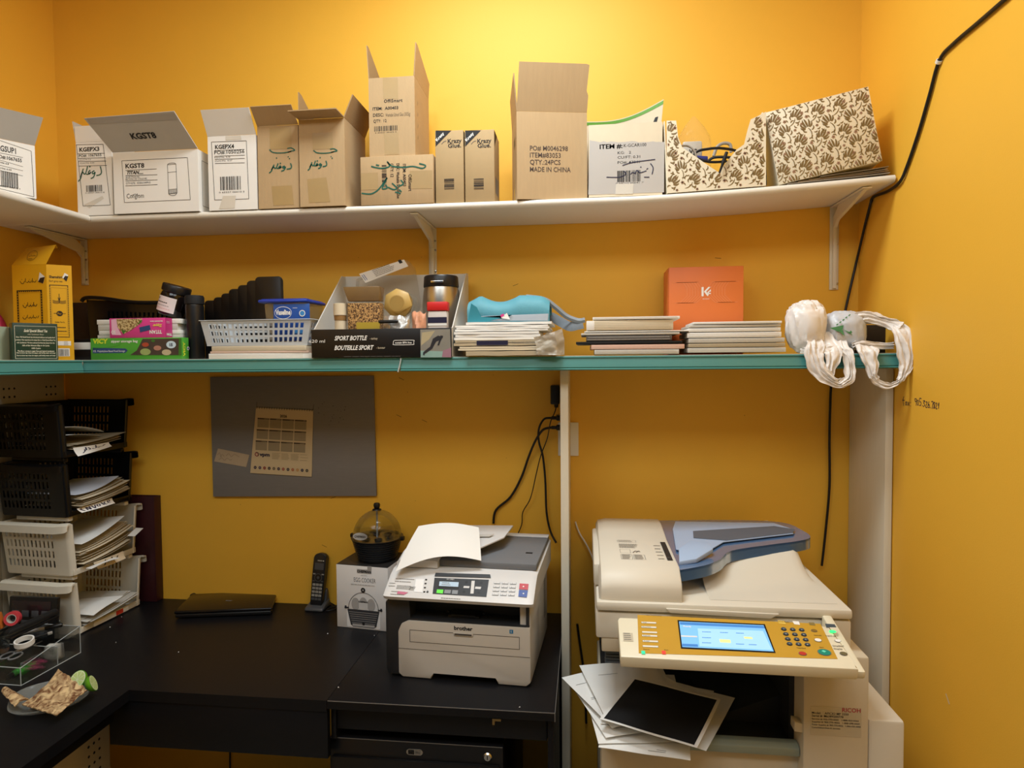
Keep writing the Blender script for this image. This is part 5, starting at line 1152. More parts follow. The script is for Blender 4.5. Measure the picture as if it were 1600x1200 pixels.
# KGEPX4
r, b, fr, w, h = carton('carton', 'tall white carton with a grey flap, between the glue stick carton and the brown cartons', 'box', (327, 327), (402, 324), (360, 212), -.262, d=.2, m=CARDW, mi=CARDG,
    flaps=(('F', .078, 27, [(0, 0), (1, 0), (.985, 1), (-.0, 1)]), ('L', .05, 15, None)))
k = Ink(b, fr, 0, 60)
k.fr4([(1322, 648), (1540, 640), (1556, 1003), (1342, 1010)]).t('KGEPX4', 1345, 692, 22, w=112, bold=.03).t('PO#:1050256', 1340, 725, 19, w=178, bold=.01)
k.l(1340, 702, 1528, 694).l(1342, 737, 1530, 730).l(1343, 757, 1530, 750).l(1345, 782, 1530, 778).t('KG/CTN:  9.78', 1342, 750, 8, w=92).t('CU/CTN:  0.27', 1344, 772, 8, w=102).bar(1378, 860, 1505, 950).t('0 65527 06613 5', 1370, 968, 8, w=150)
k.poly([(1410, 612), (1505, 608), (1510, 632), (1412, 636)], TAPEC, .0003).poly([(1395, 985), (1475, 983), (1468, 1062), (1370, 1066)], TAPEC, .0003); done(b, r)
# brown carton A
r, b, fr, w, h = carton('carton', 'brown open carton with green handwriting, right of the tall white carton', 'box', (404.5, 323), (468, 321), (430, 196.5), -.262, d=.19, m=CARD, mi=CARDI,
    flaps=(('F', .062, 45, None), ('L', .06, 12, [(0, 0), (1, 0), (.9, .9), (.05, 1)]), ('B', .05, 0, None)))
k = Ink(b, fr, 380, 60); k.poly([(165, 560), (300, 555), (302, 690), (168, 694)], TAPE).poly([(178, 925), (305, 918), (318, 1040), (190, 1045)], TAPE)
pers(k, JEEB, 165, 685, 158, 70, 6, INKG); pers(k, DOGHLO, 163, 780, 140, 62, 7, INKG); done(b, r)
# brown carton B
r, b, fr, w, h = carton('carton', 'brown open carton with green handwriting and a dark side flap folded out', 'box', (469, 320), (540, 316.5), (495, 186), -.268, d=.19, m=CARD, mi=CARDI,
    flaps=(('F', .055, 84, [(0, 0), (1, 0), (.97, 1), (-.06, 1)]), ('L', .085, 0, [(0, 0), (1, 0), (1, 1), (.9, .97)]), ('R', .075, 22, [(0, 0), (1, 0), (1, 1), (.02, 1)])))
k = Ink(b, fr, 380, 60); k.poly([(432, 592), (558, 585), (562, 690), (436, 695)], TAPE).poly([(400, 880), (520, 868), (545, 1022), (412, 1028)], TAPE)
pers(k, JEEB, 440, 690, 148, 62, 6, INKG); pers(k, DOGHLO, 405, 765, 118, 60, 7, INKG); done(b, r)
# lying carton under the upper one
r, b, fr, w, h = carton('carton', 'low closed brown carton scribbled in green, under another carton', 'box', (564, 316), (677.5, 312.5), (620, 243), -.258, d=.19, m=CARD, open_=False)
k = Ink(b, fr, 380, 60); k.poly([(735, 843), (842, 838), (845, 945), (737, 948)], TAPE).poly([(1040, 828), (1182, 824), (1182, 938), (1050, 940)], TAPE)
a_, c_ = k.p(985, 790)
for i, (s_, x, y0, hh_, ww) in enumerate((('OffiSmart', 1033, 850, 20, 98), ('ITEM: A00403', 998, 785, 18, 130), ('DESC: Washable School Glue', 958, 782, 18, 205), ('QTY: 12', 920, 782, 18, 80))):
    x_, z_ = k.p(x, y0); b.text(k.f, s_, x_, z_, hh_*k.m, INK, w=ww*k.m, bold=.015, rot=-pi/2)
k.bar(868, 785, 895, 930, vert=True)
k.pen([[(1100, 782), (1140, 795), (1120, 812), (1060, 800), (1000, 806), (930, 798), (900, 770), (915, 800), (860, 812), (800, 800)], [(850, 795), (830, 790)], [(740, 968), (800, 972), (850, 940), (900, 870), (880, 910), (870, 940), (900, 935), (890, 915)], [(930, 905), (960, 935), (940, 945), (905, 930)], [(985, 885), (1000, 910), (970, 925)], [(950, 960), (985, 970)], [(975, 945), (990, 960)]], 8, INKG)
done(b, r); ztop8 = fr.loc.z+h
# upper carton
r, b, fr, w, h = carton('carton', 'upper brown carton with raised side flaps, standing on the low closed carton', 'box', (577.5, 244), (649, 242), (610, 120.5), -.250, d=.18, m=CARD, mi=CARDI, z=ztop8,
    flaps=(('L', .10, 3, [(0, 0), (1, 0), (1, 1), (.92, 1), (0, .12)]), ('R', .10, 4, [(0, 0), (1, 0), (1, .5), (.1, 1), (0, 1)])))
k = Ink(b, fr, 380, 60); k.poly([(872, 245), (966, 247), (968, 378), (876, 378)], TAPE, -.0002).poly([(880, 590), (970, 588), (975, 725), (885, 728)], TAPE)
k.poly([(820, 400), (970, 400), (970, 460), (820, 460)], CARD, -.0003) if False else k
k.t('OffiSmart', 880, 402, 18, w=112, bold=.02, sp=1.1).t('ITEM:  A00403', 810, 450, 17, w=155, bold=.02).t('DESC:', 812, 490, 18, w=66, bold=.01).t('Washable School Glue (3X35g)', 890, 490, 20, w=150, bold=-.01).t('QTY:  12', 814, 527, 17, w=80, bold=.01).bar(820, 543, 965, 582, n=26).t('0 65527 00403 9', 825, 594, 6, w=130)
fcr = Face((w, 0, 0), (0, 1, 0), (0, 0, 1)); 
for i in range(4): b.text(fcr, '///'[:2], .03+.0*i, .06+.035*i, .012, INKGREY, bold=.0)
done(b, r)
# two kraft glue cartons
KG_ = 'kraft glue cartons'
for i, (bl, brp, tp, lab) in enumerate((((681, 313), (725, 312.5), (700, 204), 'left of the two matching kraft glue cartons with black corner triangles'), ((727, 313), (773, 312.5), (750, 203), 'right of the two matching kraft glue cartons, beside the big open carton'))):
    r, b, fr, w, h = carton('carton', lab, 'box', bl, brp, tp, -.252, d=.11, m=KRAFT, open_=False); r['group'] = KG_
    o_ = 185*i; k = Ink(b, fr, 380, 60)
    k.poly([(1203+o_, 576), (1300+o_, 576), (1203+o_, 676)], INK).t('Krazy', 1278+o_, 655, 24, w=83, bold=.02).t('Glue.', 1280+o_, 684, 24, w=78, bold=.02).bar(1257+o_, 874, 1318+o_, 945, n=18, vert=True)
    x_, z_ = k.p(1212+o_, 645); b.text(k.f, 'Krazy', x_, z_, 15*k.m, PAPER, bold=.03, rot=rad(45), k=.0004, w=62*k.m); k.pen([[(1240+o_, 660), (1255+o_, 645), (1270+o_, 640)]], 3, INKGREY)
    b.shape(Face((0, 0, h), (1, 0, 0), (0, 1, 0)), [(0.001, .001), (w*.6, .001), (.001, .10)], INK); fcr = Face((w, 0, 0), (0, 1, 0), (0, 0, 1)); b.shape(fcr, [(.002, h-.05), (.06, h-.002), (.002, h-.002)], INK).quad(fcr, .02, .03, .06, .05, INKGREY)
    done(b, r)
# big open brown carton
r, b, fr, w, h = carton('carton', 'big open brown carton with a tall raised front flap, right of the kraft glue cartons', 'box', (808, 309), (917.5, 306), (860, 175), -.268, yaw=11, d=.17, m=CARD, mi=CARDI,
    flaps=(('F', .135, 14, [(0, 0), (1, 0), (1.01, .35), (.985, .45), (1.01, .97), (.97, .99), (.03, 1)]), ('L', .115, 4, [(0, 0), (1, 0), (.96, 1), (.04, .8)]), ('B', .05, -30, None)))
k = Ink(b, fr, 760, 60)
k.t('PO# M0046298', 272, 700, 29, mat('stamp_ink', '4A3A30', .6, .1), w=238, bold=.01)
SI = MATS['stamp_ink']
k.t('ITEM#83053', 272, 743, 29, SI, w=193, bold=.01).t('QTY.:24PCS', 272, 787, 29, SI, w=192, bold=.01).t('MADE IN CHINA', 272, 832, 29, SI, w=256, bold=.01)
fcl = Face((0, .17, 0), (0, -1, 0), (0, 0, 1)); b.barcode(fcl, .075, h-.085, .045, .028, SI, 16).lines(fcl, .06, .05, .05, .03, 4, TAPE, seed=4).quad(fcl, .06, .004, .045, .05, TAPE)
done(b, r)
# grey printed carton with a torn cream top
r, b, fr, w, h = carton('carton', 'grey printed carton with a torn cream top edge and pen scribble', 'box', (920, 305.5), (1035, 302), (975, 193), -.25, d=.15, m=PAPERC, mi=CARDI)
GRP = mat('grey_print_liner', 'BDB8B2', .55, .04, 10)
k = Ink(b, fr, 760, 60); jag = [(637, 978), (1110, 962), (1112, 648)]+[(1110-x, 646-R.uniform(-5, 5)+(-8 if x > 440 else 0)) for x in range(25, 470, 22)]
k.poly(jag[::-1][::-1] if True else jag, GRP)
k.t('ITEM #:', 708, 692, 27, w=140, bold=.03).t('K-GCAR100', 858, 680, 19, w=138, bold=.01).t('KG:   2', 820, 724, 16, w=82, bold=.01).t('CU/FT: 0.31', 820, 753, 16, w=138, bold=.01).t('PO#: 43041', 820, 785, 16, w=135, bold=.01)
k.bar(818, 822, 970, 900, n=22).t('0 64212 00041 7', 808, 912, 10, w=170)
k.pen([[(850, 795), (920, 775), (1055, 757)], [(750, 868), (830, 868), (870, 850), (860, 830)], [(900, 850), (915, 838), (930, 845), (940, 825), (960, 840), (1000, 828)], [(965, 805)], [(1025, 782), (1042, 810), (1035, 850)], [(985, 868), (1018, 868)], [(1000, 820), (1010, 812)]], 6, INKN, .0006)
k.poly([(810, 910), (920, 908), (915, 972), (805, 975)], TAPEC, .0005); done(b, r); kfr = fr
# green edged folder standing in that carton
ya = -.075; c4 = [at(*p, y=ya) for p in ((915, 230), (1020, 230), (1037, 155), (917, 190))]
c4[0].z = c4[1].z = shelf_z(.2)+.002
g = c4[0]; gf = Fr((g.x, ya, g.z))
GRN = mat('green_print', '5E9A34', .5, .05)
def fol(a, c):
    p = c4[0]*(1-a)*(1-c)+c4[1]*a*(1-c)+c4[2]*a*c+c4[3]*(1-a)*c-g
    return p+V((0, .018*sin(pi*a), -.016*sin(pi*a)*c*c))
b = B().grid(fol, 16, 8, PAPERC, th=.0012)
def ribbon(c0, c1, m, a0=0, a1=1, n=16, lift=-.0006):
    vs = [fol(a0+(a1-a0)*i/n, c)+V((0, lift, 0)) for c in (c0, c1) for i in range(n+1)]
    b.add(vs, [(i, i+1, i+n+2, i+n+1) for i in range(n)], m)
ribbon(.955, .99, GRN); 
def patch(pts, m): b.add([fol(*p)+V((0, -.0007, 0)) for p in pts], [tuple(range(len(pts)))], m)
patch([(.50, .77), (.66, .75), (.84, .74), (.70, .885)], INK); patch([(.85, .75), (.92, .74), (.95, .86), (.91, .865)], INK)
tag(b.build('folder', fr=gf), 'cream folder with a green edge stripe sticking up behind the grey printed carton', 'folder')

# ---------------------------------------------------------------- floral boxes at the right end
FLO = mat('cream_floral_paper', 'E9DFC6', .38, .03, 20); FLG = mat('gold_brown_leaf', '7A6238', .32, .12, 40); FLR = mat('rosy_flower', 'A98468', .4, .1)
def leafcurve(x, y, ang, ln_, bend, w0):
    """tapering curved leaf outline"""
    P = []; n = 6; l = []; r_ = []; a = ang; px_, py_ = x, y
    for i in range(n+1):
        t = i/n; w_ = w0*sin(pi*min(1, .12+.88*t))**.8*(1-.15*t) if i < n else 0
        nx, ny = -sin(a), cos(a); l.append((px_+nx*w_, py_+ny*w_)); r_.append((px_-nx*w_, py_-ny*w_)); px_ += cos(a)*ln_/n; py_ += sin(a)*ln_/n; a += bend/n
    return l+r_[::-1][1:]
MOT = []
for i, (a, l_, bn, w0_) in enumerate(((2.95, .62, -1.5, .10), (2.45, .85, -1.2, .115), (1.9, 1.0, -.8, .12), (1.35, 1.0, .5, .12), (.8, .92, 1.0, .115), (.25, .75, 1.5, .10))): MOT.append((leafcurve(.25*cos(a), .18*sin(a), a, l_, bn, w0_), 0))
MOT.append((leafcurve(.05, .02, -1.2, 1.25, -1.3, .055), 0)); MOT.append((leafcurve(-.25, -.30, 2.9, .62, -2.3, .08), 0)); MOT.append((leafcurve(.30, -.34, .0, .62, 2.2, .08), 0))
MOT.append((leafcurve(-.95, .05, -1.9, .5, 2.0, .075), 0)); MOT.append((leafcurve(1.0, .75, .9, .5, -2.2, .07), 0)); MOT.append((leafcurve(-.8, .85, .2, .45, 2.2, .07), 0)); MOT.append((leafcurve(.75, -.75, -2.6, .45, -2.0, .07), 0)); MOT.append((leafcurve(-1.15, -.45, 1.2, .4, -1.8, .06), 0))
for i in range(5): MOT.append((leafcurve(-.75, -.78, i*1.2566, .22, .2, .085), 1))
for i in range(5): MOT.append((leafcurve(.98, -.2, i*1.2566+.4, .18, .2, .07), 1))
def inside(p, poly):
    x, y = p; c = False
    for (x0_, y0_), (x1_, y1_) in zip(poly, poly[1:]+poly[:1]):
        if (y0_ > y) != (y1_ > y) and x < (x1_-x0_)*(y-y0_)/(y1_-y0_)+x0_: c = not c
    return c
def clip(q, x0_, x1_, y0_, y1_):
    for ax, lim, sg in ((0, x0_, 1), (0, x1_, -1), (1, y0_, 1), (1, y1_, -1)):
        out = []
        for a, c in zip(q, q[1:]+q[:1]):
            ia, ic = sg*(a[ax]-lim) >= 0, sg*(c[ax]-lim) >= 0
            if ia != ic: t = (lim-a[ax])/(c[ax]-a[ax]); m = (a[0]+(c[0]-a[0])*t, a[1]+(c[1]-a[1])*t)
            if ia: out.append(a)
            if ia != ic: out.append(m)
        q = out
        if len(q) < 3: return []
    return q
def floral(b, fc, poly, s=.046, seed=1, rot=0):
    r_ = random.Random(seed); X0 = min(p[0] for p in poly); X1 = max(p[0] for p in poly); Y0 = min(p[1] for p in poly); Y1 = max(p[1] for p in poly)
    gx, gy = 1.30*s, .80*s; j = 0; y = Y0-s; rect = len(poly) == 4
    while y < Y1+s:
        x = X0-s+(gx/2 if j % 2 else 0)
        while x < X1+s:
            a = rot+(.25 if j % 2 else -.75)+r_.uniform(-.1, .1); ca, sa = cos(a), sin(a)
            for pl, kind in MOT:
                q = [(x+s*.56*(px_*ca-py_*sa), y+s*.56*(px_*sa+py_*ca)) for px_, py_ in pl]
                if rect: q = clip(q, X0, X1, Y0, Y1)
                elif not all(inside(p_, poly) for p_ in q): q = []
                if q: b.shape(fc, q, FLR if kind else FLG, .00004*(j % 3)+.00003*kind)
            x += gx
        y += gy; j += 1
# cut-out box with cables
Yb = -.257; a = at(1042, 299, y=Yb); a2 = at(1197, 289, y=Yb); zb_ = max(shelf_z(a.x), shelf_z(a2.x))-.002
tl = math.atan2(shelf_z(a2.x)-shelf_z(a.x), a2.x-a.x)
ff_ = Fr((a.x, Yb, shelf_z(a.x)+.0022), 0, Mx.Rotation(-tl, 4, 'Y')); L = lambda u, v, y=0: at(u, v, y=y, fr=ff_)
r = thing('floral_box', 'open cream and gold floral box with a cut-away front, full of cables', 'box', ff_)
zz = lambda x, y: (L(1020+x/3.478, 60+y/3.478).x, L(1020+x/3.478, 60+y/3.478).z)
prf = [zz(*p) for p in ((75, 830), (75, 447), (127, 447), (138, 540), (160, 592), (230, 640), (300, 690), (358, 728), (400, 672), (455, 605), (497, 575), (515, 500), (533, 440), (575, 420), (615, 398), (615, 797))]
prf = [(x, max(.0, z)) for x, z in prf]; prf[0] = (0, 0); prf[-1] = (prf[-1][0], 0); wb = prf[-1][0]; hL = prf[1][1]; hR = prf[-2][1]; db = .21
b = B().prism([(x, 0, z) for x, z in prf], (0, .003, 0), FLO); floral(b, Face((0, 0, 0), (1, 0, 0), (0, 0, 1)), prf, seed=3); b.build('front_wall', r)
b = B().prism([(0, .0032, 0), (0, .0032, hL), (0, .05, hL), (0, .12, hL*.5), (0, db, hL*.45), (0, db, 0)], (.003, 0, 0), FLO).prism([(wb-.003, .0032, 0), (wb-.003, .0032, hR), (wb-.003, .06, hR), (wb-.003, .13, hR*.45), (wb-.003, db, hR*.4), (wb-.003, db, 0)], (.003, 0, 0), FLO)
b.box((.003, db-.003, .003), (wb-.003, db, .06), FLO).box((.003, .0032, 0), (wb-.003, db, .003), FLO); b.box((wb+.0002, .001, .002), (wb+.003, .02, hR-.004), BLACKM)  # last: black strip added as the shade in the gap beside the tilted box
fi = Face((.003, .0035, 0), (0, 1, 0), (0, 0, 1)); floral(b, fi, [(0, .02), (.05, .02), (.05, hL-.01), (0, hL-.01)], seed=5); b.build('box_walls', r)
W2 = ff_.m
def pth(p, y): return [W2 @ L(1020+x/3.478, 60+z/3.478, yy) for (x, z), yy in zip(p, y if isinstance(y, (list, tuple)) else [y]*len(p))]
def loose(name, label, p, y, r_, m): tag(B().tube(pth(p, y), r_, m, smooth=8).build(name), label, 'cable')
loose('cable', 'black cable arching highest inside the cut-away floral box', [(200, 690), (235, 620), (300, 601), (370, 597), (455, 613), (478, 650)], [.07, .06, .055, .05, .06, .07], .0042, CORD)
loose('cable', 'black cable lying in the notch of the cut-away floral box', [(195, 628), (250, 655), (300, 670), (350, 672), (400, 668)], [.05, .03, .025, .025, .04], .004, CORD)
loose('cable', 'black cable bent double inside the cut-away floral box', [(300, 668), (330, 648), (390, 645), (450, 655), (470, 690)], [.04, .035, .03, .03, .05], .004, CORD)
GRC = mat('grey_cable', '9B948C', .45, .05)
loose('cable', 'thick grey cable looping at the right of the cut-away floral box', [(330, 640), (350, 590), (385, 570), (420, 578), (425, 620)], [.10, .10, .10, .10, .10], .005, GRC)
loose('cable', 'thin grey cable on the left inside the cut-away floral box', [(145, 585), (190, 585), (225, 610), (240, 660)], [.02, .03, .03, .03], .003, GRC)
p = pth([(362, 730), (385, 668), (402, 618)], [-.010, -.010, -.009]); 
tag(B().tube([p[0], p[0].lerp(p[1], .6), p[1], p[2]], [.003, .0035, .006, .0045], BLACKM, 10).build('cable_plug'), 'black cable plug hanging over the notch of the cut-away floral box', 'plug')
BLU = mat('blue_plastic', '2E3C8C', .35, .08)
p = pth([(262, 655)], .062)[0]; tag(B().box((-.02, -.008, -.008), (.02, .008, .008), BLU, .004).build('blue_plug', fr=Fr(p, .3)), 'small blue plug among the cables of the cut-away floral box', 'plug')
# clear plastic blister
g = pth([(222, 640)], .145)[0]; zt_ = pth([(222, 425)], .145)[0].z; wr = (pth([(320, 560)], .145)[0].x-pth([(130, 560)], .145)[0].x)/2
base = ff_.loc.z+.012; H_ = zt_-base; b = B(); rings = []
for i in range(13):
    t = i/12; r_ = wr*(.8+.2*min(1, t*2))*(1 if t < .65 else cos((t-.65)/.35*pi/2*.96)); rings.append([(g.x+r_*(1+.05*noise.noise((k*.9, t*4, 0)))*cos(2*pi*k/24), g.y+min(r_, .045)*(1+.06*noise.noise((k*.9, t*4, 2)))*sin(2*pi*k/24), base+H_*t) for k in range(24)])
b.loft(rings, mat('crinkled_clear_plastic', 'F2EEE2', .12, 0, trans=.9, ior=1.12, alpha=.38), caps=False)
tag(b.build('plastic_blister'), 'clear plastic dome standing in the cut-away floral box', 'plastic pack')
p = pth([(215, 610)], .078)[0]; fcx = Face(p, (1, 0, .05), (0, 0, 1)); b = B().box((p.x-.028, p.y+.0006, p.z-.03), (p.x+.03, p.y+.012, p.z+.03), mat('foil_bag_grey', 'B9B2A6', .25, .08, 60), .006).text(fcx, 'VG', -.010, -.008, .012, INK, bold=.03)
tag(b.build('foil_pouch'), 'small grey printed pouch in front of the clear plastic dome', 'pouch')
# paper stack and the tilted closed box
PS = 'brown envelopes under the tilted floral box'
x0_ = at(1232, 286, y=-.255).x
ENV = [mat('envelope_%s' % n_, c_, .6, .08, 20) for n_, c_ in (('grey', '9C9284'), ('brown', 'A48B6C'), ('pale', 'BDB1A2'))]
tan_ = lambda d: math.tan(rad(d))
ENVL = ['lowest grey-brown envelope, lying on the white shelf', 'second envelope from the bottom', 'third envelope from the bottom', 'topmost envelope touching the tilted floral box']
for i in range(4):
    ang = rad((4.0, 5.0, 6.0, 6.9)[i]); x_ = x0_+.03*i; zz_ = shelf_z(x0_)+.0008+.0036*i+tan_(4.0)*.03*i
    fr = Fr((x_, -.25+.004*(i % 3), zz_+.001), rad(-1+.8*i), Mx.Rotation(-ang, 4, 'Y'))
    wv = min(XR-.006-x_, .315+.008*((i*2) % 3))/cos(ang)-.014; b = B().grid(lambda a, c: (a*wv, c*.20, .0025+.0006*sin(7*a)), 14, 4, ENV[i % 3], th=.0018)
    tag(b.build('envelope', fr=fr), ENVL[i]+' of the pile under the tilted floral box' if i in (1, 2) else ENVL[i], 'envelope', PS)
bl = at(1217, 287, y=-.245); tl = rad(10.6)
fr = Fr((bl.x, -.245, shelf_z(bl.x)+.0045), rad(-4), Mx.Rotation(-tl, 4, 'Y')); L = lambda u, v, y=0: at(u, v, y=y, fr=fr)
wq = L(1378, 247).x; hq = L(1290, 152).z
wq = min(wq, (XR-.02-bl.x)/cos(tl)-hq*0+.0)
r = thing('floral_box', 'closed cream and gold floral box leaning tilted on the brown envelopes', 'box', fr)
b = B().box((0, 0, 0), (wq, .003, hq), FLO, .0008); floral(b, Face((0, 0, 0), (1, 0, 0), (0, 0, 1)), [(.001, .001), (wq-.001, .001), (wq-.001, hq-.001), (.001, hq-.001)], seed=11, rot=.1); b.build('lid', r)
b = B().box((.002, .0035, .002), (wq-.003, .16, hq-.003), BLACKM).box((.0, .006, .0005), (wq-.001, .162, hq-.001), FLO, .0008); b.build('box_body', r)
def crease(p, sd):
    """sharp folded relief, as of thin crumpled film"""
    q = p*1.0+V((sd, sd*.7, -sd)); a = 1-2*abs(noise.noise(q*1.1)); c = 1-2*abs(noise.noise(q*2.3+V((5, 2, 1)))); d = 1-2*abs(noise.noise(q*6.3+V((1, 8, 3))))
    return .55*a+.30*c+.15*d-.45
def ramp(name, c0, c1, scale, rough, lo=.4, hi=.6):
    m = bpy.data.materials.new(name); m.use_nodes = True; nt = m.node_tree; bs = nt.nodes['Principled BSDF']; bs.inputs['Roughness'].default_value = rough
    tc = nt.nodes.new('ShaderNodeTexCoord'); nz = nt.nodes.new('ShaderNodeTexNoise'); nz.inputs['Scale'].default_value = scale; nz.inputs['Detail'].default_value = 3
    rp = nt.nodes.new('ShaderNodeValToRGB'); rp.color_ramp.elements[0].position = lo; rp.color_ramp.elements[0].color = lin(c0)+[1]; rp.color_ramp.elements[1].position = hi; rp.color_ramp.elements[1].color = lin(c1)+[1]
    nt.links.new(tc.outputs['Object'], nz.inputs['Vector']); nt.links.new(nz.outputs['Fac'], rp.inputs[0]); nt.links.new(rp.outputs[0], bs.inputs['Base Color']); MATS[name] = m
    return m
# ---------------------------------------------------------------- things on the teal edged shelf
YT = -.305
def fr_at(u, v, Y, yaw=0, z=None): q = at(u, v, y=Y); return Fr((q.x, Y, ZT+.0006 if z is None else z), rad(yaw))
# yellow tea carton, turned with its corner to the room
cA = at(77, 560, y=-.335)                              # bottom of the near vertical corner
ty = rad(20); tf = Fr((cA.x, -.335, ZT+.0006), ty)     # local x runs along the right face, y runs back along the left face side
YEL = mat('yellow_tea_card', 'E8AE1E', .4, .03, 14); YEB = mat('tea_print_black', '2A2018', .5, .05); YEO = mat('tea_ochre', 'B8861C', .5, .05)
tb = thing('tea_carton', 'tall yellow tea carton with its top flap open, near the left end of the shelf', 'box', tf)
L = lambda u, v, y=0: at(u, v, y=y, fr=tf)
tw = L(112, 555, 0).x; th_ = L(75, 413, 0).z
# left face runs from the corner towards the left wall, perpendicular to the right face -> use its own plane x = 0
q = at(5, 430, x=0, fr=tf); td = .085
lf_ang = rad(20)
LX = V((-1, .12, 0)).normalized()                      # direction of the left face seen from the corner
lfw = .125
pts4 = [V((0, 0, 0)), V((tw, 0, 0)), V((tw, 0, 0))+LX*lfw+V((0, .03, 0)), LX*lfw]
pts4 = [V((0, 0, 0)), V((tw, .02, 0)), V((tw-.115, .075, 0)), V((-.115, .045, 0))]
b = B().prism(pts4, (0, 0, th_), YEL)
fR = Face(pts4[0], pts4[1]-pts4[0], (0, 0, 1)); fL = Face(pts4[3], pts4[0]-pts4[3], (0, 0, 1)); wR = (pts4[1]-pts4[0]).length; wL = (pts4[0]-pts4[3]).length
b.text(fR, 'Shamshiri', wR*.10, th_*.86, .008, YEB, w=wR*.52, bold=.03).text(fR, 'Earl grey tea', wR*.10, th_*.82, .006, YEB, w=wR*.52)
b.shape(fR, [(wR*.62, th_*.87), (wR*.72, th_*.92), (wR*.86, th_*.90), (wR*.78, th_*.83)], PAPER, .0002).shape(fR, [(wR*.66, th_*.86), (wR*.74, th_*.89), (wR*.86, th_*.885), (wR*.78, th_*.83)], YEB, .0005)
b.frame(fR, wR*.10, th_*.24, wR*.74, th_*.55, wR*.03, YEB).frame(fR, wR*.16, th_*.27, wR*.62, th_*.49, .0008, YEO)
for i in range(22): b.quad(fR, wR*.105, th_*(.25+.024*i), wR*.02, th_*.008, YEL, .0004).quad(fR, wR*.815, th_*(.25+.024*i), wR*.02, th_*.008, YEL, .0004)
cx_ = wR*.47
for i in range(3): b.stroke(fR, [[(0, .2), (.3, .0), (.5, .15), (.7, .0), (1, .2)]], cx_-wR*.26, th_*(.62-.012*i), wR*.52, .012, .0016, YEB)
b.stroke(fR, [[(.5, 0), (.5, 1)], [(.25, .6), (.5, .3), (.75, .6)]], cx_-.006, th_*.60, .012, .03, .0016, YEB)
b.disc(fR, cx_, th_*.49, .0085, YEB).quad(fR, cx_-wR*.24, th_*.488, wR*.48, .0016, YEB).text(fR, 'Par', cx_, th_*.48, .006, YEL, al='c', k=.0005).text(fR, 'Quality Tea Co.', cx_, th_*.395, .0035, YEB, al='c', w=wR*.4, bold=.02).lines(fR, wR*.2, th_*.30, wR*.55, .012, 2, YEB, seed=5)
b.quad(fR, wR*.30, th_*.155, wR*.58, th_*.045, PAPER, .0002).lines(fR, wR*.6, th_*.16, wR*.2, th_*.03, 3, INKGREY, k=.0004).quad(fR, wR*.30, th_*.04, wR*.52, th_*.085, PAPER, .0002).barcode(fR, wR*.34, th_*.045, wR*.44, th_*.07, INK, k=.0005)
NST = [[(1, .6), (.95, .3), (.85, .3), (.82, .5)], [(.78, .9), (.76, .2)], [(.72, .5), (.62, .2), (.55, .5), (.50, .25), (.40, .3)], [(.36, .9), (.35, .3)], [(.30, .5), (.22, .1), (.10, .15), (.02, .5)], [(.6, .75), (.58, .72)], [(.15, .75), (.12, .72)]]
b.stroke(fL, NST, wL*.22, th_*.80, wL*.48, .020, .0018, YEB).shape(fL, [(wL*.76, th_*.82), (wL*.81, th_*.92), (wL*.96, th_*.87), (wL*.90, th_*.80)], PAPER, .0002).shape(fL, [(wL*.76, th_*.82), (wL*.82, th_*.86), (wL*.96, th_*.87), (wL*.90, th_*.80)], YEB, .0005)
b.frame(fL, wL*.12, .002, wL*.74, th_*.73, wL*.045, YEB).frame(fL, wL*.17, .006, wL*.64, th_*.69, .0008, YEO, .0002)
for i in range(26): b.quad(fL, wL*.135, th_*(.02+.027*i), wL*.02, th_*.008, YEL, .0004).quad(fL, wL*.83, th_*(.02+.027*i), wL*.02, th_*.008, YEL, .0004)
for i in range(11): b.quad(fL, wL*(.17+.06*i), th_*.716, wL*.02, th_*.010, YEL, .0004)
b.stroke(fL, NST, wL*.28, th_*.55, wL*.42, .020, .0022, YEB).stroke(fL, NST+[[(1.05, .2), (1.15, .7)]], wL*.26, th_*.43, wL*.42, .016, .0018, YEB)
b.ring(fL, wL*.49, th_*.35, .011, .001, YEB).lines(fL, wL*.42, th_*.335, wL*.14, .010, 3, YEB, seed=3)
for i in range(46): x = R.uniform(.2, .76); z = R.uniform(.10, .27); b.stroke(fL, [[(0, 0), (.5, R.uniform(.3, 1.2)), (1, R.uniform(-.4, .4))]], wL*x, th_*z, .008, .008, .0016, YEB)
b.quad(fL, wL*.17, th_*.285, wL*.64, .0012, YEB); b.shape(fL, [(wL*.17, th_*.29), (wL*.30, th_*.30), (wL*.22, th_*.36)], YEB).shape(fL, [(wL*.81, th_*.29), (wL*.68, th_*.30), (wL*.76, th_*.36)], YEB)
b.build('carton_body', tb)
T0 = V((pts4[3].x, pts4[3].y, th_)); T1 = V((0, 0, th_)); up_ = V((.010, .028, .060))
q0, q1 = T0+up_+V((.020, 0, -.002)), T1+up_+V((.008, 0, .006))
b = B().prism([T0+V((0, 0, .0006)), T1+V((0, 0, .0006)), q1, q0], V((0, .0012, .0006)), YEL)
fF = Face(T0+V((0, 0, .0008)), T1-T0, up_, lift=.0008); b.ring(fF, wL*.50, .034, .018, .0009, YEB, 0, 28, .020).ring(fF, wL*.50, .034, .015, .0007, YEO, 0, 28, .017).stroke(fF, NST, wL*.40, .030, wL*.2, .008, .001, YEB).lines(fF, wL*.43, .021, wL*.14, .004, 1, YEB)
b.prism([q1+V((0, .0003, .0004)), q0+V((0, .0003, .0004)), q0+V((0, .012, -.004)), q1+V((0, .012, -.008))], V((0, .0006, .0012)), YEL); b.build('flap', tb)
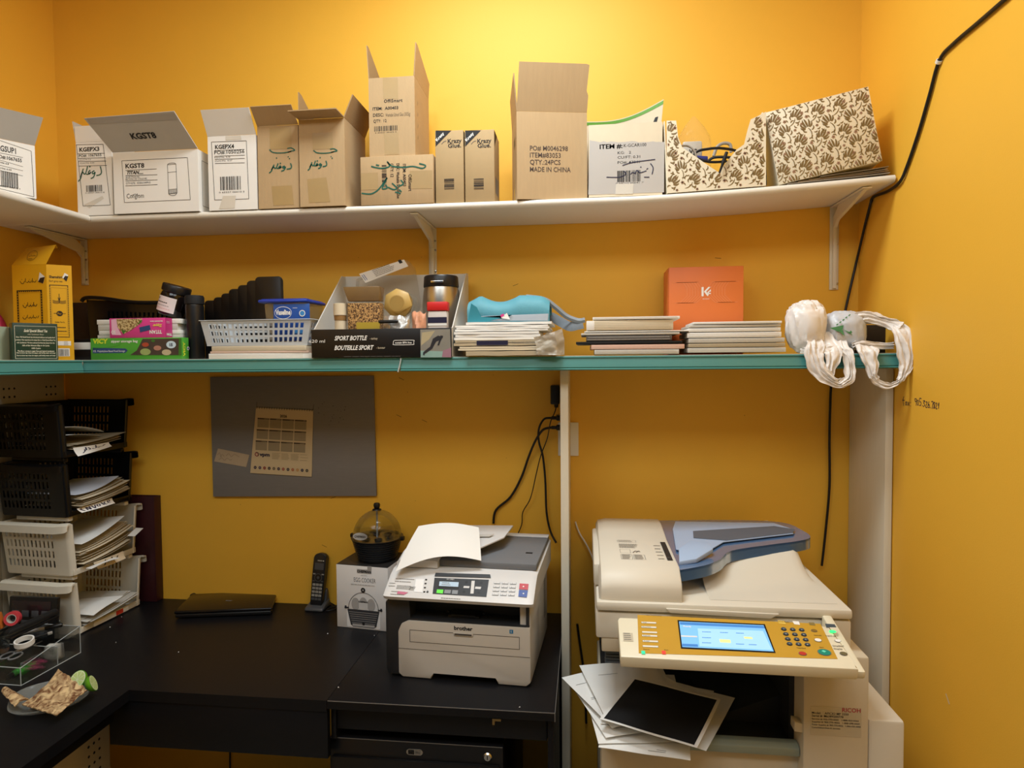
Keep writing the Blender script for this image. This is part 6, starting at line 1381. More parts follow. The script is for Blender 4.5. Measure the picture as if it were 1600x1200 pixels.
# green tea box
GRB = mat('dark_green_tea_card', '17372A', .35, .08, 20); GRC_ = mat('tea_cream_print', 'D8D4BC', .5, .03)
gA = at(21, 562, y=-.50)
gf_ = Fr((gA.x, -.50, ZT+.0006), rad(53)); L = lambda u, v, y=0: at(u, v, y=y, fr=gf_)
gw = L(91.5, 562, 0).x; gh = L(55, 505, 0).z; gd = .055
b = B().box((0, 0, 0), (gw, gd, gh), GRB, .0012); f_ = Face((0, 0, 0), (1, 0, 0), (0, 0, 1), lift=.0006)
b.frame(f_, gw*.04, gh*.04, gw*.93, gh*.88, .0009, GRC_)
b.text(f_, 'Sadaf Special Blend Tea', gw*.5, gh*.76, .0075, GRC_, w=gw*.52, al='c', bold=.03, sh=.25).text(f_, 'with Cardamom Flavor', gw*.5, gh*.68, .0036, GRC_, w=gw*.36, al='c', sh=.2)
for i, t_ in enumerate(('Since 1964 Sadaf foods has introduced delicious and quality food', 'products. Now experience the unique flavor of Sadaf Special Blend Tea', 'with Cardamom. We have selected the finest tea leaves from the', 'hills of the Nuwara Eliya in Sri Lanka', '100% Ceylon', 'The flavor comes in sugar free and natural cardamom')): b.text(f_, t_, gw*.5, gh*(.60-.075*i), .0042, GRC_, w=gw*(.86, .88, .84, .6, .2, .82)[i], al='c', bold=.02, sh=.15)
for i in range(2): b.text(f_, 'How to brew tea: rinse the teapot, add boiling water and steep', gw*.5, gh*(.14-.07*i)+.004, .004, GRC_, w=gw*.86, al='c', bold=.02, sh=.15)
b.build('x') if False else None
o = b.build('tea_box', fr=gf_); tag(o, 'small dark green tea box with cream print, in front of the yellow tea carton', 'box')
sA = at(-14, 561, y=-.50); b = B().box((0, 0, 0), (at(12, 561, y=-.50).x-sA.x, .05, at(0, 510, y=-.50).z-ZT), mat('sage_card', 'A9B49A', .45, .05), .001)
w_ = at(12, 561, y=-.50).x-sA.x; h_ = at(0, 510, y=-.50).z-ZT; f_ = Face((0, 0, 0), (1, 0, 0), (0, 0, 1)); b.disc(f_, w_*.52, h_*.58, .020, PAPER, .0002, 24, .018).disc(f_, w_*.52, h_*.60, .017, mat('chili_red', '9C3A24', .4, .15, 80), .0004, 24, .014).text(f_, 'Spice', w_*.3, h_*.18, .008, INK, bold=.02)
b.build('x') if False else None
tag(b.build('spice_box', fr=Fr((sA.x-.03, -.507, ZT+.0006), rad(4))), 'pale printed box with a red bowl picture, cut by the left frame edge', 'box')
# pink bag at the frame edge
g = at(-6, 448, y=-.30); b = B(); rings = []
for i in range(11):
    t = i/10; rr = .042*sin(pi*(.10+.86*t))**.6; rings.append([(rr*cos(2*pi*k/20)*(1+.12*noise.noise((k*.7, t*3, 4))), rr*.8*sin(2*pi*k/20), t*.16) for k in range(20)])
b.loft(rings, mat('pink_bag', 'D63B62', .35, .08, 30)); tag(b.build('pink_bag', fr=Fr((g.x-.012, -.30, ZT+.0006))), 'pink bag behind the yellow tea carton, mostly cut by the left frame edge', 'bag')
# dark things behind the tea
SPK = mat('dark_speckled_board', '33241A', .7, .5, 140)
g = at(96, 528, y=-.05); o = B().box((0, 0, 0), (at(144, 528, y=-.05).x-g.x, .03, at(120, 473, y=-.05).z-ZT), SPK, .002).build('speckled_box', fr=Fr((g.x, -.05, ZT+.0006))); tag(o, 'dark brown speckled box by the wall, right of the yellow tea carton', 'box')
g = at(110, 556, y=-.25); wv = at(142, 556, y=-.25).x-g.x; hv = at(130, 530, y=-.25).z-ZT; bx = thing('card_case', 'small black case holding white cards, between the yellow carton and the green bag box', 'case', Fr((g.x, -.25, ZT+.0006)))
B().box((0, 0, 0), (wv, .08, hv*.48), BLACK, .002).box((0, .004, hv*.86), (wv, .08, hv), BLACK, .0015).box((0, .03, hv*.48), (wv, .08, hv*.86), BLACKM).build('case', bx)
B().box((.001, .002, hv*.5), (wv-.004, .029, hv*.84), PAPER, .0006).build('cards', bx)
# black crate with slits (a letter bin seen from its low front)
g = at(140, 556, y=-.15); wv = at(284, 556, y=-.15).x-g.x; hL = at(143, 466, y=-.15).z-ZT; hR = at(270, 472, y=-.15).z-ZT
ck = thing('crate', 'black slotted plastic crate behind the pink and green boxes', 'crate', Fr((g.x, -.15, ZT+.0006)))
b = B(); slotted(b, [(0.01, .0, .004), (wv-.01, .0, .004), (wv, -.006, hR-.006), (0, -.006, hL-.006)], 14, 3, BINB, (.22, .12), (.2, .18)); b.build('front_wall', ck)
b = B().box((0.01, .003, 0), (wv-.01, .115, .004), BINB); slotted(b, [(wv-.01, .115, .004), (.01, .115, .004), (0, .121, hL*.9), (wv, .121, hL*.9)], 14, 3, BINB, (.12, .12), (.2, .18)); b.build('back_wall', ck)
for s_, x, h_ in ((0, 0, hL), (1, wv, hR)): B().prism([(x+(.01 if s_ == 0 else -.01), .001, .0042), (x+(.01 if s_ == 0 else -.01), .113, .0042), (x, .119, h_-.008), (x, -.004, h_-.008)], (.003 if s_ == 0 else -.003, 0, 0), BINB).build('side_wall', ck)
b = B(); pth_ = [(-.012, -.014, hL-.012), (.004, -.012, hL), (wv*.2, -.010, hL-.003), (wv*.5, -.008, hR+.001), (wv*.8, -.008, hR-.002), (wv+.004, -.008, hR)]; b.tube(pth_, .0065, BINB, 8, smooth=5); b.build('rim', ck)
# stack of white papers
g = at(153, 556, y=-.275); wv = at(286, 556, y=-.275).x-g.x; hv = at(200, 499, y=-.275).z-ZT
WST = 'white paper pads piled behind the pink food bag box'
zc_ = 0; hs = [.20, .12, .17, .13, .10, .16, .12]
for i, s_ in enumerate(hs):
    t_ = hv*s_-.0006; o = B().box((0, 0, 0), (wv-.008-.006*(i % 3), .066, t_), (PAPER, PM[2])[i % 2], .0008); fz = Face((0, 0, 0), (1, 0, 0), (0, 0, 1)); fz2 = Face((wv-.008-.006*(i % 3), 0, 0), (0, 1, 0), (0, 0, 1))
    for j in range(2): o.quad(fz, .001, t_*(.3+.35*j), wv-.024, .0005, PM[2] if i % 2 == 0 else PAPER)
    tag(o.build('paper_pad', fr=Fr((g.x+.003*((i*2) % 3), -.275+.001*(i % 2), ZT+.0006+zc_))), 'white paper pad in the neat pile behind the pink food bag box', 'paper pad', WST); zc_ += hv*s_
# green zipper bag box and pink food bag box
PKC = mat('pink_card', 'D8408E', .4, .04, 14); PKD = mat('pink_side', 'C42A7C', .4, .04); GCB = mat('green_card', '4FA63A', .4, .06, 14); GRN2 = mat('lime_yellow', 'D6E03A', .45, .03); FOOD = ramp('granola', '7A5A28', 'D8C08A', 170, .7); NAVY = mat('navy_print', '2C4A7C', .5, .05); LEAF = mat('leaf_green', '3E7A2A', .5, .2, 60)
g = at(142, 556, y=-.322); gb = Fr((g.x, -.322, ZT+.0006), rad(1)); L = lambda u, v, y=0: at(u, v, y=y, fr=gb)
gw = L(284, 556).x; gh = L(210, 528).z; b = B().box((0, 0, 0), (gw, .038, gh), GCB, .0012)
k = Ink(b, gb, 100, 420, 6.667)
k.poly([(285, 735), (700, 722), (560, 800), (290, 850)], MATS['green_card']).poly([(300, 822), (640, 830), (665, 850), (640, 876), (300, 880)], NAVY).t('P.E.  Polyethylene Based Food Storage', 310, 868, 18, PAPER, w=330, k=.0004)
k.t('VICY', 300, 778, 42, GRN2, w=160, bold=.05, k=.0004, sh=.1).t('zipper storage bag', 490, 768, 24, PAPER, w=280, bold=.02, k=.0004, sh=.15).poly([(820, 730), (1225, 725), (1228, 898), (690, 898), (760, 850)], mat('dark_food_backdrop', '4A3E36', .5, .3, 60), .0002)
for x, y, r_, m in ((850, 790, 36, mat('tomato', 'B04A34', .4, .2, 60)), (975, 825, 40, mat('peach', 'B98470', .5, .15, 60)), (850, 865, 55, mat('melon', '9FAF6A', .5, .2, 60)), (1070, 880, 48, mat('mushroom', 'C8B894', .5, .1, 60)), (930, 750, 20, LEAF)):
    x_, z_ = k.p(x, min(y, 892-r_*.45)); b.disc(k.f, x_, z_, r_*k.m, m, .0004+.0001*(x % 3), 20, r_*k.m*.6)
x_, z_ = k.p(1118, 790); b.disc(k.f, x_, z_, 50*k.m, mat('pale_blue_drop', 'CDE4F0', .4, .03), .0006, 20, 36*k.m).text(k.f, '15', x_, z_-14*k.m, 26*k.m, INKN, al='c', bold=.05, k=.0009)
k.poly([(1200, 722), (1226, 722), (1226, 898), (1195, 898)], LEAF, .0005)
fcr = Face((gw, 0, 0), (0, 1, 0), (0, 0, 1)); b.text(fcr, 'VICY', .018, .008, .010, GRN2, w=gh*.7, bold=.05, rot=pi/2).disc(fcr, .034, gh*.5, .006, PAPER).disc(fcr, .034, gh*.5, .004, NAVY, .0003)
tag(b.build('zipper_bag_box', fr=gb), 'long green zipper bag box lying at the shelf front, under the pink box', 'box'); zg = ZT+.0006+gh
g = at(171.5, 526, y=-.315); pb = Fr((g.x, -.315, zg+.0004), rad(1)); L = lambda u, v, y=0: at(u, v, y=y, fr=pb)
gw = L(258.5, 526).x; gh = L(210, 497).z; b = B().box((0, 0, 0), (gw, .036, gh), PKC, .0012)
k = Ink(b, pb, 100, 420, 6.667); k.poly([(545, 522), (815, 518), (812, 560), (700, 640), (620, 680), (560, 610)], FOOD, .0002).poly([(600, 640), (650, 640), (620, 684)], LEAF, .0004).poly([(800, 535), (820, 540), (760, 585)], LEAF, .0004).poly([(492, 530), (545, 522), (560, 610), (600, 690), (500, 690)], mat('pale_pink', 'E8B4CC', .45, .05)).poly([(785, 610), (895, 585), (905, 635), (795, 662)], NAVY, .0003)
k.t('OS', 495, 678, 32, PAPER, w=45, bold=.03, k=.0005)
for t_, x, y, h_, w_, m in (('TITAN', 1022, 640, 32, 128, PAPER), ('Zipper', 1022, 578, 24, 95, mat('pale_yellow', 'F0D860', .5, .02)), ('sandwich bags', 1030, 540, 12, 130, PAPER)):
    x_, z_ = k.p(x, y); b.text(k.f, t_, x_, z_, h_*k.m, m, w=w_*k.m, bold=.04, rot=pi, k=.0005)
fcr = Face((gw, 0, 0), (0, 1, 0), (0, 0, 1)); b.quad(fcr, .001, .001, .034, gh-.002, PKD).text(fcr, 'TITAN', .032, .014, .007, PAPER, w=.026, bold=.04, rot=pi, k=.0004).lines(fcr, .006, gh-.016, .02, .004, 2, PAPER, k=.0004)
tag(b.build('food_bag_box', fr=pb), 'pink food bag box lying upside down on the green zipper bag box', 'box')
# black jar tipped on the crate, canister, file sorter
zj = ZT+.0006+hv+.001; g = at(270, 499, y=-.245); jf = Fr((at(266, 499, y=-.222).x, -.222, zj+.0135), 0, Mx.Rotation(rad(17), 4, 'Y')); rj = .042
jt = thing('jar', 'wide black jar with a white label, tipped to the right on the paper pads', 'jar', jf); hj = .085
b = B().lathe([(.001, 0), (rj*.9, 0), (rj, .006), (rj*1.02, hj*.7), (rj*.96, hj*.84), (rj*.86, hj*.92), (rj*.84, hj)], mat('dark_jar_glass', '17100F', .12, .1), 36)
b.build('body', jt)
b = B().lathe([(rj*1.0, hj*.90), (rj*1.05, hj*.93), (rj*1.05, hj*1.14), (rj*1.0, hj*1.18), (.001, hj*1.19)], BLACK, 36); b.build('lid', jt)
n = 16; vs = []
for zq in (hj*.12, hj*.70): vs += [((rj*1.028)*cos(t), (rj*1.028)*sin(t), zq) for t in [rad(-150+105*i/n) for i in range(n+1)]]
b = B().add(vs, [(i, i+1, i+n+2, i+n+1) for i in range(n)], mat('white_label', 'E6DCDC', .5, .05))
def lb(t0, t1, z0, z1, m): b.add([((rj*1.034)*cos(rad(t)), (rj*1.034)*sin(rad(t)), z) for t, z in ((t0, z0), (t1, z0), (t1, z1), (t0, z1))], [(0, 1, 2, 3)], m)
for i in range(3): lb(-138+6*i, -134+6*i, hj*.56, hj*.63, INKGREY)
for i in range(7): lb(-140+9*i, -133+9*i, hj*.45, hj*.485, INK)
for i in range(8): lb(-140+9*i, -133+9*i, hj*.34, hj*.36, INKGREY); lb(-140+10*i, -132+10*i, hj*.22, hj*.245, mat('pink_text', 'D8A8A8', .5, .05) if i == 0 else MATS['pink_text'])
b.build('label', jt)
g = at(306, 556, y=-.243); rc = (at(319, 500, y=-.25).x-at(292, 500, y=-.25).x)/2; hc = at(305, 462, y=-.25).z-ZT
cn = thing('canister', 'tall narrow black canister left of the black file sorter', 'canister', Fr((g.x, -.243, ZT+.0006)))
B().lathe([(.001, 0), (rc*.9, 0), (rc*.92, .004), (rc*.95, hc*.82), (rc*.9, hc*.86)], BLACK, 28).build('body', cn); B().lathe([(rc*1.0, hc*.865), (rc, hc*.97), (rc*.9, hc), (.001, hc)], BLACKM, 28).build('lid', cn)
fsx = at(318, 500, y=-.10).x; so = thing('file_sorter', 'black stepped desktop file sorter behind the white basket, tallest divider at right', 'file sorter', Fr((fsx, -.03, ZT+.0006)))
ds_ = [(319, 468, -.045), (333, 463, -.062), (345, 457, -.079), (357, 450, -.096), (371, 444, -.113), (385, 437, -.130), (398, 431, -.147)]
for i, (u, v, y) in enumerate(ds_):
    q = at(u, v, y=y); w_ = .078 if i < 6 else at(443, 460, y=y).x-q.x; h_ = q.z-ZT-.004; r_ = .014; x0_ = q.x-fsx
    pl = [(x0_, .004), (x0_+w_, .004), (x0_+w_*.985, h_-r_)]+[(x0_+w_*.97-r_+r_*cos(rad(t)), h_-r_+r_*sin(rad(t))) for t in (15, 45, 75, 90)]+[(x0_+r_+r_*cos(rad(t)), h_-r_+r_*sin(rad(t))) for t in (90, 120, 150, 180)]
    B().prism([(x, y+.03, z) for x, z in pl], (0, .0035, 0), BLACK, .0012).build('divider', so)
xe = at(443, 460, y=-.147).x-fsx; B().box((-.004, -.118, 0), (xe, -.005, .0037), BLACK, .001).build('base', so)
# paper pile, white baskets and blue lidded tub
PB_ = 'cream papers under the white baskets'
g = at(326, 556, y=-.315); wv = at(487, 556, y=-.315).x-g.x; hv = at(400, 540, y=-.315).z-ZT; zz_ = 0
labs = ['lowest cream paper bundle under the white basket', 'thin pink edged bundle in the middle under the white basket', 'third bundle of cream papers, directly under the white basket']
for i, (s_, m) in enumerate(((.40, PAPER), (.18, mat('pinkish_paper', 'DDBFAE', .7, .05)), (.40, PAPERC))):
    t_ = hv*s_-.0005; o = B().box((0, 0, 0), (wv-.012*i, .15, t_), m, .0008); fz = Face((0, 0, 0), (1, 0, 0), (0, 0, 1))
    for j in range(3 if s_ > .3 else 1): o.quad(fz, .002, t_*(.2+.27*j), wv-.03, .0006, PM[3])
    tag(o.build('paper_bundle', fr=Fr((g.x+.004*i, -.315+.002*i, ZT+.0006+zz_), rad(-.6*i))), labs[i], 'papers', PB_); zz_ += hv*s_
zb2 = ZT+.0006+zz_+.0004
WPL = mat('white_translucent_plastic', 'D8DCDE', .3, .03, trans=.25, ior=1.2)
def basket(name, label, u0, u1, vt, Y, d, nc, nr, zbase, inset=.016):
    a, c = at(u0, vt, y=Y), at(u1, vt, y=Y); h = a.z-zbase; w = c.x-a.x; r = thing(name, label, 'basket', Fr((a.x, Y, zbase)))
    i_ = inset; lo = [(i_, i_*.4, .003), (w-i_, i_*.4, .003), (w-i_, d-i_*.4, .003), (i_, d-i_*.4, .003)]; hi = [(0, 0, h-.003), (w, 0, h-.003), (w, d, h-.003), (0, d, h-.003)]
    for j, nm in enumerate(('front_wall', 'side_wall', 'back_wall', 'side_wall')):
        p_, q_ = j, (j+1) % 4; b = B(); slotted(b, [lo[p_], lo[q_], hi[q_], hi[p_]], nc if j % 2 == 0 else nc//2, nr, WPL, .06, (.1, .12), gx=.36, gy=.32, th=.0016); b.build(nm, r)
    B().box((i_, i_*.4, 0), (w-i_, d-i_*.4, .003), WPL).build('base', r)
    b = B(); e = .004
    for q in (((-e, -e, h-.0025), (w+e, 0, h)), ((-e, d, h-.0025), (w+e, d+e, h)), ((-e, 0, h-.0025), (0, d, h)), ((w, 0, h-.0025), (w+e, d, h))): b.box(*q, WPL, .0008)
    b.build('rim', r); return r, w, h
basket('basket', 'wide white perforated basket standing on the cream papers', 313, 486, 500.5, -.318, .162, 19, 3, zb2)
tbx = thing('storage_tub', 'clear storage tub with a blue lid standing inside the white basket', 'tub', Fr((at(411, 500, y=-.303).x, -.295, zb2+.0036)))
a, c = at(411, 500, y=-.303), at(505, 500, y=-.295); wv = c.x-a.x; zt_ = at(450, 470, y=-.295).z-(zb2+.0036); wb_ = min(wv, at(480, 520, y=-.295).x-a.x)
wv = at(484, 500, y=-.295).x-a.x-.010
CTB = mat('clear_tub_plastic', 'DDE6EE', .1, 0, trans=.9, ior=1.15, alpha=.55)
b = B().poly([(.006, .006, 0), (wv-.006, .006, 0), (wv-.006, .124, 0), (.006, .124, 0), (0, 0, zt_-.006), (wv, 0, zt_-.006), (wv, .13, zt_-.006), (0, .13, zt_-.006)], [(3, 2, 1, 0), (4, 5, 6, 7), (0, 1, 5, 4), (1, 2, 6, 5), (2, 3, 7, 6), (3, 0, 4, 7)], CTB, .004); b.build('tub', tbx)
BLID = mat('blue_lid', '2540A8', .3, .05); xl_ = at(403, 465, y=-.30).x-a.x
b = B().box((xl_, -.008, zt_-.0055), (wv+.006, .138, zt_+.004), BLID, .004).box((xl_+.008, 0, zt_+.0042), (wv-.002, .13, zt_+.007), BLID, .001); b.build('lid', tbx)
VB = mat('vaseline_blue', '1C4FA0', .35, .06, 30); VS = mat('sky_blue', '3F8FD0', .4, .05)
p0, p1 = at(427, 498, y=-.300), at(483, 474, y=-.300); wv2 = p1.x-p0.x; z0_ = .010; h_ = p1.z-(zb2+.0036)-z0_
b = B().box((p0.x-a.x, -.0030, z0_), (p0.x-a.x+wv2, -.0008, z0_+h_), VB, .0005); f_ = Face((p0.x-a.x, -.0030, z0_), (1, 0, 0), (0, 0, 1))
b.disc(f_, wv2*.27, h_*.76, wv2*.24, PAPER, .0002, 24, h_*.17).disc(f_, wv2*.27, h_*.76, wv2*.23, VB, .0004, 24, h_*.155).text(f_, 'Vaseline', wv2*.27, h_*.71, h_*.13, PAPER, w=wv2*.42, al='c', bold=.04, k=.0007).disc(f_, wv2*.80, h_*.74, .010, PAPER, .0003).disc(f_, wv2*.80, h_*.74, .0075, VS, .0005).lines(f_, wv2*.54, h_*.88, wv2*.16, .003, 1, PAPER, k=.0004).quad(f_, wv2*.55, h_*.2, wv2*.42, h_*.12, VS, .0002)
b.build('paper_label', tbx)

# ---------------------------------------------------------------- open display tray with jars and a mug
a, c = at(487, 560, y=-.340), at(706, 559.5, y=-.340); tf = Fr((a.x, -.340, ZT+.0006), math.atan2(0, 1)); L = lambda u, v, y=0: at(u, v, y=y, fr=tf)
wv = c.x-a.x; hf_ = L(600, 513.5, 0).z; dv = .285; hb = L(640, 430, dv).z
ty_ = thing('display_tray', 'black fronted cardboard display tray with sloping white sides, holding jars and a mug', 'display tray', tf)
SIDEW = mat('tray_white_inside', 'D6D0C6', .6, .04, 20); TRK = mat('tray_black_print', '171413', .4, .1, 20)
b = B().box((0, 0, 0), (wv, .003, hf_), TRK, .0008); k = Ink(b, tf, 500, 390, 6.4)
k.poly([(1003, 800), (1300, 795), (1312, 1078), (1008, 1078)], mat('photo_grey', '8E8A80', .45, .2, 18)).poly([(1006, 1010), (1310, 1020), (1312, 1078), (1008, 1078)], mat('photo_teal', '8FB0A8', .45, .1, 30), .0002).poly([(1230, 1010), (1310, 980), (1312, 1078), (1220, 1075)], mat('photo_mauve', 'A07888', .45, .1, 30), .0003)
k.poly([(1020, 830), (1150, 812), (1090, 900), (1012, 960)], mat('photo_beige', 'B8AA88', .45, .1, 30), .0002)
RID = mat('rider_dark', '2A2A30', .5, .1); k.poly([(1130, 890), (1180, 860), (1225, 870), (1215, 900), (1160, 920)], RID, .0005).poly([(1130, 890), (1165, 915), (1125, 985), (1100, 975)], RID, .0006).poly([(1100, 972), (1128, 985), (1055, 1040), (1040, 1020)], RID, .0007).poly([(1035, 1020), (1052, 1030), (1045, 1058), (1030, 1050)], RID, .0008).poly([(1205, 858), (1232, 862), (1228, 885), (1208, 885)], RID, .0008).poly([(1195, 900), (1215, 895), (1190, 960), (1175, 955)], RID, .0006)
k.t('SPORT BOTTLE', 145, 908, 42, PAPER, w=325, bold=.03, sh=.25, k=.0003).t('BOUTEILLE SPORT', 145, 1004, 42, PAPER, w=390, bold=.03, sh=.25, k=.0003).t('- turkey', 498, 900, 22, PAPERC, w=78).t('- buveur', 565, 992, 22, PAPERC, w=88).t('620 ml', -112, 932, 30, PAPER, w=165, bold=.0, sh=.1)
k.pen([[(745, 908), (735, 920), (735, 940), (745, 952), (925, 950), (938, 938), (938, 920), (928, 906), (745, 908)]], 5, PAPER).t('sustain BPA free', 752, 940, 18, PAPER, w=165, bold=.02).ln(240, 1064, 730, 8, 1, INKGREY, t=.001)
b.build('front_panel', ty_)
b = B().box((.003, .0032, 0), (wv-.003, dv, .003), SIDEW).box((0, dv-.003, .003), (wv, dv, hb), SIDEW)
b.build('back_panel', ty_)
for x in (0, wv-.003): B().prism([(x, .0032, .0), (x, .0032, hf_), (x, .02, hf_+.002), (x, dv-.035, hb-.003), (x, dv-.0032, hb-.001), (x, dv-.0032, 0)], (.003, 0, 0), SIDEW).build('side_panel', ty_)
zi = tf.loc.z+.0035
def in_tray(u, v, y): return at(u, v, y=tf.loc.y+y)
# travel mug
y_ = .17; g = in_tray(690, 500, y_); rm = (in_tray(717, 470, y_).x-in_tray(662, 470, y_).x)/2; zt_ = in_tray(690, 432, y_).z-zi; zs_ = in_tray(690, 450, y_).z-zi
mg = thing('travel_mug', 'steel travel mug with a black lid standing at the right of the display tray', 'mug', Fr((g.x, g.y, zi)))
B().lathe([(.001, 0), (rm*.82, 0), (rm*.86, .01), (rm*1.02, zs_*.55), (rm*1.06, zs_*.72), (rm*.98, zs_*.95), (rm*.93, zs_)], STEEL, 40).build('body', mg)
b = B().lathe([(rm*.96, zs_+.0005), (rm*.98, zs_+.004), (rm*.95, zt_-.004), (rm*.9, zt_), (.001, zt_-.003)], BLACK, 36); b.build('lid', mg); b = B().box((-rm*.36, -rm*1.02, zs_+.010), (rm*.36, -rm*.85, zs_+.018), CHROME, .002); b.build('lid_slider', mg)
# red capped bottle
y_ = .05; g = in_tray(685, 500, y_); rb_ = (in_tray(701, 490, y_).x-in_tray(669, 490, y_).x)/2; zt_ = in_tray(685, 472, y_).z-zi
rbt = thing('bottle', 'small bottle with a square red cap standing before the steel mug', 'bottle', Fr((g.x, g.y, zi)))
zc2 = in_tray(685, 486, y_).z-zi
B().box((-rb_*.95, -.014, 0), (rb_*.95, .014, zc2-.0005), mat('bottle_body', 'CFC6C0', .35, .05), .005).build('body', rbt); B().box((-rb_, -.016, zc2), (rb_, .016, zt_), mat('red_cap', 'D42A2A', .35, .05), .003).build('cap', rbt)
zA, zB_ = in_tray(685, 505, y_).z-zi, in_tray(685, 496, y_).z-zi; B().box((-rb_*.92, -.0148, zA), (rb_*.92, -.0142, zB_), INKN).box((-rb_*.92, -.0148, zA-.008), (rb_*.92, -.0142, zA-.0012), PAPER).build('label', rbt)
# square coffee jar
y_ = .06; x0_, x1_ = in_tray(545, 500, y_).x, in_tray(598, 500, y_).x; wj = x1_-x0_; zsh = in_tray(570, 472, y_).z-zi; zl_ = in_tray(570, 449, y_).z-zi
cj = thing('coffee_jar', 'square glass jar of coffee granules with a brown glass lid, in the display tray', 'jar', Fr((x0_, tf.loc.y+y_-.022, zi)))
COF = ramp('coffee_granules', '4A2A10', 'CFA062', 230, .8); JGL = mat('jar_glass', 'E8ECE8', .05, 0, trans=1, ior=1.2, alpha=.35); GLD = mat('gold_label', 'B89E3C', .35, .08); LIDG = mat('brown_glass_lid', '9A7C54', .15, .08, trans=.3, alpha=.9)
B().box((.003, .003, .002), (wj-.003, .042, zsh-.004), COF, .003).build('coffee', cj); B().box((0, 0, 0), (wj, .045, zsh), JGL, .003).build('glass', cj)
b = B().box((wj*.30, -.0014, .003), (wj*.98, -.0004, zsh*.62), GLD); f_ = Face((wj*.3, -.0014, .003), (1, 0, 0), (0, 0, 1)); b.quad(f_, wj*.06, zsh*.25, wj*.5, .009, TRK).text(f_, 'RESERVE', wj*.31, zsh*.27, .0045, PAPER, al='c', k=.0004, w=wj*.42).lines(f_, wj*.05, zsh*.02, wj*.5, zsh*.15, 4, INKGREY, k=.0002); b.build('label', cj)
l0 = in_tray(540, 449, y_).x-x0_; l1 = in_tray(597, 449, y_).x-x0_
b = B().poly([(.006, .002, zsh+.001), (wj-.004, .002, zsh+.001), (wj-.004, .043, zsh+.001), (.006, .043, zsh+.001), (l0, -.002, zl_), (l1, -.002, zl_), (l1, .047, zl_), (l0, .047, zl_)], [(3, 2, 1, 0), (4, 5, 6, 7), (0, 1, 5, 4), (1, 2, 6, 5), (2, 3, 7, 6), (3, 0, 4, 7)], LIDG, .002); b.poly([(l0-.002, -.003, zl_-.010), (.006, -.001, zsh+.001), (.016, -.001, zsh+.001), (l0+.010, -.003, zl_+.002)], [(0, 1, 2, 3)], BLACK) if False else None
b.build('lid', cj)
# cream box and jar at the left
y_ = .06; x0_, x1_ = in_tray(522, 500, y_).x, in_tray(543.5, 500, y_).x; CRM = mat('cream_plastic', 'E2D2B4', .45, .05)
cb = thing('cream_jar', 'small cream jar with a wooden band at the left of the display tray', 'jar', Fr(((x0_+x1_)/2, tf.loc.y+y_, zi))); rr_ = (x1_-x0_)/2
zq = [in_tray(530, v, y_).z-zi for v in (512, 500, 493, 475)]
B().lathe([(.001, 0), (rr_*.82, 0), (rr_*.85, zq[1]-.002)], CRM, 24).build('body', cb); B().lathe([(rr_*.9, zq[1]-.0015), (rr_*.95, zq[2]-.0005), (.001, zq[2]-.0005)], mat('wood_band', '9A7444', .6, .15, 40), 24).build('band', cb); B().lathe([(rr_, zq[2]), (rr_, zq[3]), (rr_*.9, zq[3]+.001), (.001, zq[3]+.001)], CRM, 24).build('lid', cb)
# gold faceted jar lying with its lid to the room
y_ = .07; g = in_tray(621, 474, y_); rl = (in_tray(644, 474, y_).x-in_tray(600, 474, y_).x)/2; GOLDP = mat('matte_gold_lid', 'C2A05A', .4, .06); GOLDD = mat('gold_centre', 'A88848', .45, .05)
gj = thing('gold_lid_jar', 'clear jar lying on its side, its faceted gold lid facing the room', 'jar', Fr((g.x, g.y, g.z)))
def hexr(r_, y, a0=0, n=7): return [(r_*cos(2*pi*i/n+a0), y, r_*sin(2*pi*i/n+a0)) for i in range(n)]
b = B().loft([hexr(rl*.98, .022, .3), hexr(rl*1.04, .004, .75), hexr(rl*.72, -.006, .3)][::-1], GOLDP)
fg = Face((0, -.006, 0), (1, 0, 0), (0, 0, 1)); b.disc(fg, 0, 0, rl*.5, GOLDD); b.ring(fg, 0, 0, rl*.56, .0015, GOLDP, .0004); b.build('lid', gj)
B().loft([[(rr_*cos(2*pi*i/24), y, rr_*sin(2*pi*i/24)) for i in range(24)] for rr_, y in ((rl*.8, .0225), (rl*.95, .03), (rl*.95, .11), (rl*.7, .12))], JGL).build('glass_body', gj)
bw_ = g.z-rl*.92-zi
# clear hinged pack with a label strip, leaning across the tray
cp4 = [in_tray(u, v, yy) for u, v, yy in ((552, 470, .16), (664, 478, .15), (645, 417, .19), (560, 437, .20))]
CPK = mat('clear_pack', 'D8CFBE', .12, .03, trans=.85, ior=1.12, alpha=.42)
pk = thing('clear_pack', 'clear plastic pack with a printed strip, leaning across the back of the display tray', 'plastic pack', Fr(cp4[0])); o_ = V(cp4[0])
pl = [in_tray(u, v, .215) for u, v in ((550, 500), (636, 505), (654, 478), (644, 416), (634, 405), (556, 436))]
b = B().prism([p-o_ for p in pl], (0, .045, 0), CPK, .004); b.build('shell', pk)
lp_ = [in_tray(u, v, .211) for u, v in ((571, 442), (638, 416), (631, 405.5), (561, 428))]
fcl_ = Face(lp_[0]-o_, lp_[1]-lp_[0], lp_[3]-lp_[0], lift=0); lw = (lp_[1]-lp_[0]).length; lh = (lp_[3]-lp_[0]).length
b = B().prism([p-o_ for p in lp_], (0, .0008, 0), PAPER); fcl_ = Face(lp_[0]-o_+V((0, -.0003, 0)), lp_[1]-lp_[0], lp_[3]-lp_[0], lift=.0004)
if fcl_.n.y > 0: fcl_.n = -fcl_.n; fcl_.o += V((0, -.0008, 0))
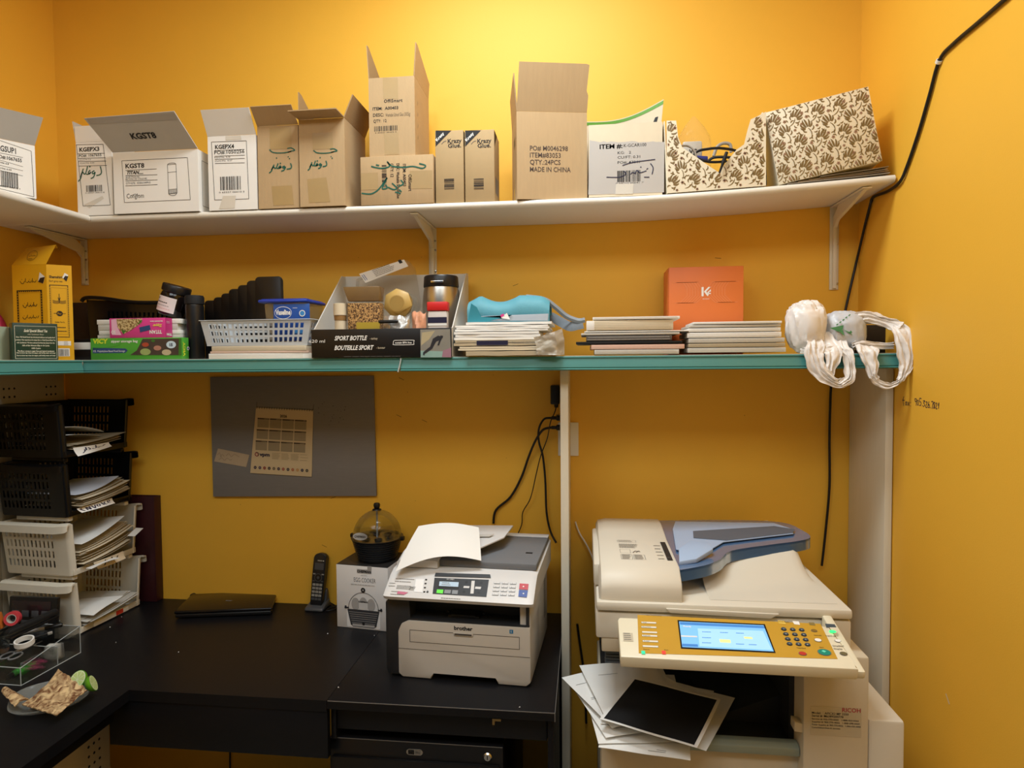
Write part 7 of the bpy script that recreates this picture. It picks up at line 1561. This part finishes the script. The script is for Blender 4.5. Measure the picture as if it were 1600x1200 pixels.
b.lines(fcl_, lw*.28, lh*.2, lw*.5, lh*.6, 5, INKGREY, seed=4).quad(fcl_, lw*.03, lh*.2, .0018, lh*.6, VB).quad(fcl_, lw*.07, lh*.2, .0018, lh*.6, VB).quad(fcl_, lw*.88, lh*.5, lw*.07, lh*.35, INK); b.build('printed_strip', pk)
# sachets and a foil packet at the tray front
FOI = mat('silver_foil', 'B4B0AA', .25, .25, 90, metal=.6)
def packet(label, u0, u1, v0, v1, y_, m, seed, name='sachet'):
    p0, p1 = in_tray(u0, v1, y_), in_tray(u1, v0, y_); w_ = p1.x-p0.x; h_ = p1.z-zi
    def fn(a, c): return (w_*a+.004*noise.noise((a*4, c*4, seed)), -.016*sin(pi*a)**.6*sin(pi*min(1, c*1.02))**.5+.006*noise.noise((a*6, c*6, seed+3)), h_*c*(1+.10*noise.noise((a*3, 0, seed)))) 
    return tag(B().grid(fn, 14, 14, m, th=.0006).build(name, fr=Fr((p0.x, p0.y, zi+.001))), label, 'packet')
packet('silver foil sachet under the gold lid in the display tray', 600, 640, 493, 512, .035, FOI, 2)
packet('orange and white printed packet beside the red capped bottle', 644, 666, 488, 512, .045, mat('orange_white_print', 'D89A78', .4, .45, 70), 5)
p = in_tray(592, 503, .012); q_ = in_tray(622, 502, .012); b = B().tube([p, p.lerp(q_, .08), p.lerp(q_, .92), q_], [.004, .0052, .0052, .004], TRK, 12); tag(b.build('black_vial'), 'small black vial lying across the front of the display tray', 'vial')

# ---------------------------------------------------------------- teal cloth bag and paper heap
y_ = -.315; g = at(706, 557, y=y_)
HP = ['lowest folded newsprint of the paper heap', 'cream folded paper near the bottom of the paper heap', 'tan folded paper with a navy band in the heap', 'thick white envelope bundle in the middle of the paper heap', 'white envelope bundle above the thick one in the heap', 'top white envelope of the paper heap, under the teal bag']
lay = [(728, 868, 555, 548, PM[3]), (716, 866, 548, 541, PAPERC), (709, 862, 541, 531, PM[3]), (709.5, 842, 532, 518, PAPER), (711, 856, 518, 508, PAPER), (728, 862, 508, 503, PAPER)]
for i, (u0, u1, vb, vt, m) in enumerate(lay):
    y_ = -.345+.006*i; p0, p1 = at(u0, vb, y=y_), at(u1, vb, y=y_); z0_ = max(ZT+.0008, p0.z) if i else ZT+.0008; t_ = at(u0, vt, y=y_).z-z0_-.0012; w_ = p1.x-p0.x
    b = B(); r_ = random.Random(i); nl = 1 if i in (0, 5) else 2 if i < 3 else 3
    for j in range(nl):
        tj = t_/nl
        def fn(a, c): return (w_*a+.004*(j % 2), .22*c+.004*noise.noise((a*3, j*2, i))*(c < .1), tj*(j+1)-.0004+min(.0004, .0015*noise.noise((a*4, c*2, i+j))))
        b.grid(fn, 16, 5, m, th=tj*.86)
    if i == 2: b.quad(Face((0, -.0045, 0), (1, 0, 0), (0, 0, 1)), w_*.24, t_*.1, w_*.32, t_*.75, INKN).text(Face((0, -.0045, 0), (1, 0, 0), (0, 0, 1)), 'TORONTO ONTARIO', w_*.6, t_*.3, t_*.35, INKGREY, w=w_*.25)
    tag(b.build('folded_paper', fr=Fr((p0.x, y_, z0_))), HP[i], 'paper', 'papers heaped in front of the teal cloth bag')
ztop_ = at(780, 503, y=-.315).z
TBAG = mat('teal_cloth', '5C9FAF', .6, .06, 40, .25, bscale=200); TBD = mat('teal_dark_cloth', '2F8596', .6, .06, 40); STRP = mat('grey_strap', '8D949C', .6, .05, 60, .2, bscale=300)
bt = thing('cloth_bag', 'folded teal blue cloth bag with grey straps lying on the paper heap', 'bag', Fr((at(733, 503, y=-.27).x, -.27, ztop_+.001)))
o_ = V((at(733, 503, y=-.27).x, -.27, ztop_+.001)); Lb = lambda u, v, y: at(u, v, y=y)-o_
topv = lambda a: 463+9*sin(pi*min(1, max(0, (a-.15)/.45)))*1.0+(8*(1-a/.12) if a < .12 else 0)-(1.5 if a > .6 else 0)+(10*((a-.85)/.15)**2 if a > .85 else 0)
def bag_s(a, c):
    u = 735+(860-735)*a; vt = topv(a); 
    # profile: front bottom -> bulge -> top -> back bottom
    t = c*pi; zb_ = 0.002; zt_ = Lb(u, vt, -.20).z; y = .015+.16*(1-cos(t))/2-.03*sin(t)*(1-c); z = zb_+(zt_-zb_)*sin(t)**.75
    return (Lb(u, vt, -.20).x*(1) , y, z+.003*noise.noise((a*5, c*4, 1)))
b = B().grid(bag_s, 26, 16, TBAG, th=.002); b.build('cloth', bt)
cA_, cB_ = Lb(748, 500, -.285), Lb(857, 489, -.285)
b = B().prism([Lb(749, 501, -.285), Lb(856, 501, -.285), Lb(857, 490, -.285), Lb(750, 494, -.285)], (0, .012, 0), mat('grey_card_edge', 'A7B1BC', .5, .04), .001); b.build('inner_board', bt)
b = B().prism([Lb(731, 503, -.29), Lb(760, 503, -.29), Lb(800, 492, -.29), Lb(790, 497, -.29), Lb(752, 495, -.29), Lb(745, 480, -.29), Lb(736, 474, -.29)], (0, .003, 0), TBD); b.build('side_fold', bt)
b = B().prism([Lb(783, 497, -.292), Lb(797, 499, -.292), Lb(792, 489, -.292), Lb(786, 493, -.292)], (0, .001, 0), PAPER).prism([Lb(783, 496, -.293), Lb(788, 493, -.293), Lb(787, 490, -.293), Lb(782, 492, -.293)], (0, .0009, 0), PKC); b.build('care_tag', bt)
def strap(path, w_, nm):
    P = spline([Lb(*p) for p in path], 6); vs = []; n = len(P)
    for i, p in enumerate(P):
        t = (P[min(i+1, n-1)]-P[max(0, i-1)]).normalized(); s_ = V((0, 1, 0)).cross(t).normalized(); vs.append([p-s_*w_*.5, p+V((0, -.004, 0)), p+s_*w_*.5, p+V((0, .004, 0))])
    B().loft(vs, STRP).build(nm, bt)
strap([(822, 464, -.20), (850, 468, -.19), (868, 480, -.18), (885, 494, -.17), (903, 501, -.17), (914, 500, -.175)], .016, 'strap')
strap([(860, 494, -.10), (876, 503, -.125), (890, 510, -.16), (902, 508, -.165), (911, 506, -.17)], .030, 'strap')
FLM = mat('crinkled_film', 'D9D2C4', .2, .06, 30, .3, trans=.35, alpha=.8)
def film(a, c):
    u = 838+44*a-10*max(0, c-.6); v = 560-46*c+14*c*(1-a); p = at(u, v, y=-.358+.11*max(0, a-.72)); p.y += .010*crease(V((a*1.6, c*1.6, 4)), 2); p.z = max(p.z+.004*crease(V((a*2, c*2, 9)), 5), ZT+.003)
    return p
o = B().grid(film, 22, 22, FLM, th=.0006).build('film_bag'); tag(o, 'crinkled clear film bag wrapped round the right end of the paper heap', 'plastic film')
# ---------------------------------------------------------------- book and folder pile
def layer(name, label, cat, u0, u1, vb, vt, Y, d, m, grp, yaw=0, edges=0, em=None, bend=0, zmin=None, bev=.0008):
    p0, p1 = at(u0, vb, y=Y), at(u1, vb, y=Y); z0_ = max(ZT+.0007, p0.z, zmin or 0); t_ = max(.0012, at((u0+u1)/2, vt, y=Y).z-z0_-.0006); w_ = p1.x-p0.x
    fr = Fr((p0.x, Y, z0_), rad(yaw)); b = B().box((0, 0, 0), (w_, d, t_), m, min(bev, t_*.3)); f_ = Face((0, 0, 0), (1, 0, 0), (0, 0, 1))
    for j in range(edges): b.quad(f_, .003+.002*(j % 2), t_*(j+.6)/(edges+.3), w_-.008-.004*(j % 3), min(.0006, t_*.12), em or PM[3])
    return tag(b.build(name, fr=fr), label, cat, grp), z0_+t_+.0006
BPG = 'books and folders piled left of the orange box'
z_ = None
PNK = mat('salmon_paper', 'DDB09A', .7, .05); GBK = mat('grey_book_cover', '6E6A66', .6, .08); DGF = mat('dark_grey_folder', '57514B', .6, .1)
for nm, lb_, ct_, u0, u1, vb, vt, m, ed, yw_ in (
    ('magazine', 'grey-white magazine at the bottom of the pile left of the orange box', 'magazine', 929, 1061, 554, 546, PM[2], 3, 0),
    ('paper_sheet', 'salmon pink paper bundle near the bottom of the book pile', 'paper', 924, 1070, 546, 538, PNK, 3, 1),
    ('folder', 'black folder in the lower half of the book pile', 'folder', 900, 1066, 538, 533, BLACKM, 0, -1),
    ('notebook', 'dark grey notebook in the middle of the book pile', 'notebook', 916, 1050, 533, 524, DGF, 2, 0),
    ('folder', 'pale folder with a curved edge under the thick cream book', 'folder', 908, 1062, 524, 519.5, PM[2], 1, 0),
    ('paper_sheet', 'thin white sheet jutting right under the thick cream book', 'paper', 913, 1076, 519.5, 516.5, PAPER, 0, 0),
    ('book', 'thick book with cream pages and a white spine, near the top of the pile', 'book', 917, 1052, 516.5, 500, PAPERC, 5, 0),
    ('paper_pad', 'loose white pad topping the pile with the thick cream book', 'paper', 926, 1062, 500, 494.5, PAPER, 2, -1)):
    o, z_ = layer(nm, lb_, ct_, u0, u1, vb, vt, -.328 if 'magazine' in nm or 'salmon' in lb_ else -.318, .17, m, BPG, yw_, ed, PAPER if m in (DGF, PNK) else None, zmin=z_)
    if nm == 'book':
        w_ = .02; me_b = B().box((-.0012, -.0006, 0.0002), (.022, .19, .027), PAPER, .001); s_ = me_b.build('spine', o)
MPG = 'booklets and magazines piled in front of the orange box'
z_ = None
for nm, lb_, u0, u1, vb, vt, m, ed, yw_ in (
    ('magazine', 'lowest dark backed magazine pile in front of the orange box', 1075, 1228, 551, 543, PM[2], 3, 0),
    ('magazine', 'second grey paged magazine from the bottom, in front of the orange box', 1076, 1227, 543, 536, PM[3], 3, 0),
    ('magazine', 'third grey paged magazine, just below the white booklets', 1076, 1226, 536, 528, PM[2], 3, 0),
    ('booklet', 'lowest thick white booklet on the magazines before the orange box', 1074, 1221, 528, 519, PAPER, 2, 0),
    ('booklet', 'middle white booklet on the magazines before the orange box', 1076, 1220, 519, 512, PAPER, 2, 0),
    ('booklet', 'second white booklet from the top before the orange box', 1077, 1220, 512, 507, PM[2], 1, 0),
    ('booklet', 'topmost white booklet in front of the orange box', 1083, 1221, 507, 502, PAPER, 1, -1)):
    o, z_ = layer(nm, lb_, 'booklet' if nm == 'booklet' else 'magazine', u0, u1, vb, vt, -.315, .16, m, MPG, yw_, ed, zmin=z_)
g = at(1050, 520, y=-.14); o = B().box((0, 0, 0), (.055, .08, at(1050, 505, y=-.16).z-ZT), BLACKM, .003).build('black_box', fr=Fr((at(1052, 520, y=-.10).x-.012, -.105, ZT+.0007))); tag(o, 'small black box between the two book piles', 'box')
# orange box
ORG = mat('orange_card', 'E0793C', .45, .03, 20); ORL = mat('orange_line', 'F2A070', .4, .03)
Y = -.135; p0, p1 = at(1045, 505, y=Y), at(1161.5, 505, y=Y); zt_ = at(1100, 417, y=Y).z-ZT; wv = p1.x-p0.x; of_ = Fr((p0.x, Y, ZT+.0006))
ob = thing('orange_box', 'bright orange gift box with a white emblem, behind the white booklets', 'box', of_)
b = B().box((0, 0, 0), (wv, .12, zt_), ORG, .0015); f_ = Face((0, 0, 0), (1, 0, 0), (0, 0, 1)); q = at(1103, 456, y=Y); ex, ez = q.x-p0.x, q.z-ZT; u_ = .0019
for i in range(1, 8):
    for s_ in (-1, 1):
        d_ = .010+.0085*i; pl = [(ex+s_*(d_+.03), ez+.03), (ex+s_*d_, ez+.03), (ex+s_*(d_-.012), ez+.012), (ex+s_*(d_-.012), ez-.012), (ex+s_*(d_+.01), ez-.034), (ex+s_*(d_+.035), ez-.034)]
        for a, c in zip(pl, pl[1:]):
            if 0.01 < a[0] < wv-.01 and .01 < c[0] < wv-.01: b.stroke(f_, [[a, c]], 0, 0, 1, 1, .0009, ORL)
for t_ in ([(-7.5, -8), (-4, -8), (-4, 8), (-7.5, 8)], [(-3.5, 0), (4, 8), (8, 8), (.5, 0)], [(-3.5, 0), (.5, 0), (5, -5), (3, -8), (1.6, -7)], [(2.2, -1.2), (8, 4), (8, -.4), (5.2, -.4), (5.2, -2.4), (8, -2.4), (8, -4.2), (4.6, -4.2)]): b.shape(f_, [(ex+x*u_*.95, ez+z*u_*.95) for x, z in t_], PAPER, .0005)
b.text(f_, 'KEY FORCE', ex, ez-.024, .003, PAPER, al='c', w=.02); b.build('box_body', ob)
B().box((-.0018, .003, .0), (-.0004, .118, zt_-.002), ORG, .0005).box((-.0006, .02, zt_-.012), (.0, .10, zt_-.002), TRK).build('side_flap', ob)

# ---------------------------------------------------------------- crumpled shopping bag over the right end, black box behind it
Y = -.195; p0, p1 = at(1336, 540, y=Y), at(1391, 540, y=Y); ft_ = at(1360, 508, y=Y).z-ZT
o = B().box((0, 0, 0), (p1.x-p0.x-.004, .10, ft_), mat('black_brown_box', '1F1714', .5, .1), .002).build('black_box', fr=Fr((p0.x, Y, ZT+.0006))); tag(o, 'dark black box showing through the loop of the white plastic bag', 'box')
PLB = mat('white_plastic_bag', 'EDE7E2', .35, .03, 18, .2, bscale=60); PLG = mat('bag_green_print', '4C8A5C', .45, .06); PLC = mat('bag_grey_blue', 'C9CCD2', .35, .05, 14, .3, bscale=60)
b = B(); YB = -.31
def wr(p, s): return .5*noise.noise(p*s)+.35*(1-2*abs(noise.noise(p*s*2.1+V((3, 1, 7)))))*.6
def blob(u, v, Y, ru, rv, ry, m, seed, amp=.30, zmin=ZT+.001, warp=None):
    c = at(u, v, y=Y); c2 = at(u+ru, v, y=Y); c3 = at(u, v-rv, y=Y); rx = c2.x-c.x; rz = c3.z-c.z; rings = []; n = 64
    for i in range(41):
        ph = pi*(i+.3)/40.6; ring = []
        for k in range(n):
            th = 2*pi*k/n; d = V((sin(ph)*cos(th), sin(ph)*sin(th), -cos(ph))); dd = Mx.Rotation(.45, 3, 'Y') @ d; s_ = 1.0+amp*(.35*crease(d, seed)+.9*crease(V((dd.x*2.1, dd.y*2.1, dd.z*.55)), seed+2))
            sx = math.copysign(abs(d.x)**.8, d.x); sz = math.copysign(abs(d.z)**.8, d.z)
            if warp: sx *= warp(d.z)
            p = V((c.x+rx*sx*s_, Y+ry*d.y*s_, c.z+rz*sz*s_)); p.z = max(p.z, zmin+.002*(1+d.x)); ring.append(p)
        rings.append(ring)
    b.loft(rings, m)
blob(1259, 511, -.285, 29, 39, .052, PLB, 3.3, .24, ZT+.001, lambda z: 1.0+.10*z); blob(1317, 518, -.265, 34, 31, .055, PLC, 8.1, .15); blob(1352, 497, -.262, 24, 9, .03, PLB, 12, .35, ZT); blob(1285, 548, -.315, 30, 10, .03, PLB, 15, .4)
def ribbon3(path, wds, m, seed, nfold=2.6, depth=.006):
    """pleated plastic handle: path of (u,v,Y), width in metres"""
    P = [at(u, v, y=y) for u, v, y in path]; n0 = len(P); P = spline(P, 7); n = len(P); K = 30; rings = []
    for i, p in enumerate(P):
        t = (P[min(i+1, n-1)]-P[max(0, i-1)]).normalized(); s_ = V((0, -1, 0)).cross(t); s_ = s_.normalized() if s_.length > .1 else V((1, 0, 0)); f = i/(n-1)*(n0-1); j = min(int(f), n0-2); w_ = wds[j]+(wds[j+1]-wds[j])*(f-j); ring = []
        for k in range(K+1):
            a = k/K-.5; ring.append(p+s_*w_*a+V((0, -1, 0))*(depth*sin(nfold*2*pi*(a+.35*noise.noise((i*.07, seed, a*2))))*(.4+.6*cos(pi*a))*(.6+.8*noise.noise((i*.1, a*3, seed+4)))+.008*crease(V((i*.10, a*2.2, seed)), seed))+s_*(.006*noise.noise((i*.2, seed*3, (1 if a > 0 else 0)*7))*abs(a)*2))
        rings.append(ring+[q+V((0, .005, 0)) for q in ring[::-1]])
    b.loft(rings, m)
ribbon3([(1268, 516, -.295), (1275, 536, -.338), (1272, 552, -.352), (1277, 575, -.356), (1292, 590, -.358), (1310, 599, -.358), (1324, 596, -.358)], [.03, .045, .05, .045, .032, .026, .022], PLB, 1)
ribbon3([(1288, 518, -.295), (1295, 540, -.333), (1302, 552, -.350), (1300, 572, -.354), (1296, 586, -.354)], [.03, .05, .045, .03, .018], PLB, 2)
ribbon3([(1306, 518, -.280), (1316, 542, -.330), (1325, 556, -.350), (1328, 575, -.356), (1326, 592, -.358), (1314, 601, -.36)], [.025, .04, .030, .026, .026, .022], PLB, 3)
ribbon3([(1318, 508, -.27), (1335, 498, -.298), (1350, 494, -.300), (1372, 500, -.305), (1392, 506, -.315), (1405, 512, -.33)], [.02, .028, .03, .028, .030, .040], PLB, 4)
ribbon3([(1400, 506, -.318), (1410, 520, -.340), (1415, 545, -.352), (1416, 568, -.355), (1412, 585, -.357), (1404, 595, -.358)], [.030, .048, .046, .036, .022, .014], PLB, 5)
ribbon3([(1332, 540, -.325), (1348, 538, -.332), (1370, 540, -.325), (1396, 540, -.315)], [.016, .022, .020, .018], PLB, 6)
ribbon3([(1344, 528, -.28), (1352, 540, -.332), (1358, 552, -.352), (1362, 570, -.356), (1364, 586, -.358), (1368, 594, -.358)], [.03, .055, .048, .036, .022, .018], PLB, 7)
ribbon3([(1362, 588, -.358), (1372, 598, -.359), (1388, 603, -.359), (1402, 598, -.358), (1412, 588, -.357)], [.016, .020, .016, .012, .012], PLB, 8, 2)
fg = Face(at(1300, 530, y=-.322), (1, 0, 0), (0, .12, 1), lift=0); m_ = .00188
def gp(pl): b.shape(fg, [((x-640)/6.4*m_, -(z-512)/6.4*m_) for x, z in pl], PLG)
for pl in ([(622, 405), (750, 378), (740, 420), (700, 440)], [(700, 430), (740, 425), (755, 485)], [(745, 420), (800, 445), (845, 395), (840, 440), (800, 462)], [(790, 450), (805, 445), (828, 478)]): gp(pl[::-1])
for i in range(5): x, z = 680+28*i, 375-22*i; gp([(x, z), (x+14, z-12), (x+26, z-10), (x+12, z+6)][::-1])
o = b.build('plastic_bag'); tag(o, 'crumpled white plastic shopping bag hanging over the right end of the teal rail', 'plastic bag')
